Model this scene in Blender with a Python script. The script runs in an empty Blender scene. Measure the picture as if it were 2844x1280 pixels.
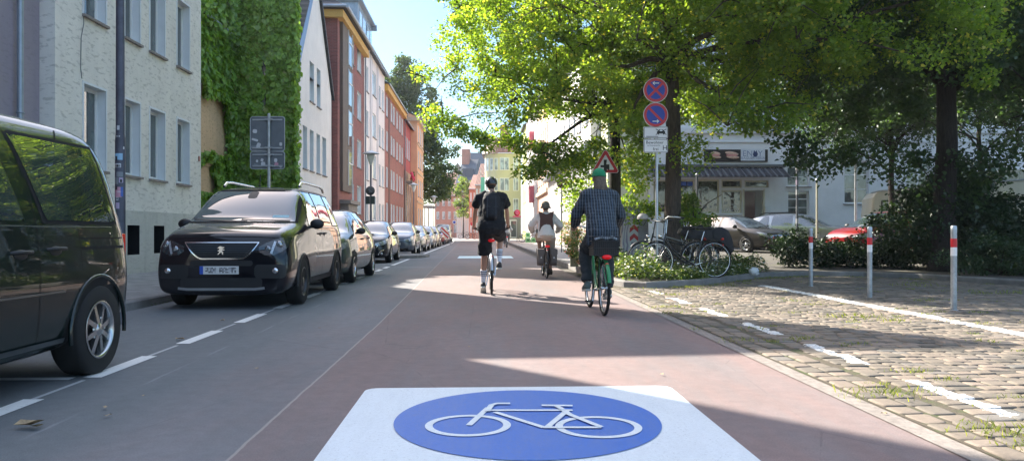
import bpy, bmesh, math, random
import numpy as np
from math import sin, cos, radians as R, pi, sqrt, atan2
from mathutils import Vector, Matrix
from mathutils.bvhtree import BVHTree
from mathutils.geometry import tessellate_polygon

random.seed(7); np.random.seed(7)
SC = bpy.context.scene
COL = SC.collection
YAW = R(2.34); CAMH = 1.06; FOC = 2133.0; CX = 1422.0; HY = 645.0

def W(px, Z):
    """world x,y of picture column px at depth Z"""
    xc = (px-CX)/FOC*Z
    return (xc*cos(YAW)+Z*sin(YAW), -xc*sin(YAW)+Z*cos(YAW))
def WZ(py, Z): return CAMH+(HY-py)/FOC*Z
def G(px, py):
    Z = FOC*CAMH/(py-HY); return W(px, Z)
def lerp(a, b, t): return a+(b-a)*t
def smooth(a, b, x):
    t = max(0., min(1., (x-a)/(b-a))); return t*t*(3-2*t)

# ------------------------------------------------------------------ mesh builder
class MB:
    def __init__(s): s.v = []; s.f = []; s.m = []; s.sm = []
    def add(s, verts, faces, mi=0, sm=False):
        o = len(s.v); s.v += [tuple(v) for v in verts]
        for f in faces: s.f.append([i+o for i in f]); s.m.append(mi); s.sm.append(sm)
        return s
    def box(s, a, b, mi=0, rot=0, piv=None):
        x0, y0, z0 = a; x1, y1, z1 = b
        v = [(x0,y0,z0),(x1,y0,z0),(x1,y1,z0),(x0,y1,z0),(x0,y0,z1),(x1,y0,z1),(x1,y1,z1),(x0,y1,z1)]
        if rot:
            p = piv or ((x0+x1)/2, (y0+y1)/2); c, q = cos(rot), sin(rot)
            v = [(p[0]+(x-p[0])*c-(y-p[1])*q, p[1]+(x-p[0])*q+(y-p[1])*c, z) for x, y, z in v]
        return s.add(v, [(0,3,2,1),(4,5,6,7),(0,1,5,4),(1,2,6,5),(2,3,7,6),(3,0,4,7)], mi)
    def bar(s, p, q, w, h=None, mi=0):
        h = h or w
        p = Vector(p); q = Vector(q); d = (q-p).normalized()
        up = Vector((0,0,1)) if abs(d.z) < .95 else Vector((0,1,0))
        a = d.cross(up).normalized()*w/2; b = a.cross(d).normalized()*h/2
        v = [p-a-b, p+a-b, p+a+b, p-a+b, q-a-b, q+a-b, q+a+b, q-a+b]
        return s.add(v, [(0,3,2,1),(4,5,6,7),(0,1,5,4),(1,2,6,5),(2,3,7,6),(3,0,4,7)], mi)
    def tube(s, pts, rad, n=8, mi=0, cap=True, sm=True):
        pts = [Vector(p) for p in pts]; k = len(pts)
        if not hasattr(rad, '__len__'): rad = [rad]*k
        vs = []; up = None
        for i, p in enumerate(pts):
            d = (pts[min(i+1,k-1)]-pts[max(i-1,0)]).normalized()
            if up is None:
                up = Vector((0,0,1)) if abs(d.z) < .9 else Vector((1,0,0))
            a = d.cross(up).normalized(); b = a.cross(d).normalized(); up = b
            for j in range(n):
                t = 2*pi*j/n; vs.append(p+(a*cos(t)+b*sin(t))*rad[i])
        fs = [(i*n+j, i*n+(j+1)%n, (i+1)*n+(j+1)%n, (i+1)*n+j) for i in range(k-1) for j in range(n)]
        s.add(vs, fs, mi, sm)
        if cap:
            s.add(vs[:n], [tuple(range(n))], mi); s.add(vs[-n:], [tuple(reversed(range(n)))], mi)
        return s
    def ring(s, c, r, tr, axis='x', n=28, m=8, mi=0, a0=0, a1=2*pi):
        """torus round an axis"""
        full = abs(a1-a0-2*pi) < 1e-6; k = n if full else n+1
        vs = []
        for i in range(k):
            t = a0+(a1-a0)*i/n
            for j in range(m):
                u = 2*pi*j/m; rr = r+tr*cos(u); h = tr*sin(u)
                if axis == 'x': v = (h, rr*cos(t), rr*sin(t))
                elif axis == 'y': v = (rr*cos(t), h, rr*sin(t))
                else: v = (rr*cos(t), rr*sin(t), h)
                vs.append((c[0]+v[0], c[1]+v[1], c[2]+v[2]))
        fs = [(i*m+j, i*m+(j+1)%m, ((i+1)%k)*m+(j+1)%m, ((i+1)%k)*m+j) for i in range(n) for j in range(m)]
        return s.add(vs, fs, mi, True)
    def lathe(s, prof, c=(0,0,0), axis='z', n=24, mi=0, sm=True):
        vs = []
        for r, h in prof:
            for j in range(n):
                t = 2*pi*j/n; a, b = r*cos(t), r*sin(t)
                v = {'z': (a,b,h), 'x': (h,a,b), 'y': (a,h,b)}[axis]
                vs.append((c[0]+v[0], c[1]+v[1], c[2]+v[2]))
        k = len(prof)
        fs = [(i*n+j, i*n+(j+1)%n, (i+1)*n+(j+1)%n, (i+1)*n+j) for i in range(k-1) for j in range(n)]
        return s.add(vs, fs, mi, sm)
    def ell(s, c, r, n=12, m=8, mi=0, rot=None):
        vs = []
        for i in range(m+1):
            p = pi*i/m
            for j in range(n):
                t = 2*pi*j/n
                v = Vector((r[0]*sin(p)*cos(t), r[1]*sin(p)*sin(t), r[2]*cos(p)))
                if rot: v = rot @ v
                vs.append(Vector(c)+v)
        fs = [(i*n+j, i*n+(j+1)%n, (i+1)*n+(j+1)%n, (i+1)*n+j) for i in range(m) for j in range(n)]
        return s.add(vs, fs, mi, True)
    def poly(s, pts, mi=0, thick=None):
        """planar polygon in 3D, optional extrusion vector"""
        tri = tessellate_polygon([[Vector(p) for p in pts]])
        s.add(pts, [tuple(t) for t in tri], mi)
        if thick is not None:
            t = Vector(thick); q = [tuple(Vector(p)+t) for p in pts]
            s.add(q, [tuple(reversed(k)) for k in tri], mi); n = len(pts)
            s.add(list(pts)+q, [(i, (i+1)%n, n+(i+1)%n, n+i) for i in range(n)], mi)
        return s
    def build(s, name, mats, parent=None, loc=None, rz=0, bevel=0, smooth_=False, fixn=True):
        me = bpy.data.meshes.new(name)
        me.from_pydata([tuple(v) for v in s.v], [], s.f)
        if not isinstance(mats, (list, tuple)): mats = [mats]
        for m in mats: me.materials.append(m)
        me.polygons.foreach_set('material_index', s.m)
        me.polygons.foreach_set('use_smooth', [True]*len(s.f) if smooth_ else s.sm)
        if fixn:
            bm = bmesh.new(); bm.from_mesh(me)
            bmesh.ops.remove_doubles(bm, verts=bm.verts, dist=1e-5) if bevel else None
            bmesh.ops.recalc_face_normals(bm, faces=bm.faces)
            bm.to_mesh(me); bm.free()
        me.update()
        o = bpy.data.objects.new(name, me); COL.objects.link(o)
        if loc is not None: o.location = loc
        if rz: o.rotation_euler[2] = rz
        if parent: o.parent = parent
        if bevel:
            b = o.modifiers.new('b', 'BEVEL'); b.width = bevel; b.segments = 2; b.limit_method = 'ANGLE'
        return o

def tag(o, label, cat, group=None, kind=None):
    o['label'] = label; o['category'] = cat
    if group: o['group'] = group
    if kind: o['kind'] = kind
    return o
def struct(o): o['kind'] = 'structure'; return o
def thing(name, label, cat, loc=(0,0,0), rz=0, group=None):
    o = bpy.data.objects.new(name, None); COL.objects.link(o)
    o.empty_display_size = .2
    o.location = loc; o.rotation_euler[2] = rz
    return tag(o, label, cat, group)
CH = {}
def copy_tree(o, parent=None):
    c = o.copy(); COL.objects.link(c)
    if parent: c.parent = parent
    for ch in [q for q in COL.objects if q.parent is o]: copy_tree(ch, c)
    return c
def evaluated(o, name=None):
    """bake the modifiers of o into its mesh"""
    dg = bpy.context.evaluated_depsgraph_get(); dg.update()
    me = bpy.data.meshes.new_from_object(o.evaluated_get(dg))
    o.modifiers.clear(); old = o.data; o.data = me; me.name = old.name
    return o
def raw_mesh(name, verts, faces_n, mats, parent=None, loops=None):
    """fast mesh from numpy verts (N,3) where each consecutive k verts form one face"""
    k = faces_n; n = len(verts)//k
    me = bpy.data.meshes.new(name)
    me.vertices.add(len(verts)); me.vertices.foreach_set('co', verts.astype(np.float32).ravel())
    me.loops.add(n*k); me.loops.foreach_set('vertex_index', np.arange(n*k, dtype=np.int32))
    me.polygons.add(n); me.polygons.foreach_set('loop_start', np.arange(0, n*k, k, dtype=np.int32))
    me.polygons.foreach_set('loop_total', np.full(n, k, dtype=np.int32))
    for m in (mats if isinstance(mats, (list, tuple)) else [mats]): me.materials.append(m)
    me.update(calc_edges=True)
    o = bpy.data.objects.new(name, me); COL.objects.link(o)
    if parent: o.parent = parent
    return o

# ------------------------------------------------------------------ materials
def srgb(r, g, b):
    f = lambda c: (c/255/12.92) if c/255 <= .04045 else ((c/255+.055)/1.055)**2.4
    return (f(r), f(g), f(b))
class NT:
    def __init__(s, name):
        s.mat = bpy.data.materials.new(name); s.mat.use_nodes = True
        s.t = s.mat.node_tree; s.n = s.t.nodes; s.b = s.n['Principled BSDF']; s.out = s.n['Material Output']
    def node(s, typ, **kw):
        n = s.n.new(typ)
        for k, v in kw.items():
            if k in n.inputs: n.inputs[k].default_value = v
            else: setattr(n, k, v)
        return n
    def link(s, a, b): s.t.links.new(a, b)
    def coord(s, scale=(1,1,1), xz=False):
        tc = s.node('ShaderNodeTexCoord')
        if xz:
            sp = s.node('ShaderNodeSeparateXYZ'); s.link(tc.outputs['Object'], sp.inputs[0])
            ad = s.node('ShaderNodeMath', operation='ADD'); s.link(sp.outputs[0], ad.inputs[0]); s.link(sp.outputs[1], ad.inputs[1])
            cb = s.node('ShaderNodeCombineXYZ'); s.link(ad.outputs[0], cb.inputs[0]); s.link(sp.outputs[2], cb.inputs[1])
            return cb.outputs[0]
        mp = s.node('ShaderNodeMapping'); mp.inputs['Scale'].default_value = scale
        s.link(tc.outputs['Object'], mp.inputs[0]); return mp.outputs[0]
    def noise(s, co, scale, detail=4, rough=.6):
        n = s.node('ShaderNodeTexNoise'); n.inputs['Scale'].default_value = scale
        n.inputs['Detail'].default_value = detail; n.inputs['Roughness'].default_value = rough
        s.link(co, n.inputs['Vector']); return n.outputs['Fac']
    def ramp(s, fac, stops):
        r = s.node('ShaderNodeValToRGB'); e = r.color_ramp.elements
        while len(e) < len(stops): e.new(.5)
        for el, (p, c) in zip(e, stops): el.position = p; el.color = (*c, 1) if len(c) == 3 else c
        s.link(fac, r.inputs[0]); return r.outputs[0]
    def mix(s, fac, a, b, typ='MIX'):
        m = s.node('ShaderNodeMix', data_type='RGBA', blend_type=typ)
        for sock, val in ((m.inputs[0], fac), (m.inputs[6], a), (m.inputs[7], b)):
            if hasattr(val, 'links') or hasattr(val, 'is_linked'): s.link(val, sock)
            elif isinstance(val, (int, float)): sock.default_value = val
            else: sock.default_value = (*val, 1)
        return m.outputs[2]
    def math(s, op, a, b=None, c=None, clamp=False):
        m = s.node('ShaderNodeMath', operation=op, use_clamp=clamp)
        for i, v in enumerate((a, b, c)):
            if v is None: continue
            if hasattr(v, 'is_linked'): s.link(v, m.inputs[i])
            else: m.inputs[i].default_value = v
        return m.outputs[0]
    def bump(s, h, strength=.3, dist=.01):
        b = s.node('ShaderNodeBump'); b.inputs['Strength'].default_value = strength; b.inputs['Distance'].default_value = dist
        s.link(h, b.inputs['Height']); s.link(b.outputs[0], s.b.inputs['Normal']); return b
    def base(s, c):
        if hasattr(c, 'is_linked'): s.link(c, s.b.inputs['Base Color'])
        else: s.b.inputs['Base Color'].default_value = (*c, 1)
    def set(s, **kw):
        for k, v in kw.items(): s.b.inputs[k.replace('_', ' ')].default_value = v

def M(name, col, rough=.6, metal=0., var=.12, vs=4., bump=0., bs=60., coat=0., emis=None, spec=.5, dirt=0.):
    n = NT(name); co = n.coord()
    a = tuple(max(0, c*(1-var)) for c in col); b = tuple(min(1, c*(1+var)) for c in col)
    f = n.noise(co, vs, 5, .65)
    c = n.ramp(f, [(.3, a), (.7, b)])
    if dirt:
        g = n.noise(n.coord((1,1,.25)), 1.7, 6, .7)
        c = n.mix(n.ramp(g, [(.45, (0,0,0)), (.75, (dirt,)*3)]), c, tuple(x*.45 for x in col))
    n.base(c)
    n.set(Roughness=rough, Metallic=metal, Coat_Weight=coat, Specular_IOR_Level=spec)
    if coat: n.set(Coat_Roughness=.03)
    if bump: n.bump(n.noise(co, bs, 4, .7), bump, .01)
    if emis: n.b.inputs['Emission Color'].default_value = (*col, 1); n.b.inputs['Emission Strength'].default_value = emis
    return n.mat

def m_brick(name, col, mortar, sc=1., var=.25):
    n = NT(name); co = n.coord(xz=True)
    br = n.node('ShaderNodeTexBrick'); n.link(co, br.inputs['Vector'])
    br.inputs['Scale'].default_value = sc
    br.inputs['Brick Width'].default_value = .25; br.inputs['Row Height'].default_value = .075
    br.inputs['Mortar Size'].default_value = .008; br.inputs['Mortar Smooth'].default_value = .3
    br.inputs['Color1'].default_value = (*[c*(1-var) for c in col], 1)
    br.inputs['Color2'].default_value = (*[min(1, c*(1+var)) for c in col], 1)
    br.inputs['Mortar'].default_value = (*mortar, 1)
    big = n.noise(n.coord(), .8, 4)
    c = n.mix(.5, br.outputs['Color'], n.ramp(big, [(.3, (.75,.75,.75)), (.7, (1.15,1.1,1.1))]), 'MULTIPLY')
    n.base(c); n.set(Roughness=.85); n.bump(n.math('SUBTRACT', 1., br.outputs['Fac']), .5, .006)
    return n.mat

def m_render(name, col, gouge=.5, stain=.3):
    """trowelled exterior render with horizontal dents"""
    n = NT(name)
    co = n.coord((1,1,4.5))
    v = n.noise(co, 2.7, 4, .6)
    mask = n.noise(n.coord((1,1,2.6)), 5.5, 2, .5)
    dent = n.ramp(n.math('MULTIPLY', n.ramp(mask, [(.50,(0,0,0)),(.60,(1,1,1))]), n.ramp(v, [(.45,(0,0,0)),(.55,(1,1,1))])), [(0,(0,0,0)),(1,(1,1,1))])
    base = n.ramp(n.noise(n.coord(), .7, 5, .7), [(.3, tuple(c*.88 for c in col)), (.7, tuple(min(1,c*1.06) for c in col))])
    c = n.mix(n.math('MULTIPLY', dent, gouge), base, tuple(x*.45 for x in col))
    st = n.noise(n.coord((2.5,2.5,.25)), 1.2, 5, .7)
    c = n.mix(n.ramp(st, [(.5,(0,0,0)),(.8,(stain,)*3)]), c, tuple(x*.6 for x in col))
    n.base(c); n.set(Roughness=.9, Specular_IOR_Level=.2)
    n.bump(n.math('ADD', n.math('MULTIPLY', dent, -.8), n.noise(n.coord(), 45, 5, .7)), .28, .010)
    return n.mat

def m_tiles(name, col):
    n = NT(name)
    tc = n.node('ShaderNodeTexCoord'); sp = n.node('ShaderNodeSeparateXYZ'); n.link(tc.outputs['Object'], sp.inputs[0])
    wx = n.math('SINE', n.math('MULTIPLY', sp.outputs[0], 2*pi/.24))
    wz = n.math('FRACT', n.math('MULTIPLY', sp.outputs[2], 1/.24))
    h = n.math('ADD', n.math('MULTIPLY', wx, .35), wz)
    ns = n.noise(n.coord(), 5, 5, .8)
    c = n.ramp(ns, [(.25, tuple(c*.6 for c in col)), (.75, tuple(min(1,c*1.4) for c in col))])
    c = n.mix(n.math('LESS_THAN', wz, .12), c, tuple(x*.3 for x in col))
    n.base(c); n.set(Roughness=.6); n.bump(h, .9, .03)
    return n.mat

def m_glass(name='window_glass', tint=(.035,.045,.045), rough=.03, curtain=.5):
    n = NT(name)
    nz = n.noise(n.coord((1,1,.6)), 1.3, 2)
    n.base(n.ramp(nz, [(.4, tint), (.62, tuple(min(1, t*4+.02*curtain) for t in tint))]))
    n.set(Roughness=rough, Specular_IOR_Level=.9, Coat_Weight=.6, Coat_Roughness=.02)
    n.bump(n.noise(n.coord(), 1.8, 2), .03, .02)
    return n.mat

def m_leaf(name, dark, light, trans=.45, yellow=None, yfrac=.0, tcol=None):
    n = NT(name)
    g = n.node('ShaderNodeNewGeometry')
    rnd = g.outputs['Random Per Island']
    big = n.noise(n.coord(), .55, 3)
    f = n.math('ADD', n.math('MULTIPLY', rnd, .65), n.math('MULTIPLY', big, .5))
    st = [(.15, dark), (.85, light)]
    c = n.ramp(f, st)
    if yellow:
        c = n.mix(n.math('GREATER_THAN', rnd, 1-yfrac), c, yellow)
    df = n.node('ShaderNodeBsdfDiffuse'); tr = n.node('ShaderNodeBsdfTranslucent'); gl = n.node('ShaderNodeBsdfGlossy')
    n.link(c, df.inputs[0])
    tcm = n.mix(1., c, tcol or (2.6, 2.3, .9), 'MULTIPLY'); n.link(tcm, tr.inputs[0])
    gl.inputs['Roughness'].default_value = .42; gl.inputs[0].default_value = (.8,.85,.8,1)
    m1 = n.node('ShaderNodeMixShader'); m1.inputs[0].default_value = trans
    n.link(df.outputs[0], m1.inputs[1]); n.link(tr.outputs[0], m1.inputs[2])
    m2 = n.node('ShaderNodeMixShader'); m2.inputs[0].default_value = .05
    n.link(m1.outputs[0], m2.inputs[1]); n.link(gl.outputs[0], m2.inputs[2])
    n.link(m2.outputs[0], n.out.inputs[0])
    return n.mat

def m_bark(name, col=(.085,.066,.052)):
    n = NT(name); f = n.noise(n.coord((6,6,.9)), 5, 6, .7)
    n.base(n.ramp(f, [(.3, tuple(c*.4 for c in col)), (.7, tuple(c*1.5 for c in col))]))
    n.set(Roughness=.95); n.bump(f, 1., .05); return n.mat

def m_paint(name, col, rough=.08, metal=0.):
    n = NT(name); n.base(col)
    n.set(Roughness=.3, Metallic=metal, Coat_Weight=1., Coat_Roughness=.015, Specular_IOR_Level=.5)
    n.set(Coat_IOR=1.5); n.set(Specular_IOR_Level=.1)
    dn = n.noise(n.coord(), 2.2, 2)
    bp = n.node('ShaderNodeBump'); bp.inputs['Strength'].default_value = .05; bp.inputs['Distance'].default_value = .02
    n.link(dn, bp.inputs['Height']); n.link(bp.outputs[0], n.b.inputs['Coat Normal'])
    return n.mat

MAT = {}
MAT['white_frame'] = M('white_window_frame', (.72,.73,.73), .4, var=.04)
MAT['glass'] = m_glass()
MAT['glass_blue'] = m_glass('pale_curtained_glass', (.13,.155,.165), .05)
MAT['car_glass'] = m_glass('car_glass', (.012,.016,.016), .01, 0); MAT['car_glass'].node_tree.nodes['Principled BSDF'].inputs['Coat IOR'].default_value = 2.1; MAT['car_glass'].node_tree.nodes['Principled BSDF'].inputs['Coat Weight'].default_value = 1.
MAT['lamp_glass'] = m_glass('headlamp_lens', (.10,.10,.11), .02, 0)
MAT['sill_stone'] = M('sill_stone', (.24,.21,.19), .8, bump=.3, dirt=.5)
MAT['zinc'] = M('zinc', (.33,.38,.44), .45, .6, var=.15)
MAT['galv'] = M('galvanised_steel', (.42,.44,.46), .42, .75, var=.2, vs=9)
MAT['grey_pole'] = M('grey_painted_pole', (.13,.14,.17), .5, .2, var=.12)
MAT['black_plastic'] = M('black_plastic', (.012,.012,.013), .5, var=.2)
MAT['black_rubber'] = M('black_rubber', (.012,.012,.012), .85, var=.2, bump=.2, bs=90)
MAT['shop_glass'] = m_glass('shop_window_glass', (.006,.007,.008), .03, 0)
MAT['chrome'] = M('chrome', (.75,.75,.76), .12, 1., var=.03)
MAT['alloy'] = M('alloy', (.55,.56,.57), .25, .95, var=.05)
MAT['red_plastic'] = M('red_lamp_plastic', (.75,.02,.01), .2, var=.05, coat=.8)
MAT['white_paint'] = M('white_enamel', (.78,.78,.78), .35, var=.03)
MAT['sign_red'] = M('sign_red', (.55,.02,.03), .35, var=.04)
MAT['sign_blue'] = M('sign_blue', (.015,.04,.35), .35, var=.04)
MAT['black'] = M('sign_black', (.01,.01,.01), .4, var=.02)
MAT['sign_grey'] = M('sign_back_aluminium', (.16,.18,.20), .5, .5, var=.12, dirt=.3)
MAT['under'] = M('wheel_arch_liner', (.006,.006,.006), .95, var=.1)

# ------------------------------------------------------------------ text / outlines
def text_obj(name, s, size, mat, parent, loc, rot=(R(90),0,0), ext=.001, align='CENTER', sx=1.):
    cu = bpy.data.curves.new(name, 'FONT'); cu.body = s; cu.size = size; cu.extrude = ext
    cu.align_x = align; cu.align_y = 'CENTER'; cu.resolution_u = 2
    t = bpy.data.objects.new(name+'_c', cu); COL.objects.link(t)
    dg = bpy.context.evaluated_depsgraph_get(); dg.update()
    me = bpy.data.meshes.new_from_object(t.evaluated_get(dg)); me.name = name
    bpy.data.objects.remove(t); me.materials.clear(); me.materials.append(mat)
    o = bpy.data.objects.new(name, me); COL.objects.link(o)
    o.location = loc; o.rotation_euler = rot; o.scale = (sx, 1, 1)
    if parent: o.parent = parent
    return o

def rrect(x0, z0, x1, z1, r, k=4):
    pts = []
    for cx, cz, a in ((x1-r, z0+r, -90), (x1-r, z1-r, 0), (x0+r, z1-r, 90), (x0+r, z0+r, 180)):
        for i in range(k+1):
            t = R(a+90*i/k); pts.append((cx+r*cos(t), cz+r*sin(t)))
    return pts

# ------------------------------------------------------------------ camera, sun, sky
cam = bpy.data.cameras.new('camera'); co = bpy.data.objects.new('camera', cam); COL.objects.link(co)
co.location = (0, 0, CAMH); co.rotation_euler = (R(90), 0, -YAW)
cam.sensor_width = 36; cam.lens = 36*FOC/2844; cam.shift_y = (HY-640)/2844; cam.clip_end = 3000; cam.clip_start = .05
SC.camera = co
SUNAZ = (-.650, .760); SUNEL = R(36)
sl = bpy.data.lights.new('sun', 'SUN'); sl.energy = 4.5; sl.angle = R(.5); sl.color = (1, .93, .82)
so = bpy.data.objects.new('sun', sl); COL.objects.link(so)
d = Vector((SUNAZ[0]*cos(SUNEL), SUNAZ[1]*cos(SUNEL), sin(SUNEL)))
so.rotation_euler = d.to_track_quat('Z', 'Y').to_euler(); so.location = (-40, 45, 50)
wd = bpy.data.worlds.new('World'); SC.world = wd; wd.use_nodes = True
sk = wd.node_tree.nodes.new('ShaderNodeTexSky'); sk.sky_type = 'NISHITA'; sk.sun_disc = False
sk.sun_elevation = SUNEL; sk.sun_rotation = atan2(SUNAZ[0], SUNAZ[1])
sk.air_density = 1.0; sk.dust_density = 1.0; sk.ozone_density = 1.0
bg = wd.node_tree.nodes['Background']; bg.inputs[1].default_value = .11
_n = wd.node_tree.nodes; _l = wd.node_tree.links
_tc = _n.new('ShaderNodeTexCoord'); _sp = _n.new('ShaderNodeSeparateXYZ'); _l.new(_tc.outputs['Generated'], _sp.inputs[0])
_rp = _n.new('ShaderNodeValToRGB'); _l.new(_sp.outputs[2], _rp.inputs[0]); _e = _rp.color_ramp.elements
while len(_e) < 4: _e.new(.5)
for _el, (_p, _c) in zip(_e, ((0., (.58,.62,.64)), (.14, (.42,.54,.62)), (.32, (.37,.50,.60)), (.66, (2.25,1.85,1.50)))): _el.position = _p; _el.color = (*_c, 1)  # horizon dimmed; unseen zenith boosted and warmed to lift the fill in shade
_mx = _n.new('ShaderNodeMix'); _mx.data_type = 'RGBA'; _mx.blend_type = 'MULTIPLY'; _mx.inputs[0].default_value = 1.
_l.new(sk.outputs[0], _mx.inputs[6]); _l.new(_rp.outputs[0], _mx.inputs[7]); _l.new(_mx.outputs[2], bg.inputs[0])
SC.view_settings.view_transform = 'Standard'; SC.view_settings.look = 'None'
SC.view_settings.exposure = 1.88; SC.view_settings.gamma = 1
try:
    SC.cycles.max_bounces = 10; SC.cycles.diffuse_bounces = 6; SC.cycles.use_denoising = True
    SC.cycles.transmission_bounces = 4; SC.cycles.sample_clamp_indirect = 6
except Exception: pass
# ================================================================== ground
def m_asphalt():
    n = NT('road_surface'); tc = n.node('ShaderNodeTexCoord'); sp = n.node('ShaderNodeSeparateXYZ'); n.link(tc.outputs['Object'], sp.inputs[0])
    x, y = sp.outputs[0], sp.outputs[1]
    wob = n.math('MULTIPLY', n.math('SUBTRACT', n.noise(n.coord(), 2.2, 5, .7), .5), .10)
    wob2 = n.math('MULTIPLY', n.math('SUBTRACT', n.noise(n.coord((1,.3,1)), 1.1, 4, .7), .5), .5)
    # the seam drifts left with distance
    drift = n.math('MULTIPLY', n.math('MAXIMUM', n.math('SUBTRACT', y, 9.), 0.), -.014)
    xs = n.math('SUBTRACT', n.math('SUBTRACT', x, drift), -1.18)
    speck = n.math('ADD', n.math('MULTIPLY', n.noise(n.coord(), 110, 4, .85), .8), .1); mid = n.noise(n.coord(), 9, 6, .75); big = n.noise(n.coord((1,.35,1)), .7, 5, .65)
    grey = n.ramp(speck, [(.3, (.082,.092,.097)), (.7, (.190,.205,.212))])
    red = n.ramp(speck, [(.3, (.152,.109,.102)), (.7, (.282,.207,.192))])
    pale = n.ramp(speck, [(.3, (.130,.127,.132)), (.7, (.240,.228,.232))])
    f1 = n.math('GREATER_THAN', n.math('ADD', xs, n.math('MULTIPLY', wob, .28)), .0)
    pf = n.math('MULTIPLY', n.math('ADD', n.math('ADD', xs, wob2), .95), 2.2, clamp=True)
    c = n.mix(pf, grey, pale)
    reddish = n.ramp(n.noise(n.coord((1,.5,1)), .9, 5, .7), [(.45,(0,0,0)),(.7,(.55,.55,.55))])
    c = n.mix(n.math('MULTIPLY', pf, reddish), c, red)
    c = n.mix(f1, c, red)
    # worn greyer tracks within the red coating
    worn = n.ramp(n.noise(n.coord((.9,.16,1)), 1.4, 6, .75), [(.42,(0,0,0)),(.68,(.62,.62,.62))])
    c = n.mix(worn, c, n.mix(.5, pale, grey))
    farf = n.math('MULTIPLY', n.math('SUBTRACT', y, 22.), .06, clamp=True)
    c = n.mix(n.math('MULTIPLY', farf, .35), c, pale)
    c = n.mix(.55, c, n.ramp(mid, [(.3,(.78,.78,.78)),(.7,(1.2,1.2,1.2))]), 'MULTIPLY')
    c = n.mix(.8, c, n.ramp(big, [(.3,(.82,.82,.82)),(.7,(1.16,1.16,1.16))]), 'MULTIPLY')
    # the pale seam of bitumen
    sw = n.math('LESS_THAN', n.math('ABSOLUTE', n.math('ADD', xs, n.math('MULTIPLY', wob, .28))), .0085)
    c = n.mix(n.math('MULTIPLY', sw, .85), c, (.34,.30,.27))
    # faint scraped line along the bays
    s2 = n.math('LESS_THAN', n.math('ABSOLUTE', n.math('ADD', n.math('SUBTRACT', x, -2.35), n.math('MULTIPLY', wob, .6))), .012)
    fade = n.ramp(n.noise(n.coord((0,1,0)), 1.1, 2), [(.45,(0,0,0)),(.6,(.35,.35,.35))])
    c = n.mix(n.math('MULTIPLY', s2, fade), c, (.3,.3,.32))
    # dark crack sealing
    cr = n.node('ShaderNodeTexVoronoi', feature='DISTANCE_TO_EDGE'); n.link(n.coord((.55,.22,1)), cr.inputs['Vector']); cr.inputs['Scale'].default_value = 1.
    ck = n.math('MULTIPLY', n.math('LESS_THAN', n.math('ADD', cr.outputs['Distance'], n.math('MULTIPLY', wob, .15)), .0012), .2)
    c = n.mix(ck, c, (.03,.03,.03))
    n.base(c); n.set(Roughness=.82, Specular_IOR_Level=.35)
    n.bump(n.math('ADD', speck, n.math('MULTIPLY', mid, .6)), .55, .006)
    return n.mat
def m_ground(name, a, b, sc=60, patches=None):
    n = NT(name)
    c = n.ramp(n.noise(n.coord(), sc, 4, .8), [(.3, a), (.7, b)])
    c = n.mix(.8, c, n.ramp(n.noise(n.coord(), .8, 6, .7), [(.3,(.7,.7,.7)),(.7,(1.25,1.22,1.18))]), 'MULTIPLY')
    if patches: c = n.mix(n.ramp(n.noise(n.coord(), 1.6, 6, .75), [(.5,(0,0,0)),(.62,(1,1,1))]), c, patches)
    n.base(c); n.set(Roughness=.93); n.bump(n.noise(n.coord(), sc, 5, .8), .5, .01); return n.mat
def m_slabs(name, col, w=.3, h=.3, rot=0):
    n = NT(name); tc = n.node('ShaderNodeTexCoord'); mp = n.node('ShaderNodeMapping'); mp.inputs['Rotation'].default_value = (0,0,rot)
    n.link(tc.outputs['Object'], mp.inputs[0])
    br = n.node('ShaderNodeTexBrick'); n.link(mp.outputs[0], br.inputs['Vector']); br.inputs['Scale'].default_value = 1
    br.inputs['Brick Width'].default_value = w; br.inputs['Row Height'].default_value = h; br.inputs['Mortar Size'].default_value = .006
    br.inputs['Color1'].default_value = (*[c*.85 for c in col],1); br.inputs['Color2'].default_value = (*[c*1.12 for c in col],1)
    br.inputs['Mortar'].default_value = (*[c*.4 for c in col],1)
    c = n.mix(.6, br.outputs['Color'], n.ramp(n.noise(n.coord(), 2.5, 6, .7), [(.3,(.75,.75,.75)),(.7,(1.2,1.2,1.15))]), 'MULTIPLY')
    n.base(c); n.set(Roughness=.9); n.bump(n.math('ADD', n.noise(n.coord(), 80, 4), n.math('MULTIPLY', br.outputs['Fac'], -1.)), .3, .006); return n.mat
MAT['kerb'] = M('kerb_concrete', (.22,.21,.20), .9, var=.25, vs=3, bump=.4, dirt=.5)

mb = MB(); mb.add([(-900,-300,-.03),(900,-300,-.03),(900,1500,-.03),(-900,1500,-.03)], [(0,1,2,3)])
struct(mb.build('ground', m_ground('earth_ground', (.06,.055,.045), (.12,.11,.09), 20)))

# road: straight, then swinging left far away
def bend(y): return -0.0009*max(0, y-70)**2
ys = [-12, 0, 20, 40, 60] + list(range(70, 171, 8))
mb = MB(); L = []; 
for y in ys:
    xl = -5.3 if y > 0 else -5.3
    L += [(xl+bend(y), y, 0), (2.28+.0*y+bend(y), y, 0)]
mb.add(L, [(2*i, 2*i+1, 2*i+3, 2*i+2) for i in range(len(ys)-1)])
struct(mb.build('road', m_asphalt()))

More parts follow.
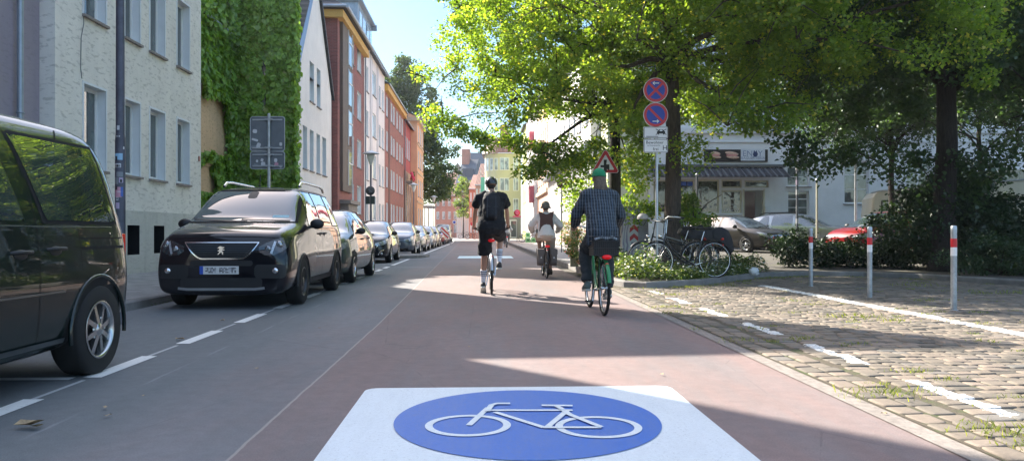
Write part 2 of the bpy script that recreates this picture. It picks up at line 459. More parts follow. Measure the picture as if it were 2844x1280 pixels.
def line_strip(mb, pts, w, z, mi=0):
    vs = []
    for i, p in enumerate(pts):
        a = Vector(pts[max(i-1,0)]); b = Vector(pts[min(i+1,len(pts)-1)]); d = (b-a).normalized(); q = Vector((-d.y, d.x))*w/2
        vs += [(p[0]-q.x, p[1]-q.y, z), (p[0]+q.x, p[1]+q.y, z)]
    mb.add(vs, [(2*i,2*i+1,2*i+3,2*i+2) for i in range(len(pts)-1)], mi)
def m_marking(name='road_marking_paint', col=(.72,.72,.70), wear=.5):
    n = NT(name)
    f = n.noise(n.coord(), 30, 6, .8)
    c = n.ramp(f, [(.28, tuple(x*.55 for x in col)), (.45, col)])
    c = n.mix(n.ramp(n.noise(n.coord((1,.3,1)), 2.5, 6, .75), [(.5,(0,0,0)),(.78,(wear,)*3)]), c, tuple(x*.55 for x in col))
    n.base(c); n.set(Roughness=.6); n.bump(n.noise(n.coord(), 160, 3, .8), .35, .004); return n.mat
MAT['marking'] = m_marking()
MAT['marking_worn'] = m_marking('worn_marking_paint', (.42,.43,.44), .8)
mb = MB()
y = 4.02
while y < 24:
    line_strip(mb, [(-2.83, y), (-2.83, y+.97)], .13, .004); y += 1.70
line_strip(mb, [(-4.9, 5.68), (-2.95, 5.68)], .10, .0045)
line_strip(mb, [(-2.83, 24.8), (-2.83, 30.4)], .12, .004)
line_strip(mb, [(-4.9, 22.4), (-2.9, 22.4)], .12, .0045)
line_strip(mb, [(-5.1, 25.6), (-2.9, 25.6)], .12, .0045)
line_strip(mb, [(-2.78, 35.8)]+[(-2.78+bend(q), q) for q in range(40, 70, 6)]+[(-2.78+bend(q), q) for q in range(70, 120, 6)], .13, .004)
struct(mb.build('lane_markings', MAT['marking']))
mb = MB()
y = 4.9
while y < 14:
    line_strip(mb, [(-2.84, y), (-2.84, y+.72)], .035, .003); y += 1.70
line_strip(mb, [(-2.6, 23.3), (-1.35, 23.6)], .05, .003)
struct(mb.build('worn_lane_marking', MAT['marking_worn']))

# ---- bicycle road marking (square, disc and bicycle painted on the road)
def m_signpaint(name, col, wear):
    n = NT(name)
    c = n.ramp(n.noise(n.coord(), 40, 5, .8), [(.2, tuple(x*.86 for x in col)), (.6, col)])
    w = n.ramp(n.noise(n.coord((2.6,.5,1)), 3.2, 8, .82), [(.44,(0,0,0)),(.72,(wear,)*3)])
    c = n.mix(w, c, tuple(min(1, x*.55+.12) for x in col))
    w2 = n.ramp(n.noise(n.coord(), 70, 3, .9), [(.60,(0,0,0)),(.68,(.55,.55,.55))]); c = n.mix(w2, c, (.20,.19,.19)); n.base(c)
    n.set(Roughness=.55); n.bump(n.noise(n.coord(), 200, 3, .8), .35, .003); return n.mat
rm = thing('bicycle_road_marking', 'large white square painted on the near road with blue disc and white bicycle', 'road marking', (.262, 4.2, 0))
mb = MB()
pts = [(p[0], p[1], .004) for p in rrect(-1.035, -1.02, 1.035, 1.05, .09, 5)]
mb.poly(pts); mb.build('white_panel', m_signpaint('white_thermoplastic', (.72,.76,.78), .35), rm)
mb = MB(); mb.poly([(.745*cos(2*pi*i/96), .13+.79*sin(2*pi*i/96), .008) for i in range(96)])
mb.build('blue_disc', m_signpaint('blue_thermoplastic', (.05,.155,.52), .5), rm)
def gd(X, Y):
    a = G(X*1.1044, Y*1.1044); return (a[0]-.262, a[1]-4.2)
mb = MB()
def wheel_ring(c, r, w):
    n = 56; vs = []
    for i in range(n):
        t = 2*pi*i/n; vs += [(c[0]+(r-w/2)*cos(t), c[1]+(r-w/2)*sin(t), .012), (c[0]+(r+w/2)*cos(t), c[1]+(r+w/2)*sin(t), .012)]
    mb.add(vs, [(2*i, 2*i+1, 2*((i+1)%n)+1, 2*((i+1)%n)) for i in range(n)])
c1 = gd(1177, 1073); c2 = gd(1505, 1077)
wheel_ring(c1, .213, .042); wheel_ring(c2, .213, .042)
zz = .0125
for a, b in (((1179,1074),(1228,1029)), ((1225,1036),(1440,1036)), ((1245,1041),(1368,1080)), ((1366,1080),(1512,1080)), ((1376,1080),(1428,1036)), ((1400,1026),(1440,1052)), ((1428,1046),(1512,1080))):
    zz += .0006; line_strip(mb, [gd(*a), gd(*b)], .036, zz)
for seg in ([(1225,1040),(1236,1024),(1250,1020),(1283,1020)], [(1362,1025),(1440,1026)]):
    zz += .0006; line_strip(mb, [gd(*p) for p in seg], .036, zz)
zz += .0006; line_strip(mb, [gd(1400,1026), gd(1416,1037)], .03, zz)
mb.build('bicycle_symbol', m_signpaint('white_symbol_paint', (.72,.76,.78), .2), rm)
mb = MB(); mb.add([(-.95,31.3,.004),(1.35,31.3,.004),(1.35,34.2,.004),(-.95,34.2,.004)], [(0,1,2,3)])
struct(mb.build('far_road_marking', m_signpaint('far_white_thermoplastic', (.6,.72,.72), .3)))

# ---- raised plaza / right pavement (one sheet with a gentle rise) and its kerb
def gz(x, y): return .12 + .19*smooth(18, 30, y)*smooth(5, 9, x)
BX = [(2.62,15.3),(2.75,14.6),(3.1,14.2),(4.4,15.0),(5.4,16.2),(6.4,17.4),(7.7,18.0),(9.0,17.7),(9.8,16.8),(10.5,14.6),(11.1,10.5),(11.6,5.),(12.0,-10.)]
def ystart(x):
    if x <= BX[0][0]: return BX[0][1]
    for (a, b), (c, d_) in zip(BX, BX[1:]):
        if a <= x <= c: return lerp(b, d_, (x-a)/(c-a))
    return -10.
xs = sorted(set([p[0] for p in BX]+[2.62+.5*i for i in range(20)]+[13,14,15,17,20,24,30,40,60]))
rows = 26; mb = MB(); vs = []
for x in xs:
    y0 = ystart(x)
    for j in range(rows):
        t = (j/(rows-1))**1.8; y = lerp(y0, 170, t)
        vs.append((x+bend(y), y, gz(x, y)))
mb.add(vs, [(i*rows+j, (i+1)*rows+j, (i+1)*rows+j+1, i*rows+j+1) for i in range(len(xs)-1) for j in range(rows-1)], 0, True)
struct(mb.build('plaza_pavement', m_ground('plaza_asphalt', (.060,.056,.052), (.125,.118,.108), 70, (.085,.082,.05)), fixn=False))
# paved right pavement strip further along the street
mb = MB(); yy = [21+.0*i for i in range(1)]+list(range(24, 170, 8)); vs = []
for y in yy: vs += [(2.76+bend(y), y, .126), (5.7+bend(y), y, .126)]
mb.add(vs, [(2*i,2*i+1,2*i+3,2*i+2) for i in range(len(yy)-1)])
struct(mb.build('right_pavement', m_slabs('pavement_slabs_right', (.30,.28,.27))))
def sweep_kerb(name, path, w=.14, z=.13, base=-.02):
    mb = MB(); vs = []; n = len(path)
    for i, p in enumerate(path):
        a = Vector(path[max(i-1,0)]); b = Vector(path[min(i+1,n-1)]); d = (b-a).normalized(); q = Vector((-d.y, d.x))
        o = Vector(p)
        for off, zz in ((0, base), (0, z-.025), (.02, z), (w, z), (w, base)):
            r = o+q*off; vs.append((r.x, r.y, zz))
    mb.add(vs, [(i*5+j, i*5+j+1, (i+1)*5+j+1, (i+1)*5+j) for i in range(n-1) for j in range(4)])
    return struct(mb.build(name, MAT['kerb']))
# right kerb: path runs so that its left normal points onto the pavement
path = [(p[0]-.02, p[1]-.03) for p in reversed(BX)] + [(2.60+bend(y), y) for y in (17,20,30,50,70,78,86,94,102,110,118,126,134,142,150,158,166)]
path = [(x, y) for x, y in path]
sweep_kerb('kerb_right', [p for p in reversed(path)], .14, .135)
# left pavement and kerb
mb = MB(); yy = [-12,0,10,20,24,31,45,60]+list(range(70,170,8)); vs = []
def lk(y): return -4.74 - .45*smooth(22, 25, y) - .02*max(0, min(1,(y-22)/3))
for y in yy: vs += [(-14, y, .12), (lk(y)+bend(y)-.10, y, .12)]
mb.add(vs, [(2*i,2*i+1,2*i+3,2*i+2) for i in range(len(yy)-1)])
struct(mb.build('left_pavement', m_slabs('pavement_slabs_left', (.25,.245,.24))))
path = [(lk(y)+bend(y), y) for y in (-12,0,6,10,14,18,22,23,24,25,30,40,50,60,70,78,86,94,102,110,118,126,134,142,150,158,166)]
sweep_kerb('kerb_left', path, .14, .13)
# kerb build-out between two parked cars
mb = MB(); o = [(-5.2,31.2),(-3.2,31.2),(-2.6,31.5),(-2.3,32.2),(-2.2,33.3),(-2.45,34.1),(-3.0,34.5),(-5.2,34.6)]
mb.poly([(x,y,.11) for x,y in o]); mb.add([(x,y,z) for x,y in o for z in (-.02,.11)], [(2*i,2*((i+1)%8),2*((i+1)%8)+1,2*i+1) for i in range(8)])
struct(mb.build('kerb_build_out', MAT['kerb']))

# ---- cobbles: real stones over an earth bed
def m_cobble():
    n = NT('granite_setts'); g = n.node('ShaderNodeNewGeometry'); rnd = g.outputs['Random Per Island']
    c = n.ramp(rnd, [(0,(.090,.080,.066)),(.3,(.150,.130,.106)),(.6,(.185,.152,.120)),(.85,(.225,.18,.145)),(1,(.13,.128,.12))])
    c = n.mix(.7, c, n.ramp(n.noise(n.coord(), 45, 5, .8), [(.3,(.72,.72,.72)),(.7,(1.2,1.2,1.2))]), 'MULTIPLY')
    c = n.mix(.6, c, n.ramp(n.noise(n.coord(), 1.1, 5, .7), [(.3,(.75,.75,.72)),(.7,(1.2,1.17,1.12))]), 'MULTIPLY')
    tc = n.node('ShaderNodeTexCoord'); sp = n.node('ShaderNodeSeparateXYZ'); n.link(tc.outputs['Object'], sp.inputs[0])
    x, y = sp.outputs[0], sp.outputs[1]
    wob = n.math('MULTIPLY', n.math('SUBTRACT', n.noise(n.coord(), 12, 4, .7), .5), .12)
    wob = n.math('ADD', wob, n.math('MULTIPLY', n.math('SUBTRACT', rnd, .5), .05))
    xx = n.math('ADD', x, wob)
    m1 = n.math('LESS_THAN', n.math('ABSOLUTE', n.math('SUBTRACT', xx, 5.53)), .105)
    m1 = n.math('MULTIPLY', m1, n.math('LESS_THAN', y, 14.9))
    m2 = n.math('LESS_THAN', n.math('ABSOLUTE', n.math('SUBTRACT', xx, 3.03)), .060)
    per = n.math('FRACT', n.math('MULTIPLY', n.math('ADD', n.math('SUBTRACT', y, 4.25), n.math('MULTIPLY', wob, .5)), 1/1.72))
    m2 = n.math('MULTIPLY', n.math('MULTIPLY', m2, n.math('LESS_THAN', per, .60)), n.math('LESS_THAN', y, 13.6))
    # a pale mortar trench across the setts
    chip = n.ramp(n.noise(n.coord(), 38, 5, .8), [(.37,(0,0,0)),(.47,(1,1,1))])
    pm = n.math('MULTIPLY', n.math('MAXIMUM', m1, m2), chip)
    c = n.mix(n.math('MULTIPLY', pm, .93), c, (.70,.70,.67))
    n.base(c); n.set(Roughness=.8); n.bump(n.noise(n.coord(), 90, 5, .8), .35, .006)
    return n.mat
def m_joint():
    n = NT('joint_earth')
    c = n.ramp(n.noise(n.coord(), 60, 4, .8), [(.3,(.045,.037,.025)),(.7,(.125,.10,.07))])
    c = n.mix(n.ramp(n.noise(n.coord(), 2.2, 6, .8), [(.5,(0,0,0)),(.62,(.8,.8,.8))]), c, (.06,.085,.022))
    n.base(c); n.set(Roughness=.95); n.bump(n.noise(n.coord(), 90, 5, .8), .6, .01); return n.mat
mb = MB(); mb.add([(2.40,-10,.011),(13,-10,.011),(13,19.5,.011),(2.40,19.5,.011)], [(0,1,2,3)])
struct(mb.build('cobble_joint_bed', m_joint()))
def in_cob(x, y):
    if x < 2.28: return False
    if y > ystart(max(x, 2.62))-.06: return False
    return True
rs = np.random.RandomState(3); mb = MB()
def sett(cx, cy, lx, ly, z, rz):
    c, s_ = cos(rz), sin(rz); vs = []; JT = {(a_,b_): rs.uniform(-.07,.04) for a_, b_ in ((-1,-.78),(-.80,-1),(.80,-1),(1,-.78),(1,.78),(.80,1),(-.80,1),(-1,.78))}; tlx, tly = rs.uniform(-.03,.03,2)
    for k, (f, h) in enumerate(((1., -.01), (1., z-.005), (.80, z), (.42, z+.001))):
        hx, hy = lx/2*f, ly/2*f
        if k == 2: hx, hy = lx/2-.012, ly/2-.012
        if k == 3: hx, hy = lx/2-.03, ly/2-.03
        for sx, sy in ((-1,-.78),(-.80,-1),(.80,-1),(1,-.78),(1,.78),(.80,1),(-.80,1),(-1,.78)):
            j = 1+JT[(sx,sy)] if k < 3 else 1
            px, py = hx*sx*j, hy*sy*j
            vs.append((cx+px*c-py*s_, cy+px*s_+py*c, h+((px*tlx+py*tly) if k else 0)))
    fs = [(i*8+j, i*8+(j+1)%8, (i+1)*8+(j+1)%8, (i+1)*8+j) for i in range(3) for j in range(8)]+[tuple(range(24,32))]
    mb.add(vs, fs, 0, True)
# two gutter courses along the road edge
for gx, w in ((2.50,.15),(2.67,.15)):
    y = -1.
    while y < 14.2:
        l = rs.uniform(.14,.24)
        if in_cob(gx, y+l): sett(gx+rs.uniform(-.008,.008), y+l/2, w, l-.014, .014+rs.uniform(0,.008), rs.uniform(-.04,.04))
        y += l
y = 2.4
while y < 18.2:
    h = rs.uniform(.115,.145); x = 2.80+rs.uniform(0,.05); xmax = 11.8
    while x < xmax:
        l = rs.uniform(.13,.21)
        yc = y+.10*sin(x*.55)+.03*sin(x*2.1)
        if (abs(x) < (y+.6)*.80+1) and in_cob(x+l/2, yc+h/2): sett(x+l/2, yc+h/2, l-.008, h-.008, .019+rs.uniform(-.004,.006), rs.uniform(-.07,.07)+.055*cos(x*.55))
        x += l
    y += h
struct(mb.build('cobblestones', m_cobble(), fixn=False))
mb = MB(); line_strip(mb, [(2.35, -10), (2.35, 14.3)], .17, .006)
struct(mb.build('concrete_edge_strip', M('edge_concrete', (.24,.21,.185), .95, var=.3, vs=14, bump=.6, dirt=.4)))
# ================================================================== buildings
WC = {}
def add_window(par, x0, z0, x1, z1, rd=.2, style='two', frame='white_frame', glass='glass', sill='sill_stone', simple=False):
    w, h = round(x1-x0, 3), round(z1-z0, 3); key = (w, h, style, frame, glass, sill, rd)
    if key not in WC:
        fr = MB(); t = .078; d = .065; y = rd-.07
        fr.box((0,y,0),(t,y+d,h)); fr.box((w-t,y,0),(w,y+d,h)); fr.box((t,y,0),(w-t,y+d,t)); fr.box((t,y,h-t),(w-t,y+d,h))
        def mullion(x, z0_=t, z1_=h-t, q=.09): fr.box((x-q/2,y+.002,z0_),(x+q/2,y+d-.002,z1_))
        def transom(z, xa=t, xb=w-t, q=.06): fr.box((xa,y+.004,z-q/2),(xb,y+d-.004,z+q/2))
        if style == 'two': mullion(w*.5)
        if style == 'side': mullion(w*.36)
        if style == 'three': mullion(w/3); mullion(2*w/3)
        if style == 'cross':
            mullion(w*.5); transom(h*.68)
        if style == 'grid':
            mullion(w*.5); transom(h*.68); transom(h*.34, q=.03)
        if style == 'trans': transom(h*.72)
        me = fr.build('window', MAT[frame]).data; bpy.data.objects.remove(bpy.data.objects[-1]) if False else None
        fo = [q for q in COL.objects if q.data is me][0]
        pn = MB(); pn.box((t*.6,y+.02,t*.6),(w-t*.6,y+.035,h-t*.6)); po = pn.build('pane', MAT[glass])
        so_ = None
        if sill:
            sb = MB(); sb.box((-.06,-.07,-.055),(w+.06,rd,-.004)); so_ = sb.build('sill', MAT[sill])
        WC[key] = (fo.data, po.data, so_.data if so_ else None)
        for q in (fo, po, so_):
            if q: bpy.data.objects.remove(q)
    a, b, c = WC[key]
    wo = bpy.data.objects.new('window', a); COL.objects.link(wo); wo.parent = par; wo.location = (x0, 0, z0)
    p = bpy.data.objects.new('pane', b); COL.objects.link(p); p.parent = wo
    if c is not None:
        s = bpy.data.objects.new('sill', c); COL.objects.link(s); s.parent = wo
    return wo

def wall_mesh(L, H, D, holes, rd=.2, z0=0., gable=None, back=True, y0=0.):
    """front wall at y=y0 facing -y with recessed openings; plain sides, back and top"""
    mb = MB()
    X = sorted(set([0, L]+[h[0] for h in holes]+[h[2] for h in holes])); Z = sorted(set([z0, H]+[h[1] for h in holes]+[h[3] for h in holes]))
    for i in range(len(X)-1):
        for j in range(len(Z)-1):
            mx, mz = (X[i]+X[i+1])/2, (Z[j]+Z[j+1])/2
            if any(h[0] < mx < h[2] and h[1] < mz < h[3] for h in holes): continue
            mb.add([(X[i],y0,Z[j]),(X[i+1],y0,Z[j]),(X[i+1],y0,Z[j+1]),(X[i],y0,Z[j+1])], [(0,1,2,3)])
    for a, b, c, d_ in [h[:4] for h in holes]:
        mb.add([(a,y0,b),(c,y0,b),(c,y0,d_),(a,y0,d_),(a,y0+rd,b),(c,y0+rd,b),(c,y0+rd,d_),(a,y0+rd,d_)], [(0,4,5,1),(1,5,6,2),(2,6,7,3),(3,7,4,0),(4,7,6,5)], 1)
    mb.add([(0,y0,z0),(0,D,z0),(0,D,H),(0,y0,H)], [(0,1,2,3)]); mb.add([(L,y0,z0),(L,y0,H),(L,D,H),(L,D,z0)], [(0,1,2,3)])
    if back: mb.add([(0,D,z0),(L,D,z0),(L,D,H),(0,D,H)], [(0,1,2,3)])
    mb.add([(0,y0,H),(0,D,H),(L,D,H),(L,y0,H)], [(0,1,2,3)])
    if gable:
        gx, gh = gable
        mb.add([(0,y0,H),(L,y0,H),(gx,y0,gh)], [(0,1,2)]); mb.add([(0,D,H),(gx,D,gh),(L,D,H)], [(0,1,2)])
    return mb

def roof_par(L, H, D, rise, over=.35, ry=None, th=.12, x0=0, slope_back=True):
    """pitched roof with ridge parallel to the front"""
    mb = MB(); ry = ry if ry is not None else D/2
    a, b = x0-.05, L+.05
    z = H; k = rise/ry
    f = [(a,-over,z-over*k+.05),(b,-over,z-over*k+.05),(b,ry,z+rise+.05),(a,ry,z+rise+.05)]
    mb.poly(f, 0, (0,0,th))
    kb = rise/(D-ry)
    g = [(a,ry,z+rise+.05),(b,ry,z+rise+.05),(b,D+over,z-over*kb+.05),(a,D+over,z-over*kb+.05)]
    mb.poly(g, 0, (0,0,th))
    # gable infill
    mb.add([(x0,0,H),(x0,ry,H+rise),(x0,D,H)], [(0,1,2)], 1); mb.add([(L,0,H),(L,D,H),(L,ry,H+rise)], [(0,1,2)], 1)
    return mb

def gutter(par, L, H, y=-.42, r=.07, x0=0):
    mb = MB(); mb.tube([(x0-.05,y,H),(L+.05,y,H)], r, 8); return mb.build('gutter', MAT['zinc'], par)
def downpipe(par, x, H, y=-.12, r=.05, z0=.15, mat='zinc'):
    mb = MB(); mb.tube([(x,y-.25,H),(x,y-.2,H-.12),(x,y,H-.45),(x,y,z0)], r, 8)
    for z in np.arange(z0+1, H-1, 2.): mb.ring((x,y,z), r+.006, .012, 'z', 12, 5)
    return mb.build('downpipe', MAT[mat], par)

def building(name, label, cat, origin, rz, L, H, D, wins, mats, rd=.2, style='two', roof='pitch', rise=3., roofmat=None, frame='white_frame', glass='glass',
             group=None, sill='sill_stone', z0=0., over=.35, blind=(), gable=None, gut=True):
    t = thing(name, label, cat, (origin[0], origin[1], 0), rz, group)
    holes = [w[:4] for w in wins]+list(blind)
    wall_mesh(L, H, D, holes, rd, z0, gable).build('wall', mats, t)
    for w in wins:
        add_window(t, w[0], w[1], w[2], w[3], rd, w[4] if len(w) > 4 else style, frame, w[5] if len(w) > 5 else glass, sill)
    if roof == 'pitch':
        roof_par(L, H, D, rise, over).build('roof', [roofmat or MAT['tile_dark'], mats[0]], t)
        if gut: gutter(t, L, H-over*rise/(D/2)+.10, -over-.05)
    return t

MAT['tile_dark'] = m_tiles('dark_pantiles', (.045,.045,.052))
MAT['tile_red'] = m_tiles('red_pantiles', (.30,.13,.09))
MAT['slate'] = M('slate_cladding', (.10,.12,.15), .6, var=.3, vs=12, bump=.4, bs=20)
MAT['reveal'] = M('white_reveal', (.66,.69,.71), .7, var=.05)
MAT['yellow_trim'] = M('ochre_cornice', (.62,.36,.09), .7, var=.1)
r_grey = m_render('grey_trowelled_render', (.74,.71,.65), .5, .35)
r_cream = m_render('cream_render', (.62,.44,.27), .4, .3)
r_lilac = m_render('lilac_render', (.34,.30,.34), .15, .3)
r_white = m_render('white_smooth_render', (.82,.76,.71), .0, .18)
r_plinth = m_render('grey_plinth_render', (.54,.53,.48), .2, .6)

LR = R(90)
def F(y0, x): return (x, y0)
# --- brick house at the left edge
t = building('brick_house', 'red brick house cut off by the left edge, above the near dark van', 'building', F(0.5, -8.12), LR, 12.75, 12.0, 9,
    [(x, z, x+1.2, z+1.6) for x in (1.2, 3.6, 6.0, 8.4) for z in (1.6, 4.9, 7.4) if z < 7], [m_brick('near_red_brick', (.26,.09,.06), (.24,.2,.17)), MAT['reveal']])
# --- lilac house
t = building('lilac_house', 'narrow lilac rendered house with a zinc downpipe beside the red brick', 'building', F(13.28, -8.18), LR, 1.34, 12.5, 9, [], [r_lilac, MAT['reveal']], gut=False)
downpipe(t, .52, 12.2, r=.055)
mb = MB(); mb.box((.02,-.012,.2),(.10,.02,3.7)); mb.build('conduit', M('conduit', (.13,.13,.16), .6), t)
# --- grey rendered house
wl = []
gx = [(0.92,1.92), (2.92,3.9), (4.55,5.5), (6.05,6.85)]
def wy(px, x=-7.9):
    """distance along the left facade plane for picture column px"""
    r = (px-CX)/FOC; k = r*cos(YAW)+sin(YAW); Z = x/k
    return -r*Z*sin(YAW)+Z*cos(YAW)
Y0 = 14.6
cols = [(wy(232), wy(293)), (wy(346), wy(388)), (wy(416), wy(457)), (wy(491.5), wy(525))]
for a, b in cols:
    wl.append((a-Y0, 2.34, b-Y0, 4.02, 'side')); wl.append((a-Y0, 5.40, b-Y0, 7.15, 'side'))
cel = [(wy(350)-Y0, .55, wy(384)-Y0, 1.22), (wy(424)-Y0, .55, wy(453)-Y0, 1.22)]
GL = 7.45
t = thing('grey_rendered_house', 'pale grey trowelled render house with white windows behind the tall sticker pole', 'building', (-7.9, Y0, 0), LR)
mb = wall_mesh(GL, 8.2, 9, wl, .22, 1.55)
# unseen stepped mono-pitch top, rising away from the camera, shaped to cast road shadows
mb.add([(.95,0,8.2),(GL,0,8.2),(GL,0,14.5),(.95,0,8.6)], [(0,1,2,3)]); mb.add([(.95,3.2,8.2),(GL,3.2,8.2),(GL,3.2,14.5),(.95,3.2,8.6)], [(3,2,1,0)]); mb.box((0,0,8.2),(.93,3.2,13.2))
mb.add([(GL,0,8.2),(GL,3.2,8.2),(GL,3.2,14.5),(GL,0,14.5)], [(0,1,2,3)])
mb.build('wall', [r_grey, MAT['reveal']], t)
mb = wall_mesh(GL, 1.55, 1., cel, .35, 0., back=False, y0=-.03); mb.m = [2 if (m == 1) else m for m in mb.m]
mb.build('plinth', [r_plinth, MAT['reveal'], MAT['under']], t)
for w in wl: add_window(t, w[0], w[1], w[2], w[3], .24, w[4])
mb = MB(); mb.poly([(.95,-.1,8.65),(.95,3.3,8.65),(GL+.02,3.3,14.55),(GL+.02,-.1,14.55)], 0, (0,0,.08)); mb.build('roof', MAT['tile_dark'], t)  # unseen slope over the top part shaped for the road shadows
for a, b in cols:   # thin white reveal casings
    for z, h in ((2.34,1.68),(5.40,1.75)):
        mb = MB(); x0, x1 = a-Y0, b-Y0
        mb.box((x0-.045,-.016,z),(x0,.006,z+h)); mb.box((x1,-.016,z),(x1+.045,.006,z+h)); mb.box((x0-.045,-.016,z+h),(x1+.045,.006,z+h+.05))
        mb.build('window_casing', MAT['reveal'], t)
mb = MB(); pts = [(.95,-.01,7.4),(.93,-.01,6.6),(1.0,-.01,6.0),(1.02,-.01,5.2),(.92,-.01,4.9),(.9,-.01,4.3),(.95,-.01,4.1)]
mb.tube(pts, .008, 5); mb.build('cable', M('facade_cable', (.2,.2,.2), .7), t)
for k, (z, xx) in enumerate(((3.05, 7.25),)):
    mb = MB(); mb.box((xx,-.02,z),(xx+.10,0,z+.14)); mb.build('house_number', M('house_number_plate', (.25,.08,.06), .5), t)

# --- cream house under the ivy
t = building('cream_house', 'cream rendered house almost wholly covered in ivy beyond the grey house', 'building', F(22.06, -10.35), LR, 10.4, 9.3, 6,
    [], [r_cream, MAT['reveal']], roofmat=MAT['tile_dark'], rise=3.6)
mb = MB(); mb.box((5.0,-.06,3.55),(8.4,.02,3.75)); mb.build('string_course', r_cream, t)

# --- white gable house
WL = 8.3; WY = 32.5
def gh(px0, px1, z0, z1): return (wy(px0,-7.85)-WY, z0, wy(px1,-7.85)-WY, z1)
wl = [gh(841,853,3.9,5.8), gh(860,871,3.9,5.8), gh(879,889,3.9,5.8), gh(895,906,3.9,5.8),
      gh(841,853,1.2,2.85), gh(860,871,1.2,2.85), gh(879,889,1.2,2.85), gh(895,906,1.2,2.85), gh(860,872,7.1,8.95), gh(880,890,7.1,8.95)]
t = thing('white_gable_house', 'white rendered house with steep gable and slate blue verge beside the ivy', 'building', (-7.85, WY, 0), LR)
GP = (4.4, 13.4); EV = 8.2
mb = wall_mesh(WL, EV, 10, [w for w in wl if w[3] < EV], .22, 0)
tri = MB()
up = [w for w in wl if w[3] >= EV]
# upper gable: clip the grid between the eaves and the apex, leaving out the two attic windows
mb2 = MB()
def gx_at(z): k = (z-EV)/(GP[1]-EV); return (lerp(0, GP[0], k), lerp(WL, GP[0], k))
mb = wall_mesh(WL, EV, 10, [w for w in wl if w[3] < EV]+[(w[0], w[1], w[2], EV) for w in up], .22, 0)
zt = 8.95
(l1, r1) = gx_at(zt)
xa, xb, xc_, xd = up[0][0], up[0][2], up[1][0], up[1][2]
mb.add([(0,0,EV),(xa,0,EV),(xa,0,zt),(l1,0,zt)], [(0,1,2,3)]); mb.add([(xb,0,EV),(xc_,0,EV),(xc_,0,zt),(xb,0,zt)], [(0,1,2,3)])
mb.add([(xd,0,EV),(WL,0,EV),(r1,0,zt),(xd,0,zt)], [(0,1,2,3)])
mb.add([(l1,0,zt),(r1,0,zt),(GP[0],0,GP[1])], [(0,1,2)])
for w in up: mb.add([(w[0],0,EV),(w[2],0,EV),(w[2],0,zt),(w[0],0,zt),(w[0],.22,EV),(w[2],.22,EV),(w[2],.22,zt),(w[0],.22,zt)], [(1,5,6,2),(2,6,7,3),(3,7,4,0),(4,7,6,5)], 1)
mb.build('wall', [r_white, MAT['reveal']], t)
for w in wl: add_window(t, w[0], w[1], w[2], w[3], .24, 'none', glass='glass_blue')
mb = MB()
mb.poly([(-.25,-.12,EV-.30),(GP[0],-.12,GP[1]+.06),(GP[0],10.1,GP[1]+.06),(-.25,10.1,EV-.30)], 0, (0,0,.16))
mb.poly([(GP[0],-.12,GP[1]+.06),(WL+.2,-.12,EV-.25),(WL+.2,10.1,EV-.25),(GP[0],10.1,GP[1]+.06)], 0, (0,0,.16))
mb.build('roof', MAT['tile_dark'], t)
mb = MB(); mb.poly([(-.30,-.14,EV-1.0),(-.06,-.14,EV-1.0),(GP[0],-.14,GP[1]-.05),(GP[0],-.14,GP[1]+.25),(-.30,-.14,EV-.25)], 0, (0,.05,0))
mb.poly([(-.03,-.06,EV-1.0),(-.03,-.06,0.2),(-.2,-.06,.2),(-.2,-.06,EV-1.)], 0, (0,.05,0))
mb.build('verge_flashing', M('blue_grey_zinc', (.16,.24,.36), .4, .5), t)
mb = MB(); mb.poly([(GP[0],-.14,GP[1]-.02),(WL,-.14,EV-.10),(WL+.22,-.14,EV-.28),(WL+.22,-.14,EV-.08),(GP[0],-.14,GP[1]+.22)], 0, (0,.05,0)); mb.build('dark_verge', MAT['tile_dark'], t)

# --- tall red brick apartment house
BY = 40.95; BX_ = -7.55; BLn = 9.2
brick_a = m_brick('apartment_red_brick', (.25,.078,.068), (.25,.17,.14), var=.18)
wl = []
def by(px): return wy(px, BX_)-BY
for k in range(4):
    z = 2.1+2.95*k+ (0 if k else .1)
    wl.append((by(978), z, by(983), z+1.7)); wl.append((by(992), z, by(1003), z+1.75))
t = thing('brick_apartment_house', 'tall dark red brick apartment house with ochre cornice and brown stair tower', 'building', (BX_, BY, 0), LR)
wall_mesh(BLn, 12.75, 11, wl, .2).build('wall', [brick_a, MAT['reveal']], t)
for w in wl: add_window(t, *w, .2, 'side', glass='glass_blue')
mb = MB(); a, b = by(944), by(970)
mb.box((a,-.16,3.3),(b,.0,12.5)); mb.build('stair_tower', M('brown_concrete', (.15,.115,.09), .8, bump=.3, dirt=.4), t)
for k in range(4):
    z = 3.7+k*2.25
    wo = MB().box(((a+b)/2+.15,-.19,z),(b-.1,-.15,z+1.9)).build('stair_window', MAT['shop_glass'], t)
    mb = MB(); mb.box(((a+b)/2+.1,-.22,z-.05),((a+b)/2+.16,-.165,z+1.95)); mb.box((b-.12,-.22,z-.05),(b-.05,-.165,z+1.95)); mb.box(((a+b)/2+.16,-.22,z+1.2),(b-.12,-.165,z+1.26)); mb.build('frame', MAT['white_frame'], wo)
mb = MB(); mb.box((a-.1,-.6,2.6),(b+.3,0,2.8)); mb.box((a+.1,-.45,2.2),(b+.1,0,2.6)); mb.build('door_canopy', MAT['sill_stone'], t)
mb = MB(); mb.box((a+.3,-.02,.15),(b-.2,.03,2.15)); mb.build('door', MAT['black_plastic'], t)
mb = MB(); mb.box((-.02,-.34,12.35),(BLn,-.0,12.75)); mb.box((-.34,-.34,12.35),(-.02,11,12.75)); mb.build('cornice', MAT['yellow_trim'], t)
mb = MB(); e = .55; zt = 12.85
P = [(-e,-e,zt),(BLn+.02,-e,zt),(BLn+.02,11+e,zt),(-e,11+e,zt)]; q = [(2.4,4.6,16.2),(BLn+.02,4.6,16.2),(BLn+.02,6.4,16.2),(2.4,6.4,16.2)]
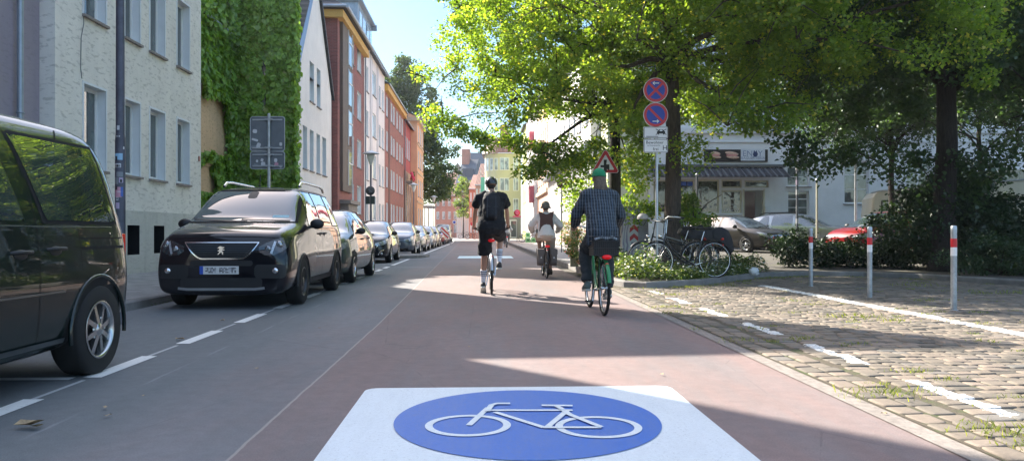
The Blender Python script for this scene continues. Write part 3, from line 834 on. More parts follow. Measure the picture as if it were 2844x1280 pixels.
mb.add(P+q, [(0,1,5,4),(1,2,6,5),(2,3,7,6),(3,0,4,7),(4,5,6,7),(3,2,1,0)]); mb.build('roof', MAT['tile_dark'], t)
mb = MB(); mb.tube([(-e,-e-.05,zt),(BLn,-e-.05,zt)], .09, 8); mb.tube([(-e-.05,-e,zt),(-e-.05,8,zt)], .09, 8); mb.build('gutter', MAT['zinc'], t)
downpipe(t, BLn-.15, 12.8, y=-.12)

# --- white apartment house with a grey dormer
WY2 = BY+BLn+.02; L2 = 11.
r_w2 = m_render('off_white_render', (.80,.73,.69), .0, .12); 
t = thing('white_apartment_house', 'white and pale grey four storey apartment house with boxy grey dormer', 'building', (-7.6, WY2, 0), LR)
wl = []
for k in range(4):
    z = 1.6+2.95*k
    wl += [(1.0,z,2.2,z+1.7),(4.2,z+.3,6.0,z+2.0,'three'),(7.6,z,8.6,z+1.6),(9.4,z,10.4,z+1.6)]
wall_mesh(L2, 13.35, 11, [w[:4] for w in wl], .15).build('wall', [r_w2, MAT['reveal']], t)
for w in wl: add_window(t, w[0],w[1],w[2],w[3], .15, w[4] if len(w) > 4 else 'two', glass='glass_blue')
mb = MB(); mb.box((3.2,-.03,3.),(6.9,.0,13.2)); 
mb = MB()
for (a, b) in ((2.9,3.9),(6.4,7.2)): mb.box((a,-.05,.2),(b,.0,13.3))
mb.build('grey_pilaster', m_render('pale_grey_render', (.62,.58,.58), 0, .1), t)
roof_par(L2, 13.35, 11, 3., .3).build('roof', [MAT['tile_dark'], r_w2], t); gutter(t, L2, 13.3)
mb = MB(); mb.box((.3,.4,13.6),(6.6,4.5,16.1)); dm = mb.build('dormer', MAT['zinc'], t)
for a in (.7, 2.3, 3.9, 5.3): 
    mb = MB(); mb.box((a,.36,14.2),(a+1.1,.41,15.7)); mb.build('dormer_window', MAT['glass_blue'], dm)
mb = MB(); mb.box((6.4,.0,15.8),(6.6,.6,16.2)); mb.box((.1,.1,16.1),(6.8,4.6,16.25)); mb.build('dormer_roof', MAT['zinc'], dm)
downpipe(t, .1, 13.2); 
# --- second brick house, maroon house, orange stucco house
YB = WY2+L2+.02; brick_b = m_brick('warm_red_brick', (.31,.115,.092), (.3,.2,.16), var=.15)
wl = [(x, z, x+1.1, z+1.65) for z in (1.8,4.7,7.6,10.4) for x in (1.0,4.2,6.0,8.6,11.0,13.2)]
t = building('brick_terrace_house', 'warm red brick terrace house with ochre cornice beyond the white apartments', 'building', F(YB, -7.6), LR, 15.5, 12.9, 11, wl, [brick_b, MAT['reveal']], .15, 'two', rise=3.2, glass='glass_blue')
mb = MB(); mb.box((0,-.3,12.3),(15.5,0,12.8)); mb.build('cornice', MAT['yellow_trim'], t)
mb = MB(); mb.box((2.6,-.03,1.0),(3.5,0,12.2)); mb.build('stair_strip', M('brown_stair_strip', (.12,.05,.04), .7), t)
mb = MB(); mb.box((4,2,14.5),(5,2.8,17.6)); mb.build('chimney', brick_b, t)
downpipe(t, 15.3, 12.6, mat='grey_pole')
YM = YB+15.52
wl = [(x, z, x+1.2, z+2.2) for z in (8.6,) for x in (.8,2.8,4.8)]
r_m = M('maroon_stucco', (.40,.075,.075), .8, bump=.2); r_or = m_render('orange_stucco', (.74,.44,.28), 0, .12)
t = building('maroon_house', 'narrow maroon red house with stone ground storeys and a flower box', 'building', F(YM, -7.6), LR, 7.0, 12.2, 11, wl, [r_m, MAT['reveal']], .15, 'two', rise=3.5, glass='glass_blue')
mb = MB(); mb.box((0,-.12,.1),(7,0,7.2))
mb.build('stone_front', M('tan_stone', (.42,.30,.20), .8, bump=.3), t)
for a in (.8,2.9,5.0):
    mb = MB(); mb.box((a,-.16,1.2),(a+1.2,-.115,5.9)); mb.build('tall_window', MAT['glass_blue'], t)
mb = MB(); mb.box((.5,-.75,6.0),(3.2,-.12,6.2)); bl = mb.build('balcony', MAT['sill_stone'], t)
mb = MB(); rs = np.random.RandomState(8)
for i in range(60):
    p = (rs.uniform(.5,3.2), rs.uniform(-.8,-.6), rs.uniform(6.3,7.1)); mb.ell(p, (.13,.13,.13), 6, 4, 0 if rs.rand() < .6 else 1)
mb.build('flower_box', [M('pink_red_flowers', (.65,.05,.12), .7), M('flower_leaves', (.08,.16,.04), .8)], bl)
for a in (1.5, 4.0):
    mb = MB(); mb.box((a,1.,13.3),(a+1.2,3,14.9)); d2 = mb.build('dormer', MAT['tile_dark'], t)
    mb = MB(); mb.box((a+.15,.95,13.5),(a+1.05,1.01,14.7)); mb.build('dormer_window', MAT['white_frame'], d2)
YO = YM+7.02
wl = [(x, z, x+1.1, z+1.9) for z in (1.8,5.0,8.2,11.) for x in (1.5,4.2,6.9)]
t = building('orange_stucco_house', 'apricot orange stucco house at the end of the left row, before the big tree', 'building', F(YO, -6.9), LR, 9.2, 13.6, 11, wl, [r_or, MAT['reveal']], .15, 'two', rise=2.2, glass='glass_blue')
mb = MB()
for z in (4.3, 7.5, 10.6): mb.box((0,-.08,z),(9.2,0,z+.2))
mb.box((-.08,-.3,13.1),(9.2,.0,13.5)); mb.box((-.3,-.3,13.1),(-.0,9,13.5)); mb.build('cornice', M('sand_cornice', (.55,.40,.28), .7), t)

# ------------------------------------------------------------------ far end of the street (right-hand side, seen where it bends)
def face(px0, px1, Z, ang=0.):
    """a facade whose left end is at picture column px0, depth Z, turned by ang"""
    a = W(px0, Z); c, s_ = cos(-YAW+ang), sin(-YAW+ang)
    # length so that its right end lands on column px1
    r = (px1-CX)/FOC
    # camera space: start (xa, Z); direction (cos ang, sin ang)
    xa = (px0-CX)/FOC*Z
    L = (r*Z-xa)/(cos(ang)-r*sin(ang))
    return a, -YAW+ang, L
def far_house(name, label, px0, px1, Z, ang, ztop, wall, floors, ncol, rise, D=10, roofmat=None, zf=2.0, **kw):
    o, rz, L = face(px0, px1, Z, ang)
    fh = (ztop-.6)/floors; cw = L/ncol; wl = []
    for k in range(floors):
        for i in range(ncol):
            cx_ = (i+.5)*cw; ww = min(.62, cw*.24); wl.append((cx_-ww, .9+k*fh+.1, cx_+ww, .9+k*fh+fh*.62))
    return building(name, label, 'building', o, rz, L, ztop, D, wl, [wall, MAT['reveal']], .15, 'two', rise=rise, roofmat=roofmat or MAT['tile_red'], glass='glass_blue', **kw), L
b_far = m_brick('far_orange_brick', (.50,.24,.18), (.4,.25,.2), var=.12)
t, L = far_house('brick_row_house', 'low orange brick house just right of the big far tree', 1208, 1272, 150, -.2, WZ(541,150), b_far, 3, 4, 4.5)
t, L = far_house('brick_town_house', 'orange brick house with dark slate gabled side, in the middle of the far end', 1268, 1312, 140, -.25, WZ(504,140), b_far, 4, 4, 4.2, D=8, roofmat=MAT['slate'])
mb = MB(); mb.poly([(L+.02,0,WZ(504,140)),(L+.02,8,WZ(504,140)),(L+.02,4,WZ(504,140)+4.6)], 0, (.06,0,0)); mb.build('slate_gable', MAT['slate'], t)
mb = MB(); mb.box((L-3,3,13),(L-1.6,4,16.5)); mb.build('chimney', b_far, t)
mb = MB(); mb.box((L*.3,.6,WZ(504,140)+.7),(L*.3+1.8,3,WZ(504,140)+2.4)); mb.build('dormer', MAT['slate'], t)
t, L = far_house('white_shop_front', 'small white shopfront below the orange brick houses', 1268, 1308, 137, -.25, 4.3, r_w2, 1, 6, .3, D=2, gut=False)
# slate roofed bulk behind
o, rz, L = face(1295, 1385, 152, .05)
building('slate_roof_house', 'large house with steep blue grey slate roof behind the far rooftops', 'building', o, rz, L, WZ(505,152), 12, [], [MAT['slate'], MAT['reveal']], rise=6.2, roofmat=MAT['slate'], gut=False)
o, rz, L = face(1236, 1292, 190, 0)
HH = WZ(525,190)
t = thing('cream_gable_house', 'beige gabled house rising behind the far orange brick houses', 'building', (o[0], o[1], 0), rz)
r_bg = m_render('beige_render', (.55,.47,.38), 0, .15)
wall_mesh(L, HH, 14, [], .1, 0, gable=(L*.62, WZ(455,190))).build('wall', [r_bg, MAT['reveal']], t)
mb = MB(); ap = WZ(455,190); mb.poly([(-.3,-.1,HH-.3),(L*.62,-.1,ap+.1),(L*.62,14,ap+.1),(-.3,14,HH-.3)], 0, (0,0,.2)); mb.poly([(L*.62,-.1,ap+.1),(L+.3,-.1,HH-.3),(L+.3,14,HH-.3),(L*.62,14,ap+.1)], 0, (0,0,.2)); mb.build('roof', MAT['tile_red'], t)
t, L = far_house('terracotta_house', 'bright terracotta rendered house left of the green rounded house', 1303, 1322, 128, -.1, WZ(524,128), m_render('terracotta_render', (.55,.22,.15), 0, .1), 3, 2, 2.5)
t, L = far_house('pink_house', 'pink house behind green scaffold netting, far right side', 1320, 1348, 124, -.15, WZ(512,124), m_render('pink_render', (.62,.33,.27), 0, .1), 3, 3, 3.6)
mb = MB()
for x in (0,1.2,2.4): 
    mb.tube([(x,-.9,.1),(x,-.9,11)], .04, 5)
for z in (2.5,5,7.5,10): mb.box((0,-.95,z),(2.4,-.3,z+.05))
o, rz, LL = face(1336, 1349, 122, 0)
sc = thing('scaffold', 'scaffold with green netting against the far pink house', 'scaffold', (o[0], o[1], .12), rz)
mb.build('frame', MAT['galv'], sc)
nt = NT('green_netting'); nt.base((.10,.45,.36)); nt.set(Alpha=.75, Roughness=.8)
mb = MB(); mb.box((0,-.99,5.),(2.4,-.97,9.6)); mb.build('netting', nt.mat, sc)

# --- green and yellow house with rounded corner bay
Zg = 112; o = W(1345, Zg); zt = WZ(426, Zg)
t = thing('rounded_green_house', 'pale green house with a rounded corner bay of white windows, far right side', 'building', (o[0], o[1], 0), -YAW)
LG = (1447-1345)/FOC*Zg; RAD = 2.2
r_gr = m_render('pale_green_render', (.55,.54,.36), 0, .1); r_gy = M('grey_green_ground_floor', (.30,.29,.25), .8)
def bayprof(u):
    """plan curve: rounded corner on the left, then straight"""
    q = pi/2*RAD
    if u < q: a = u/RAD; return (RAD-RAD*cos(a), RAD-RAD*sin(a)) 
    return (RAD+(u-q), 0)
q = pi/2*RAD; tot = q+LG-RAD
mb = MB()
us = list(np.linspace(0, q, 13))+list(np.linspace(q, tot, 8)[1:])
P = [bayprof(u) for u in us]; P = [(0, 10)]+P+[(LG, 10)]
mb.add([(x,y,z) for x, y in P for z in (3.3, zt)], [(2*i, 2*i+2, 2*i+3, 2*i+1) for i in range(len(P)-1)]+[tuple(2*i+1 for i in range(len(P)))], 0)
mb.add([(x,y,z) for x, y in P for z in (0, 3.3)], [(2*i, 2*i+2, 2*i+3, 2*i+1) for i in range(len(P)-1)], 1)
mb.build('wall', [r_gr, r_gy], t)
for k in range(3):
    z = 4.1+k*(zt-3.6)/3
    for i in range(4):
        u0 = .45+i*q*.22; u1 = u0+q*.16; a = bayprof(u0); b = bayprof(u1); d = Vector((b[0]-a[0], b[1]-a[1])); n_ = Vector((d.y, -d.x)).normalized()*.04
        mb = MB(); mb.poly([(a[0]+n_.x,a[1]+n_.y,z),(b[0]+n_.x,b[1]+n_.y,z),(b[0]+n_.x,b[1]+n_.y,z+1.8),(a[0]+n_.x,a[1]+n_.y,z+1.8)], 0, (-n_.x,-n_.y,0)); w = mb.build('window', MAT['white_frame'], t)
        a = Vector(a)+d*.12; b = Vector(b)-d*.12; n_ *= 1.3
        mb = MB(); mb.poly([(a.x+n_.x,a.y+n_.y,z+.1),(b.x+n_.x,b.y+n_.y,z+.1),(b.x+n_.x,b.y+n_.y,z+1.7),(a.x+n_.x,a.y+n_.y,z+1.7)], 0, (-n_.x*.2,-n_.y*.2,0)); mb.build('pane', MAT['glass_blue'], w)
    for (x0, x1) in ((RAD+.05, RAD+1.45), (RAD+2.0, RAD+2.8)):
        mb = MB(); mb.box((x0,-.05,z),(x1,0,z+1.9)); w = mb.build('window', MAT['white_frame'], t)
        mb = MB(); mb.box((x0+.1,-.065,z+.1),((x0+x1)/2-.05,-.05,z+1.8)); mb.box(((x0+x1)/2+.05,-.065,z+.1),(x1-.1,-.05,z+1.8)); mb.build('pane', MAT['glass_blue'], w)
mb = MB(); mb.add([(x+(-.4 if x < LG-.1 else .2), y-.4, zt) for x, y in P]+[(x+(.5 if x < 3 else -.5), y+2.0, zt+2.6) for x, y in P], [(i, i+1, i+1+len(P), i+len(P)) for i in range(len(P)-1)]+[tuple(range(len(P), 2*len(P)))]); mb.build('roof', MAT['tile_red'], t)
mb = MB(); mb.box((RAD+.6,-.06,.2),(RAD+2.6,.0,2.9)); w = mb.build('shop_window', MAT['white_frame'], t)
mb = MB(); mb.box((RAD+.75,-.07,.4),(RAD+1.5,-.055,2.7)); mb.box((RAD+1.7,-.07,.4),(RAD+2.45,-.055,2.7)); mb.build('pane', MAT['glass'], w)
mb = MB(); mb.box((LG*.42,4,zt+1.5),(LG*.42+1.2,5,zt+4.6)); mb.build('chimney', b_far, t)

# --- right-hand street row, facing the street (-x)
RR = R(-90)
def right_house(name, label, y0, y1, H, wall, wins, x=5.9, **kw):
    return building(name, label, 'building', (x, y1), RR, y1-y0, H, 9, wins, [wall, MAT['reveal']], .15, glass='glass_blue', **kw)
def grid(L, n, zs, w=.9, h=1.6): return [((i+.5)*L/n-w/2, z, (i+.5)*L/n+w/2, z+h) for i in range(n) for z in zs]
t = right_house('lime_house', 'narrow house with lime yellow rendered front right of the rounded green house', 99, 108, 15, M('lime_render', (.66,.68,.20), .8), grid(9, 3, (5,8,11)), rise=2.5)
t = right_house('pale_grey_house', 'pale grey house with small pink balconies on the right side of the street', 80, 98.98, 15.5, m_render('pale_grey_smooth', (.55,.53,.52), 0, .1), grid(19, 6, (1.2,4.6,7.8,11.)), rise=2.5)
for z in (4.4, 10.4):
    mb = MB(); mb.box((12.,-.5,z),(14.2,0,z+1.8)); mb.build('balcony', M('pink_panel', (.70,.12,.16), .6), t)
r_or2 = m_render('apricot_render', (.72,.46,.33), 0, .1)
t = right_house('apricot_house', 'apricot coloured house with cream cornices on the right side of the street', 66.5, 79.98, 13.5, r_or2, grid(13.4, 6, (1.2,5.6,9.)), rise=2.5)
mb = MB()
for z in (4.6, 8.4): mb.box((0,-.25,z),(13.4,0,z+.35))
mb.build('cornice', M('cream_stone', (.65,.55,.42), .7), t)
t = right_house('white_ribbed_house', 'white house with ribbed pilasters and dark cornice behind the round brown sign', 41, 66.48, 12, M('white_panel_render', (.72,.70,.68), .7, bump=.1), grid(25.4, 9, (7.0,), .8, 1.6), rise=2.5)
mb = MB()
for i in range(34): mb.box((.4+i*.74,-.10,.3),(.4+i*.74+.22,0,5.3))
mb.build('pilaster', M('white_pilaster', (.74,.72,.70), .6), t); t.children if False else None
for i in range(11):
    mb = MB(); mb.box((.7+i*2.22,-.03,.9),(.7+i*2.22+.38,0,4.6)); mb.build('slit_window', MAT['glass_blue'], t)
mb = MB(); mb.box((0,-.55,5.35),(25.4,0,5.6)); mb.box((0,-.3,5.6),(25.4,0,5.9)); mb.build('cornice', MAT['sign_grey'], t)

# ------------------------------------------------------------------ shop building across the little square
ZB = 38.; o = (ZB*sin(YAW), ZB*cos(YAW)); mp = ZB/FOC
U = lambda px: (px-CX)*mp
V = lambda py: CAMH+(HY-py)*mp
r_sh = m_render('cool_white_render', (.74,.76,.78), 0, .12); r_yg = m_render('pale_yellow_green_render', (.62,.62,.44), 0, .12)
t = thing('corner_shop_building', 'long white rendered building with a baguette shop behind the parked cars', 'building', (o[0], o[1], 0), -YAW)
uoff = U(1802)
def hb(px0, py0, px1, py1): return (U(px0)-uoff, V(py1), U(px1)-uoff, V(py0))
shop_open = [hb(1815,500,1868,592), hb(1872,499,1930,592), hb(1936,499,1998,592), hb(2004,528,2061,592), hb(2004,499,2061,522), hb(2068,501,2135,521)]
door_o = (U(2066)-uoff, .35, U(2121)-uoff, V(529))
wins = [hb(2186,438,2250,518), hb(2345,447,2414,566), hb(2756,459,2820,559), hb(2520,447,2585,566), hb(2640,447,2705,566), hb(2900,447,2965,566), hb(3040,447,3105,566)]
ent = hb(2188,530,2248,600)
upz = [(w[0], 6.6, w[2], 8.6) for w in wins]+[(U(px)-uoff, 6.6, U(px+60)-uoff, 8.6) for px in (1830,1930,2040)]
LB = U(3400)-uoff
mb = wall_mesh(LB, 11.5, 9, shop_open+[door_o]+wins+[ent]+upz, .3, 0.); mb.build('wall', [r_sh, MAT['reveal']], t)
for w in wins+upz: add_window(t, *w, .22, 'grid')
w = add_window(t, *ent, .22, 'grid', sill=None)
sh_frame = M('shop_frame', (.55,.53,.42), .5)
MAT['shop_frame'] = sh_frame
for w in shop_open: add_window(t, *w, .16, 'none', frame='shop_frame', glass='shop_glass', sill=None)
mb = MB(); mb.box((door_o[0],.3,door_o[1]),(door_o[2],.34,door_o[3])); 
dd = mb.build('doorway', M('dark_interior', (.012,.01,.01), .9), t)
mb = MB(); mb.box((door_o[0]+.06,.22,door_o[1]+.02),(door_o[0]+.62,.27,door_o[3]-.05)); d1 = mb.build('door', M('dark_red_door', (.06,.004,.007), .35, coat=.3), t)
mb = MB(); mb.box((door_o[0]+.55,.16,1.3),(door_o[0]+.58,.2,1.8)); mb.build('handle', MAT['chrome'], d1)
mb = MB()
for a in (door_o[0]-.06, door_o[2]-.02): mb.box((a,-.02,.35),(a+.08,.14,door_o[3]+.06))
mb.build('door_frame', sh_frame, t)
# lower shopfront panels with washed red graphic
mb = MB(); mb.box((U(1936)-uoff,-.015,.4),(U(2061)-uoff,.0,V(596))); pn = mb.build('stall_riser', M('stall_riser', (.45,.43,.42), .6, bump=.1), t)
mb = MB(); mb.poly([(U(2010)-uoff,-.02,V(600)),(U(2052)-uoff,-.02,V(606)),(U(2060)-uoff,-.02,V(614)),(U(2012)-uoff,-.02,V(612))], 0, (0,.003,0)); mb.build('red_graphic', M('faded_red', (.45,.10,.07), .6), pn)
# awning with ribs
mb = MB(); a0, a1 = U(1797)-uoff, U(2172)-uoff; n = 64; vs = []
for i in range(n+1):
    x = lerp(a0, a1, i/n); dz = .028*(1 if i % 2 else -1)
    vs += [(x,-.12,V(466)+dz), (x+.0,-1.15,V(492)+dz), (x,-1.17,V(497))]
mb.add(vs, [(3*i,3*i+3,3*i+4,3*i+1) for i in range(n)]+[(3*i+1,3*i+4,3*i+5,3*i+2) for i in range(n)], 0)
na = NT('striped_awning'); na.base((.12,.12,.14)); 
tc = na.node('ShaderNodeTexCoord'); sp = na.node('ShaderNodeSeparateXYZ'); na.link(tc.outputs['Object'], sp.inputs[0])
na.base(na.mix(na.math('GREATER_THAN', na.math('FRACT', na.math('MULTIPLY', sp.outputs[0], 1/.30)), .72), (.035,.035,.045), (.12,.125,.14))); na.set(Roughness=.8)
aw = thing('awning', 'dark grey striped awning over the baguette shop window', 'awning', (o[0], o[1], 0), -YAW)
aw.location = Vector((o[0], o[1], 0))+Matrix.Rotation(-YAW, 3, 'Z')@Vector((uoff, 0, 0))
t.location = aw.location
mb.build('canopy', na.mat, aw, fixn=False)
mb = MB(); mb.box((a0-.1,-.28,V(463)),(a1+.1,0,V(458))); mb.box((a0-.1,-.24,V(466)),(a1+.1,-.01,V(463)+.001)); mb.build('cassette', MAT['sign_grey'], aw)
mb = MB()
for x in (a0+.3, a1-.3): mb.bar((x,-.05,V(480)),(x,-1.1,V(494)), .05)
mb.build('arm', MAT['grey_pole'], aw)
# mouldings
mb = MB(); mb.box((0,-.06,V(396)),(LB,0,V(393))); mb.box((0,-.14,5.95),(LB,0,6.2)); mb.box((0,-.2,11.2),(LB,0,11.6)); mb.build('moulding', MAT['reveal'], t)
roof_par(LB, 11.5, 9, 3, .4).build('roof', [MAT['tile_dark'], r_sh], t)
# shop sign
sg = thing('shop_sign', 'black shop sign with two baguettes and white ENJOY BAGUETTERIA panel above the awning', 'sign')
sg.location = t.location; sg.rotation_euler = t.rotation_euler
x0, x1 = U(1955)-uoff, U(2131)-uoff
mb = MB(); mb.box((x0,-.08,V(450)),(x1,-.004,V(416))); mb.build('board', MAT['black_plastic'], sg)
xp0, xp1 = U(2056)-uoff, U(2123)-uoff
mb = MB(); mb.box((xp0,-.10,V(447)),(xp1,-.082,V(415))); mb.build('white_panel', M('pale_sign_panel', (.62,.66,.72), .5), sg)
bag = M('bread_crust', (.62,.40,.30), .7, var=.3, vs=20); ham = M('ham_filling', (.55,.22,.2), .6)
for (pa, pb, pc) in ((1972,2000,430),(2012,2050,430)):
    mb = MB(); xm = (U(pa)+U(pb))/2-uoff; hw = (U(pb)-U(pa))/2
    mb.ell((xm,-.10,V(pc-3)), (hw,.03,.09), 12, 6, 0, Matrix.Rotation(R(8),3,'Y')); mb.ell((xm+.05,-.10,V(pc+7)), (hw*.95,.03,.08), 12, 6, 0, Matrix.Rotation(R(4),3,'Y')); mb.ell((xm,-.105,V(pc+2)), (hw*.9,.03,.05), 12, 6, 1)
    mb.build('baguette_picture', [bag, ham], sg)
txt = M('sign_text_grey', (.22,.28,.42), .6)
text_obj('lettering', 'ENJ', .40, txt, sg, ((xp0*.68+xp1*.32),-.105,V(428)))
text_obj('lettering', 'Y', .40, txt, sg, (xp0*.2+xp1*.8,-.105,V(428)))
mb = MB(); xo = xp0*.40+xp1*.60; mb.ell((xo,-.105,V(429)), (.12,.012,.13), 12, 8); mb.ell((xo-.05,-.105,V(422)), (.03,.01,.06), 6, 4); mb.ell((xo+.05,-.105,V(422)), (.03,.01,.06), 6, 4); mb.build('emblem', M('emblem_navy', (.03,.05,.14), .6), sg)
text_obj('lettering', 'BAGUETTERIA', .185, txt, sg, ((xp0+xp1)/2,-.105,V(440)))
wt = M('window_lettering', (.6,.62,.65), .6)
text_obj('window_lettering', '~ENJOY~', .26, wt, t, ((U(2004)+U(2061))/2-uoff,.10,V(586)))
text_obj('window_lettering', 'BAGUETTERIA', .10, wt, t, ((U(2004)+U(2061))/2-uoff,.10,V(577)))
rs = np.random.RandomState(5); dmat = [M('display_items', (.32,.33,.33), .6, var=.4), M('display_items_pale', (.7,.7,.66), .6)]
for i in range(16):
    a = (1936, 2004)[i % 2]; xx = U(a+8+rs.uniform(0,42))-uoff; zz = V(rs.uniform(548,585)); w_, h_ = rs.uniform(.06,.18), rs.uniform(.04,.16)
    MB().box((xx,.095,zz),(xx+w_,.105,zz+h_)).build('display_item', dmat[i % 3 == 0], t)
mb = MB()
for a in (1893, 1910): mb.box((U(a)-uoff,.06,V(516)),(U(a+14)-uoff,.075,V(505)))
mb.build('blue_poster', M('blue_poster', (.03,.12,.55), .5), t)
mb = MB(); mb.box((U(2124)-uoff,-.14,V(596)),(U(2137)-uoff,0,V(573))); mb.build('letter_box', MAT['reveal'], t)
# yellow green end section
t2 = building('yellow_green_house', 'pale yellow green corner house behind the second linden trunk', 'building', (o[0], o[1]), -YAW, U(1800)-U(1688), 11.2, 8,
   [(U(1716)-U(1688), V(606), U(1752)-U(1688), V(545),'two')], [r_yg, MAT['reveal']], .18, rise=3)
t2.location = Vector((o[0], o[1], 0))+Matrix.Rotation(-YAW, 3, 'Z')@Vector((U(1688), .08, 0))
mb = MB(); mb.box((U(1803)-U(1688)-.25,-.10,V(462)),(U(1803)-U(1688)-.15,-.06,V(440))); mb.build('bracket', MAT['grey_pole'], t2)
# ================================================================== vegetation
LEAF6 = np.array([(0,0,0),(.40,.12,.04),(.44,.52,.07),(0,1.05,-.10),(-.44,.52,.07),(-.40,.12,.04)])
LEAF4 = np.array([(0,0,0),(.40,.45,.06),(0,1.05,-.05),(-.40,.45,.06)])
def leaves(name, centers, size, mat, parent, seed=1, tmpl=LEAF4, up=.35, droop=.25, nrm=None, jit=.35):
    """one leaf blade per centre, random attitudes; centres (N,3)"""
    rs = np.random.RandomState(seed); n = len(centers)
    N = rs.normal(size=(n,3)); N[:,2] = np.abs(N[:,2])*1.0+up
    if nrm is not None: N = nrm+rs.normal(size=(n,3))*jit
    N /= np.linalg.norm(N, axis=1)[:,None]
    T = rs.normal(size=(n,3)); T[:,2] -= droop*3
    T -= N*np.sum(T*N, axis=1)[:,None]; T /= np.linalg.norm(T, axis=1)[:,None]+1e-9
    B = np.cross(T, N); s = size*rs.uniform(.6, 1.25, n)
    k = len(tmpl)
    V = centers[:,None,:]+s[:,None,None]*(tmpl[None,:,0,None]*B[:,None,:]+tmpl[None,:,1,None]*T[:,None,:]+tmpl[None,:,2,None]*N[:,None,:])
    return raw_mesh(name, V.reshape(-1,3), k, mat, parent)

def clump_points(rs, cl, per, r, flat=.7, shell=.55):
    """leaf points in flattened clumps"""
    n = len(cl)*per; c = np.repeat(cl, per, axis=0)
    d = rs.normal(size=(n,3)); d /= np.linalg.norm(d, axis=1)[:,None]
    rr = r*(shell+(1-shell)*rs.rand(n))*np.repeat(rs.uniform(.6,1.3,len(cl)), per); rr *= rs.rand(n)**.25
    d[:,2] *= flat
    return c+d*rr[:,None]

def crown_clumps(rs, ells, n, inner=.45, noise=.18):
    """clump centres in a union of ellipsoids [(c, r)], biased to the outside"""
    vol = np.array([e[1][0]*e[1][1]*e[1][2] for e in ells])**(2/3.); vol /= vol.sum(); out = []
    for (c, r), v in zip(ells, vol):
        m = max(3, int(n*v)); d = rs.normal(size=(m,3)); d /= np.linalg.norm(d, axis=1)[:,None]
        q = inner+(1-inner)*rs.rand(m)**.6; q *= 1+rs.normal(size=m)*noise*.5
        out.append(np.array(c)+d*q[:,None]*np.array(r))
    return np.concatenate(out)

def limb_tree(mb, base, h, r0, tips, rs, lean=(0,0), split=.35, mi=0, flare=1.5):
    """tapered trunk with curved limbs to tips; returns nothing"""
    bx, by, bz = base; top = Vector((bx+lean[0], by+lean[1], bz+h))
    pts = []; k = 8
    for i in range(k+1):
        t = i/k; pts.append(Vector((bx+lean[0]*t+rs.uniform(-1,1)*.03*h*.3*t, by+lean[1]*t+rs.uniform(-1,1)*.01*h, bz+h*t)))
    rad = [r0*(flare if i == 0 else 1.)*(1-.72*(i/k)**1.1) for i in range(k+1)]
    pts.insert(1, pts[0].lerp(pts[1], .22)); rad.insert(1, r0*1.08)
    mb.tube(pts, rad, 12, mi)
    for tp in tips:
        tp = Vector(tp); f = max(split, min(.95, (tp.z-bz)/h*.75)); st = Vector((bx+lean[0]*f, by+lean[1]*f, bz+h*f))
        mid = st.lerp(tp, .5)+Vector((rs.uniform(-.3,.3), rs.uniform(-.3,.3), rs.uniform(-.1,.5)))
        q1 = st.lerp(mid, .5)+Vector((0,0,.12)); rr = r0*(1-.72*f)*.55
        mb.tube([st, q1, mid, mid.lerp(tp,.55)+Vector((0,0,.15)), tp], [rr, rr*.8, rr*.6, rr*.35, rr*.12], 6, mi)

def make_tree(name, label, base, h, r0, ells, nclump, per, cr, size, lmat, bmat, seed, tmpl=LEAF4, split=.35, lean=(0,0), extra=None, group=None, flat=.7, lowcut=None, inner=.45, ntips=26, droop=.25):
    rs = np.random.RandomState(seed)
    t = thing(name, label, 'tree', base, 0, group)
    b0 = np.array(base)
    cl = crown_clumps(rs, ells, nclump, inner)-b0
    if lowcut is not None: cl = cl[cl[:,2]+b0[2] > lowcut+rs.uniform(-.3,.5,len(cl))]
    if extra is not None: cl = np.concatenate([cl, np.array(extra)-b0])
    P = clump_points(rs, cl, per, cr, flat)
    P = P[P[:,2] > .25]
    leaves('crown', P, size, lmat, t, seed+1, tmpl, droop=droop)
    mb = MB(); rr = np.random.RandomState(seed+5); idx = rr.choice(len(cl), min(ntips, len(cl)), replace=False)
    limb_tree(mb, (0,0,-.05), h, r0, [tuple(cl[i]) for i in idx], rr, lean, split)
    mb.build('trunk', bmat, t, fixn=False)
    # twigs inside the crown
    mb = MB()
    for i in rr.choice(len(cl), min(110, len(cl)), replace=False):
        c = Vector(cl[i]); 
        for _ in range(3):
            e = c+Vector(rr.normal(size=3))*cr*.8; mb.tube([c-Vector((0,0,.1)), c.lerp(e,.5)+Vector((0,0,.05)), e], [.022,.014,.006], 4)
    mb.build('branches', bmat, t, fixn=False)
    return t

lf_lin = m_leaf('linden_leaves', (.055,.120,.020), (.150,.250,.042), .55, (.34,.36,.08), .06, tcol=(3.6,3.0,1.0))
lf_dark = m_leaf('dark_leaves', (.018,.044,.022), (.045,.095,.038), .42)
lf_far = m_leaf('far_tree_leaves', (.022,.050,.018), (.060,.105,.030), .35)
lf_ivy = m_leaf('ivy_leaves', (.070,.160,.020), (.21,.37,.055), .35, (.16,.22,.03), .05)
lf_bright = m_leaf('bright_plant_leaves', (.06,.12,.02), (.14,.22,.045), .45, (.40,.42,.25), .12)
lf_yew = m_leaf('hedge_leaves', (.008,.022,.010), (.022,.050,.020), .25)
bark = m_bark('linden_bark'); bark_d = m_bark('dark_bark', (.030,.024,.020))

def pz(px, py, Z): w = W(px, Z); return (w[0], w[1], WZ(py, Z))
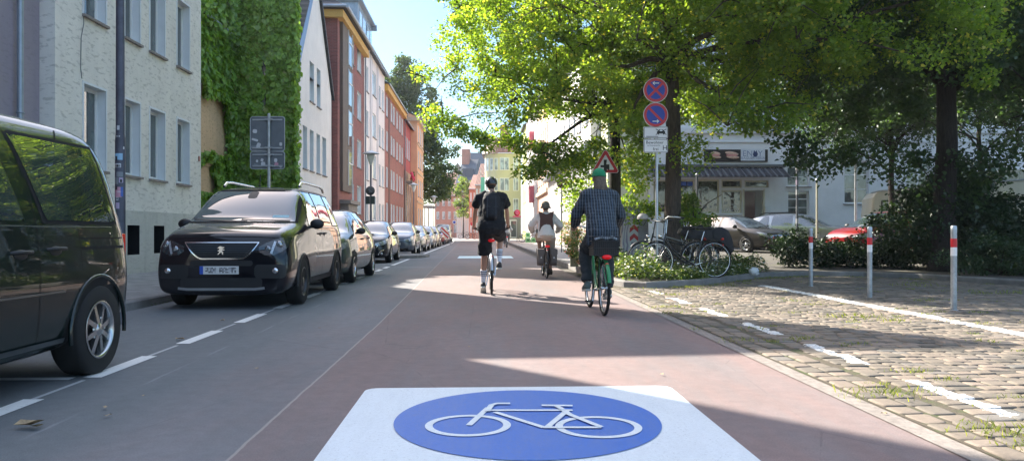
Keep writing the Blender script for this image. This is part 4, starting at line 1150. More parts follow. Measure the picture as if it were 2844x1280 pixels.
# second linden of the island (left one, overhanging the street)
A = W(1706, 22)
ells = [((A[0]-.6, A[1]-.3, 7.6), (4.6,4.6,3.6)), ((A[0]-2.6, A[1]+.2, 6.2), (2.4,3.,2.4)), ((A[0]+1.6, A[1]-.5, 6.4), (4.0,4.2,2.6)), ((A[0]-.6, A[1], 10.8), (4.4,4.6,3.6)), ((A[0]-1.0, A[1]-1.2, 5.4), (2.6,2.6,1.3)), ((A[0]+.8, A[1]-1.5, 4.9), (2.2,2.,1.2))]
sprout = [pz(px, py, Z) for px, py, Z in ((1395,375,20.5),(1420,385,20),(1445,400,20),(1475,425,20.5),(1500,450,20),(1520,470,20),(1545,455,20.5),(1490,480,20.2),(1465,475,20),(1570,470,21),(1600,480,21),(1590,520,21.3),(1620,440,21),(1650,420,21.5),(1600,560,21.5),(1640,520,21.6),(1610,600,21.7),(1625,460,21),(1560,420,20.5),(1530,420,20.5),(1690,440,21.2),(1660,400,21),(1740,430,22),(1760,470,22),(1770,520,22),(1745,560,22.3),(1730,500,22.6),(1780,420,22),(1590,440,20.6),(1580,400,20.6),(1500,410,20),(1350,400,20.5),(1330,380,20.5),(1300,370,20.5),(1270,350,20.6),(1230,330,20.6),(1205,320,20.8),(1240,355,20.8))]
make_tree('linden_tree', 'sunlit yellow green linden with leafy sprouts down its trunk behind the triangular sign', (A[0], A[1], .12), 12.5, .19, ells, 600, 290, .54, .073, lf_lin, bark_d, 11, LEAF6, extra=sprout, lowcut=4.15, group=None, ntips=22)
# first linden (trunk behind the no stopping signs)
B_ = W(1866, 18)
ells = [((B_[0]+.2, B_[1]-1.5, 7.0), (4.6,4.4,3.0)), ((B_[0]+3.2, B_[1]-2.6, 5.6), (3.2,3.2,2.0)), ((B_[0]-.4, B_[1]+.6, 9.8), (4.4,4.6,3.6)), ((B_[0]+1.0, B_[1]-3.4, 6.6), (3.,2.2,1.8))]
ex = [pz(px, py, Z) for px, py, Z in ((1960,300,15.8),(2000,290,15.5),(2050,305,15.5),(2100,295,15.5),(2150,315,15.5),(2060,265,16),(2120,260,16),(2020,335,15.4),(2110,340,15.4),(2190,290,15.6),(2170,345,15.3),(1930,275,16),(2230,310,15.6),(2075,350,15.6),(1925,440,17.),(1910,405,17.),(1925,600,17.8),(1790,470,17.8),(1785,420,17.4),(1770,380,17.2),(1800,580,18.4),(1775,590,18.4),(1750,350,17),(1790,330,17),(1720,340,17.4))]
make_tree('linden_tree', 'tall green linden whose bare trunk stands behind the round no stopping signs', (B_[0], B_[1], .12), 12.5, .21, ells, 680, 280, .52, .070, lf_lin, bark, 23, LEAF6, extra=ex, lowcut=4.0, ntips=20, split=.4)
# big dark tree at the right
C_ = W(2622, 18.5)
ells = [((C_[0], C_[1], 7.6), (5.0,4.8,4.)), ((C_[0]-2.0, C_[1]+.8, 5.3), (2.8,3.,1.8)), ((C_[0]+3.0, C_[1], 5.6), (3.4,3.2,2.2)), ((C_[0], C_[1]+.5, 10.6), (4.4,4.4,3.4))]
exd = [pz(px, py, Z) for px, py, Z in ((2215,440,18),(2240,400,18),(2280,460,18.2),(2180,385,18),(2300,440,18.5),(2350,430,18.5),(2400,420,18),(2450,460,18),(2500,450,18),(2550,440,18),(2700,440,18),(2740,480,18),(2700,520,18.3),(2780,430,18),(2830,440,18),(2680,560,18.3),(2560,500,18.4))]
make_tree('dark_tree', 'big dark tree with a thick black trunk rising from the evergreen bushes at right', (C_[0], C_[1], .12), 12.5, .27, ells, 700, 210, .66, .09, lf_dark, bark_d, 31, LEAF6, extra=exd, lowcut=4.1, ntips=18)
# slim tree in the square and trees behind
D_ = W(2477, 28)
make_tree('slim_tree', 'slim young tree standing before the cream camper van', (D_[0], D_[1], .3), 6.5, .13, [((D_[0], D_[1], 7.2), (3.4,3.,2.9)), ((D_[0]-1., D_[1], 5.0), (2.2,2.,1.2))], 220, 120, .75, .12, lf_dark, bark_d, 41, lowcut=4.0)
E_ = W(2720, 31)
make_tree('square_tree', 'mid green tree in the square before the long white building', (E_[0], E_[1], .3), 7.5, .14, [((E_[0], E_[1], 7.6), (4.6,3.4,3.2)), ((E_[0]-5, E_[1], 7.8), (4.2,3.,2.3))], 330, 120, .8, .12, lf_far, bark_d, 43, lowcut=5.2)
F_ = W(3050, 24)
make_tree('edge_tree', 'dark tree whose foliage closes the right edge of the picture', (F_[0], F_[1], .3), 8, .2, [((F_[0]-1.5, F_[1], 7.4), (4.5,4.,4.2))], 260, 130, .85, .12, lf_dark, bark_d, 45, lowcut=3.3)
# far tree at the end of the left row
T_ = W(1158, 98)
make_tree('far_street_tree', 'tall dark green tree leaning over the far street end beside the orange stucco house', (T_[0]-1.0, T_[1], .12), 17, .4,
    [((T_[0]-.6, T_[1], 15.2), (3.6,3.6,7.2)), ((T_[0]+1.2, T_[1], 9.5), (4.0,3.6,4.2)), ((T_[0]-1.5, T_[1], 20), (2.2,2.2,3.6)), ((T_[0]+2.0, T_[1]-1, 6.8), (2.6,3.,2.0))], 420, 70, 1.1, .32, lf_far, bark_d, 51, lowcut=4.2)
T2 = W(1287, 132)
make_tree('young_street_tree', 'small light green street tree before the far orange brick house', (T2[0], T2[1], .12), 5, .14, [((T2[0], T2[1], 7.2), (2.0,2.,4.0))], 60, 60, .8, .28, m_leaf('light_far_leaves', (.09,.16,.03), (.16,.24,.06), .4), bark_d, 53)

# ---- ivy on the wall
rs = np.random.RandomState(9)
iv = thing('climbing_ivy', 'dense green ivy hanging over the cream house wall and up the tall gable end', 'ivy', (0,0,0))
def nz2(x, y, s, seed=0):
    return (sin(x*s+seed)*cos(y*s*.83+seed*2)+.6*sin(x*s*2.3+1.7*seed+y*s*1.1)+.4*cos(y*s*3.1-x*s*1.3+seed))/2.
pts = []; nr = []; N = 62000
def ivy_face(n, fn_pt, normal, ua, ub, za, zb, keep, dens=1.):
    for _ in range(n):
        u = rs.uniform(ua, ub); z = rs.uniform(za, zb)
        if not keep(u, z): continue
        d = .10+.28*abs(nz2(u, z, 1.9, 3))+.10*nz2(u, z, 6, 1)+rs.uniform(-.05,.07)
        pts.append(fn_pt(u, z, max(.03, d))); nr.append(normal)
# cream wall at x=-10.35 (street-parallel), y 22..32.5; picture edges: bare patch y<31 between z 4 and 6.2
def keep_cream(u, z):
    e = .55*nz2(u, z, 1.3, 2)
    if u < 31.3+e and 4.05+.3*e < z < 6.7+e*.9-(u-28)*.25: return False
    if u < 29.9+e and z < 3.55+.35*e+ (u-28.2)*.2 and z > 2.55: return False
    if u < 29.4 and z > 9.6+e: return False
    return True
ivy_face(30000, lambda u, z, d: (-10.35+d, u, z), (1,-.1,.25), 26.5, 32.4, 1.2, 10.2, keep_cream)
# eaves overgrown
ivy_face(9000, lambda u, z, d: (-10.1+d*1.4-rs.uniform(0,1.0), u, z), (.6,-.4,.7), 27.0, 32.4, 8.8, 11.2, lambda u, z: z < 9.2+(u-26.5)*.42+.5*nz2(u,z,1.4,5))
# gable end facing the camera: y=32.5, x -11 .. -7.85
ivy_face(46000, lambda u, z, d: (u, 32.42-d*1.2, z), (.15,-1,.25), -11.6, -7.68, .9, 14.5, lambda u, z: not (abs(u+8.95-.06*sin(z*2)) < .09+.05*sin(z*5) and 5.6 < z < 8.6))
# wrapped rim round the street corner
ivy_face(6000, lambda u, z, d: (-7.80+d*.55, u, z), (1,-.2,.2), 32.0, 32.95, .9, 14.5, lambda u, z: rs.rand() < (33.0-u))
pts = np.array(pts); nr = np.array(nr, dtype=float)
leaves('foliage', pts, .19, lf_ivy, iv, 5, LEAF6, nrm=nr, jit=.45, droop=.9)
mb = MB()
for i in range(14):
    x = rs.uniform(-11.2, -8.1); z0 = rs.uniform(.2,1); P = [(x+.15*sin(k*1.3+i), 32.42, z0+k*1.1) for k in range(9)]; mb.tube(P, [.035-.003*k for k in range(9)], 5)
mb.build('stems', bark, iv, fixn=False)

# ---- bushes, hedge and ground cover
def bush(name, label, cat, ells, n, per, cr, size, mat, seed, group=None, flat=.8, zmin=.1, tmpl=LEAF4, up=.35, inner=.55):
    rs = np.random.RandomState(seed); c0 = ells[0][0]
    t = thing(name, label, cat, (c0[0], c0[1], gz(c0[0], c0[1])), 0, group)
    cl = crown_clumps(rs, ells, n, inner, .3); P = clump_points(rs, cl, per, cr, flat)
    P = P[P[:,2] > zmin]-np.array((c0[0], c0[1], gz(c0[0], c0[1])))
    leaves('foliage', P, size, mat, t, seed, tmpl, up=up)
    mb = MB()
    for i in range(12):
        p = P[rs.randint(len(P))]; mb.tube([(0,0,0), (p[0]*.5, p[1]*.5, p[2]*.4), tuple(p)], [.025,.018,.006], 4)
    mb.build('stems', bark_d, t, fixn=False)
    return t
def E(px, py, Z, rx, rz, ry=None): p = pz(px, py, Z); return ((p[0], p[1], p[2]), (rx, ry or rx, rz))
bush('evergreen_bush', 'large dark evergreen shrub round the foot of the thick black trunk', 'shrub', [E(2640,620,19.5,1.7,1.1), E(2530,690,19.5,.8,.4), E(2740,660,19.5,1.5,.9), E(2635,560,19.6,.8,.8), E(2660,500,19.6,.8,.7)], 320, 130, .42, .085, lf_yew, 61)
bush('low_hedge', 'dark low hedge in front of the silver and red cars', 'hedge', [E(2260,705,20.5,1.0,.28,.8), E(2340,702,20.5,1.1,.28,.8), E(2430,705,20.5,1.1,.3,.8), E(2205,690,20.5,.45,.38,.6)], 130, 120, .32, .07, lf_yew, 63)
bush('spreading_juniper', 'low spreading dark green shrub at the right edge of the path', 'shrub', [E(2770,715,17.,1.15,.42,1.), E(2860,700,17.,1.3,.52,1.1), E(2950,700,17,1.3,.5,1.1)], 120, 130, .26, .055, m_leaf('juniper_leaves', (.014,.036,.016), (.035,.075,.030), .25), 65)
bush('garden_shrub', 'bright yellow green shrub right of the first linden trunk', 'shrub', [E(1925,610,18.8,.50,.55), E(1905,580,18.8,.4,.5)], 34, 110, .22, .075, lf_bright, 67)
bush('flowering_shrub', 'flowering shrub with pink and white blossom at the kerb between the second and third cyclist', 'shrub', [E(1620,680,20.5,.55,.42,.8), E(1590,650,22,.45,.4,.8), E(1660,665,21,.45,.5,.8)], 60, 90, .2, .05, m_leaf('flower_shrub_leaves', (.06,.11,.03), (.15,.20,.07), .4, (.62,.25,.28), .16), 69)
bush('kerbside_weeds', 'bright leafy weeds at the kerb left of the plaid shirted cyclist', 'plant', [E(1640,720,19,.4,.22,.6), E(1685,700,18.4,.35,.3,.6)], 26, 80, .15, .055, lf_bright, 71)
# island ground cover with small pale blossoms
rs = np.random.RandomState(77); P = []; Q = []
while len(P) < 26000:
    x = rs.uniform(2.75, 7.2); y = rs.uniform(14.3, 19.5)
    y0 = ystart(x)+.12
    if y < y0 or x > 5.9+.4*nz2(x,y,2,1)+ (y-15)*.2: continue
    hgt = (.14+.38*max(0, nz2(x, y, 2.2, 4))**1.5+(.12 if x < 3.6 else 0))*min(1, (y-y0)*3+.3)
    if rs.rand() < .25*max(0,nz2(x,y,1.5,9)): continue
    z = .12+rs.rand()**.6*hgt*1.3
    P.append((x, y, z))
    if rs.rand() < .05: Q.append((x, y, z+.05))
P = np.array(P); Q = np.array(Q)
o = leaves('ground_cover', P, .06, m_leaf('ground_cover_leaves', (.022,.055,.014), (.105,.17,.042), .4, (.36,.38,.22), .10), None, 6, LEAF4, up=.9, droop=0); tag(o, 'low leafy plants covering the kerbed island under the parked bicycles', 'ground cover', kind='stuff')
o = leaves('small_blossoms', Q, .06, M('pale_blossom', (.66,.68,.56), .7), None, 7, LEAF4, up=1.5, droop=0); tag(o, 'tiny pale blossoms scattered over the island plants', 'flowers', kind='stuff')
# grass tufts on the setts and along the kerb
def blades(n, fn, h, w, seed):
    rs = np.random.RandomState(seed); V = []
    for _ in range(n):
        p = fn(rs)
        if p is None: continue
        x, y, z = p[:3]; hh = h*rs.uniform(.4,1.3)*(p[3] if len(p) > 3 else 1); a = rs.uniform(0, 2*pi); l = rs.uniform(0,.9)*hh; dx, dy = cos(a), sin(a); px_, py_ = -dy*w/2, dx*w/2
        m = (x+dx*l*.35, y+dy*l*.35, z+hh*.6)
        V += [(x-px_,y-py_,z),(x+px_,y+py_,z),(m[0]+px_*.7,m[1]+py_*.7,m[2]),(x+dx*l,y+dy*l,z+hh)]
    return np.array(V)
tufts = []
rs = np.random.RandomState(12)
for (X, Y, s) in ((1690,745,1),(1640,738,1),(1760,730,.8),(1830,722,.8),(2000,760,.7),(2150,803,1.2),(2240,812,1.),(2120,800,.9),(2300,715,.9),(2310,722,1.5),(1730,830,.6),(1860,860,.6),(2215,1000,1.1),(2230,990,.8),(2050,770,.6),(2460,790,.6),(2530,1095,.7),(2560,1010,.5),(1690,790,.7),(1660,775,.7),(1830,790,.5),(1900,830,.5),(2000,860,.5),(2560,740,1.4),(2490,742,1.2),(2400,735,1),(2180,800,1.0),(2330,760,.6),(1990,790,.6),(2380,960,.5),(2450,1080,.5),(2300,940,.5),(2555,1100,.6)):
    g = G(X*1.1044, Y*1.1044); tufts.append((g[0], g[1], s))
for k in range(70):
    x = rs.uniform(2.6, 9.5); y = rs.uniform(3.5, 16)
    if in_cob(x, y): tufts.append((x, y, rs.uniform(.2,.55)))
for k in range(40):
    x = rs.uniform(2.8, 10.3); tufts.append((x, ystart(x)-rs.uniform(.08,.45), rs.uniform(.5,1.1)))
def tf(rs):
    t = tufts[rs.randint(len(tufts))]; r = .15*t[2]
    x, y = t[0]+rs.normal()*r*1.1, t[1]+rs.normal()*r*.7
    if not in_cob(x, y): return None
    return (x, y, .0, .5+.7*t[2])
V = blades(10000, tf, .048, .0045, 14)
o = raw_mesh('grass_tufts', V, 4, m_leaf('grass_blades', (.05,.085,.014), (.20,.24,.05), .4)); tag(o, 'grass and weeds growing in the joints of the cobbles and along the kerb', 'grass', kind='stuff')
def lf(rs):
    y = rs.uniform(6, 16); return (-4.78+rs.normal()*.03, y, 0, .6) if nz2(y, 0, 1.7) > .25 else None
V = blades(2500, lf, .06, .006, 15)
o = raw_mesh('kerb_weeds', V, 4, m_leaf('kerb_weed_blades', (.04,.07,.014), (.12,.17,.04), .4)); tag(o, 'thin weeds along the left kerb between the parked cars', 'grass', kind='stuff')
# ================================================================== vehicles
def subdivide_mesh(o, lv=2):
    m = o.modifiers.new('s', 'SUBSURF'); m.levels = lv; m.render_levels = lv
    return evaluated(o)

def car_body(L, st, mat, parent, arches, W_, wr=.33, lv=2, arch_out=.0):
    """loft a closed body through the stations and cut the wheel arches"""
    mb = MB(); vs = []; ring = None
    for (y, zb, zbelt, ztop, wm, wbelt, wtop) in st:
        d = zbelt-zb; dt = ztop-zbelt
        half = [(0, zb), (wm*.80, zb), (wm*.96, zb+.05*1.2), (wm*.995, zb+d*.33), (wm, zb+d*.62), (lerp(wm,wbelt,.6), zb+d*.86), (wbelt, zbelt), (lerp(wbelt,wtop,.5), zbelt+dt*.52), (wtop, ztop-dt*.10), (wtop*.86, ztop-dt*.015), (wtop*.45, ztop+.012), (0, ztop+.02)]
        loop = half+[(-x, z) for x, z in half[-2:0:-1]]
        vs.append([(x, y, z) for x, z in loop])
    n = len(vs[0]); k = len(vs); allv = [v for r in vs for v in r]
    fs = [(i*n+j, i*n+(j+1)%n, (i+1)*n+(j+1)%n, (i+1)*n+j) for i in range(k-1) for j in range(n)]
    # caps as strips between mirrored points (keeps quads)
    for base in (0, (k-1)*n):
        for j in range(0, n//2):
            a, b = base+j, base+j+1; c, d = base+(n-j-1)%n, base+(n-j)%n
            f = [a, b, c, d]; f = list(dict.fromkeys(f))
            if len(f) >= 3: fs.append(tuple(f))
    mb.add(allv, fs, 0, True)
    o = mb.build('body', [mat, MAT['under']], parent); o['_tmp'] = 1; del o['_tmp']
    subdivide_mesh(o, lv)
    bvh = BVHTree.FromPolygons([v.co[:] for v in o.data.vertices], [tuple(p.vertices) for p in o.data.polygons])
    cut = MB()
    for ya in arches:
        for s in (-1, 1):
            x0, x1 = sorted((s*(W_/2-.24), s*(W_/2+.3)))
            prof = [(0.001,x0),(wr+.055,x0),(wr+.055,x1),(0.001,x1)]
            cut.lathe(prof, (0, ya, wr-.005), 'x', 28, 0, False)
    co_ = cut.build('cutter', MAT['under'])
    bo = o.modifiers.new('b', 'BOOLEAN'); bo.operation = 'DIFFERENCE'; bo.object = co_; bo.solver = 'EXACT'
    evaluated(o); bpy.data.objects.remove(co_)
    me = o.data; mats = np.zeros(len(me.polygons), dtype=np.int32)
    for p in me.polygons:
        c = p.center
        for ya in arches:
            r = sqrt((c.y-ya)**2+(c.z-wr+.005)**2)
            if r < wr+.054 and abs(c.x) < W_/2+.02 or (abs(c.x) < W_/2-.235 and r < wr+.06): mats[p.index] = 1
            elif r < wr+.062 and abs(p.normal.x) < .25 and abs(c.x) < W_/2-.015: mats[p.index] = 1
    me.polygons.foreach_set('material_index', mats)
    me.polygons.foreach_set('use_smooth', [True]*len(me.polygons))
    try: me.set_sharp_from_angle(angle=R(42))
    except Exception: pass
    if len(me.materials) < 2: me.materials.append(MAT['under'])
    return o, bvh

def project(bvh, cols, rows, name, mat, parent, mode='side', side=1, off=.004, thick=True, build=True, mb=None):
    """shrink a patch of the body surface: cols = [(a, lo, hi)...]; a is y (side view) or x (front/rear view)"""
    vs = []; ok = []
    for a, lo, hi in cols:
        for j in range(rows+1):
            z = lerp(lo, hi, j/rows)
            if mode == 'side': org, d = Vector((side*3, a, z)), Vector((-side, 0, 0))
            elif mode == 'front': org, d = Vector((a, -3, z)), Vector((0, 1, 0))
            elif mode == 'rear': org, d = Vector((a, 9, z)), Vector((0, -1, 0))
            elif mode == 'top': org, d = Vector((a, z, 4)), Vector((0, 0, -1))
            h, nrm, _, _ = bvh.ray_cast(org, d)
            if h is None: vs.append(org+d*3); ok.append(False)
            else:
                if nrm.dot(d) > 0: nrm = -nrm
                vs.append(h+nrm*off); ok.append(True)
    r = rows+1; fs = []
    for i in range(len(cols)-1):
        for j in range(rows):
            f = (i*r+j, (i+1)*r+j, (i+1)*r+j+1, i*r+j+1)
            if all(ok[q] for q in f): fs.append(f)
    if mb is not None: mb.add(vs, fs, 0, True); return None
    m = MB(); m.add(vs, fs, 0, True)
    return m.build(name, mat, parent, fixn=False)

def dens(pts, n=4):
    """densify a list of (a, lo, hi)"""
    out = []
    for p, q in zip(pts, pts[1:]):
        for i in range(n): out.append(tuple(lerp(p[k], q[k], i/n) for k in range(3)))
    return out+[pts[-1]]
def rnd(a0, a1, lo, hi, r=.05, sl0=0., sl1=0., n=10):
    """rounded trapezoid columns: sl0/sl1 shift of the top at the two ends"""
    # sampled in a; lower/upper limits follow the corner arcs and slanted ends
    out = []; A = min(a0, a0+sl0); B = max(a1, a1+sl1); N = 44
    H = hi-lo
    for i in range(N+1):
        a = lerp(A+.001, B-.001, i/N); l, h = lo, hi
        if sl0 > 0 and a < a0+sl0: h = min(h, lo+(a-a0)/sl0*H+.0)
        if sl0 < 0 and a < a0: l = max(l, lo+(a0-a)/(-sl0)*H)
        if sl1 < 0 and a > a1+sl1: h = min(h, hi-(a-(a1+sl1))/(-sl1)*H)
        if sl1 > 0 and a > a1: l = max(l, lo+(a-a1)/sl1*H)
        for c0, sg in ((A, 1), (B, -1)):
            dd = (a-c0)*sg
            if dd < r:
                k = r-sqrt(max(0, r*r-(r-dd)**2)); kk = min(k, H*.45)
                if l+kk < h-kk: l += kk; h -= kk
                else: m = (l+h)/2; l = m-.001; h = m+.001
        if h < l+.002: h = l+.002
        out.append((a, l, h))
    return out

def wheel(parent, x, y, r, w, side, spokes=5, style='alloy', rim_r=None):
    t = bpy.data.objects.new('wheel', None); 
    tm = MB(); rr = rim_r or r*.63
    prof = [(rr,-w/2+.01),(r*.93,-w/2),(r*.985,-w/2+.02),(r,-w/4),(r,w/4),(r*.985,w/2-.02),(r*.93,w/2),(rr,w/2-.01)]
    tm.lathe(prof, (0,0,0), 'x', 40)
    for i in range(60):
        a = 2*pi*i/60; 
        for xx in (-w*.28, 0, w*.28): tm.box((xx-w*.10, -.006, r-.004), (xx+w*.10, .006, r+.003)) if False else None
    wo = tm.build('wheel', MAT['black_rubber'], parent, loc=(x, y, r-.003))
    rm = MB(); xo = side*(w/2-.012)
    rm.lathe([(rr+.004, side*(w/2-.004)), (rr-.008, side*(w/2+.002)), (rr-.018, side*(w/2-.02)), (rr-.03, side*(w/2-.09)), (rr-.03, side*(-w/2+.02))], (0,0,0), 'x', 40)
    if style == 'alloy':
        for i in range(spokes):
            a = 2*pi*i/spokes+.3; c, s_ = cos(a), sin(a)
            for dd in ((-.035, .035) if spokes <= 7 else (0,)):
                ww = .030 if spokes <= 7 else .036
                p0 = Vector((xo-side*.012, .05*c-dd*s_*.5, .05*s_+dd*c*.5)); p1 = Vector((xo-side*.022, (rr-.014)*c-dd*s_, (rr-.014)*s_+dd*c))
                rm.bar(p0, p1, .03, ww)
        rm.lathe([(.001, xo+side*.006), (.045, xo+side*.004), (.062, xo-side*.02)], (0,0,0), 'x', 16)
        for i in range(5): a = 2*pi*i/5; rm.ell((xo-side*.008, .085*cos(a), .085*sin(a)), (.014,.012,.012), 6, 4) if spokes > 7 else None
        mt = MAT['alloy']
    else:
        rm.lathe([(.001, xo), (.06, xo), (.08, xo-side*.02), (rr*.55, xo-side*.012), (rr*.8, xo-side*.03), (rr-.02, xo-side*.035)], (0,0,0), 'x', 30)
        for i in range(10): a = 2*pi*i/10; rm.ell((xo-side*.022, rr*.68*cos(a), rr*.68*sin(a)), (.006,.02,.02), 6, 4, 1)
        mt = MAT['steel']
    rm.build('rim', [mt, MAT['under']], wo)
    bk = MB(); bk.lathe([(.001, side*(w/2-.10)), (rr-.032, side*(w/2-.10))], (0,0,0), 'x', 24); bk.build('brake_disc', MAT['under'], wo)
    return wo
MAT['steel'] = M('dark_wheel_cover', (.05,.052,.056), .35, .6)
MAT['plate'] = M('number_plate_white', (.62,.62,.60), .4, var=.03); MAT['plate_blue'] = M('plate_blue_band', (.02,.08,.42), .4, var=.02)

def plate(parent, pos, s=None, w=.52, h=.11, rz=0, rear=False, blocks=False):
    o = MB(); o.box((-w/2,-.008,-h/2),(w/2,0,h/2)); p = o.build('number_plate', MAT['plate'], parent, loc=pos, rz=(pi if rear else 0)+rz)
    b = MB(); b.box((-w/2-.002,-.0095,-h/2+.001),(-w/2+.045,-.0083,h/2-.001)); b.build('plate_band', MAT['plate_blue'], p)
    if s: text_obj('plate_text', s, h*.86, MAT['black'], p, (.022,-.0105,0), sx=.82)
    if blocks:
        rs = np.random.RandomState(21); g = MB()
        greys = [M('plate_grey', (v,v,v*1.02), .6, var=.0) for v in (.10,.2,.32,.45)]
        nx, nz = 22, 6
        for i in range(nx):
            for j in range(1, nz-1):
                if i in (0, 8, 9, nx-1) or rs.rand() < .25: continue
                x = -w/2+.055+(w-.07)*i/nx; z = -h/2+h*j/nz
                g.box((x,-.0105,z),(x+(w-.07)/nx+.0005,-.0085,z+h/nz+.0003), int(rs.randint(4)))
        g.build('plate_text', greys, p)
    return p

def lion(parent, pos, s):
    """rampant animal badge, as a thick silhouette"""
    P = [(-.10,.48),(.02,.5),(.10,.42),(.16,.46),(.20,.36),(.40,.40),(.42,.30),(.22,.22),(.20,.12),(.44,.10),(.42,0),(.20,-.02),(.14,-.12),(.30,-.22),(.24,-.40),(.30,-.5),(.14,-.5),(.12,-.34),(.04,-.22),(-.06,-.30),(-.26,-.5),(-.42,-.5),(-.20,-.26),(-.16,-.06),(-.30,-.12),(-.42,-.06),(-.34,-.02),(-.22,.02),(-.16,.14),(-.24,.26),(-.40,.22),(-.30,.36)]
    mb = MB(); mb.poly([(x*s, 0, z*s) for x, z in P], 0, (0,-.012,0)); return mb.build('badge', MAT['chrome'], parent, loc=pos)

def seam(bvh, parent, pts, mode='side', side=1, w=.007, mat='under', off=.003, name='panel_gap', mb=None):
    """thin dark line across the body following side-view points (a,z)"""
    own = mb is None
    m = mb or MB(); P = []
    for (a, z), (b, y) in zip(pts, pts[1:]):
        k = max(2, int(sqrt((a-b)**2+(z-y)**2)/.05))
        P += [(lerp(a,b,i/k), lerp(z,y,i/k)) for i in range(k)]
    P.append(pts[-1]); vs = []; last = None
    for i, p in enumerate(P):
        q0 = P[max(i-1,0)]; q1 = P[min(i+1,len(P)-1)]; d = Vector((q1[0]-q0[0], q1[1]-q0[1])).normalized(); nn = Vector((-d.y, d.x))*w/2
        for s in (-1, 1):
            a, z = p[0]+nn.x*s, p[1]+nn.y*s
            if mode == 'side': org, dr = Vector((side*3, a, z)), Vector((-side,0,0))
            elif mode == 'front': org, dr = Vector((a,-3,z)), Vector((0,1,0))
            else: org, dr = Vector((a,z,4)), Vector((0,0,-1))
            h, nrm, _, _ = bvh.ray_cast(org, dr)
            if h is None: h = org+dr*3; nrm = -dr
            if nrm.dot(dr) > 0: nrm = -nrm
            vs.append(h+nrm*off)
    m.add(vs, [(2*i,2*i+1,2*i+3,2*i+2) for i in range(len(P)-1)], 0, True)
    return m.build(name, MAT[mat], parent, fixn=False) if own else None

def mirror_part(parent, x, y, z, side, mat, s=1.):
    mb = MB(); mb.ell((side*.13*s, 0, .02), (.115*s,.075*s,.085*s), 14, 10)
    mb.bar((0,.0,-.03),(side*.08*s,0,-.02), .05, .04)
    o = mb.build('wing_mirror', mat, parent, loc=(side*x, y, z))
    g = MB(); g.ell((side*.13*s, .045*s, .02), (.095*s,.035*s,.068*s), 14, 8); g.build('mirror_glass', MAT['lamp_glass'], o)
    return o

def handle(parent, bvh, y, z, side, mat='black_plastic', w=.16):
    h, n, _, _ = bvh.ray_cast(Vector((side*3, y, z)), Vector((-side,0,0)))
    if h is None: return
    mb = MB(); mb.tube([(h.x-side*.005,y-w/2,z),(h.x+side*.03,y-w/2+.02,z+.004),(h.x+side*.035,y+w/2-.03,z+.004),(h.x-side*.005,y+w/2,z)], .013, 8)
    mb.ell((h.x+side*.002, y, z-.012), (.008,w*.42,.034), 12, 6)
    return mb.build('door_handle', MAT[mat], parent)

# side view profile station sets -------------------------------------------------
#      y    zb   zbelt ztop  wm   wbelt wtop   (unit: metres, y from the nose)
ST_VAN = [(0.00,.34,.62,.78,.66,.62,.50),(0.05,.27,.78,.93,.78,.74,.60),(0.16,.23,.90,1.02,.86,.81,.68),(0.45,.21,.98,1.09,.92,.85,.72),(0.85,.20,1.05,1.16,.925,.87,.73),(1.02,.20,1.09,1.23,.925,.875,.73),
          (1.20,.20,1.12,1.40,.925,.88,.70),(1.62,.20,1.15,1.70,.925,.885,.665),(1.85,.20,1.15,1.795,.925,.885,.66),(2.4,.20,1.15,1.835,.925,.885,.66),(3.3,.20,1.15,1.835,.925,.885,.66),(3.95,.22,1.14,1.81,.92,.88,.655),(4.22,.26,1.12,1.70,.91,.87,.65),(4.36,.30,1.05,1.42,.88,.84,.68),(4.42,.36,.92,1.05,.82,.78,.66)]
ST_HATCH = [(0.00,.30,.52,.62,.56,.52,.42),(0.06,.22,.62,.74,.70,.66,.56),(0.2,.19,.72,.83,.80,.75,.66),(0.5,.17,.82,.92,.855,.79,.68),(0.85,.17,.87,.98,.865,.80,.66),(1.0,.17,.90,1.02,.868,.81,.64),(1.3,.17,.92,1.22,.87,.81,.60),
            (1.65,.17,.93,1.39,.87,.81,.555),(2.05,.17,.94,1.455,.87,.81,.545),(2.7,.17,.95,1.455,.87,.81,.54),(3.3,.19,.97,1.40,.865,.80,.53),(3.65,.22,.97,1.26,.85,.78,.54),(3.85,.27,.93,1.06,.82,.76,.60),(3.97,.34,.74,.86,.74,.70,.56)]
def scale_st(st, L, H, W_):
    l0 = st[-1][0]; h0 = max(s[3] for s in st)+.02; w0 = max(s[4] for s in st)
    return [(s[0]*L/l0, s[1]*min(1, H/h0+.02), s[2]*H/h0, s[3]*H/h0, s[4]*W_/2/w0, s[5]*W_/2/w0, s[6]*W_/2/w0) for s in st]

# ------------------------------------------------ the near dark van (only its rear half is in the picture)
blackp = m_paint('black_car_paint', (.006,.006,.009)); greenblack = m_paint('dark_green_black_car_paint', (.004,.012,.011))
t = thing('delivery_van', 'dark green black van cut off by the left edge, nearest vehicle', 'van', (-3.76, 2.22, 0), 0)
LV = 4.45; st = scale_st(ST_VAN, LV, 1.90, 1.80)
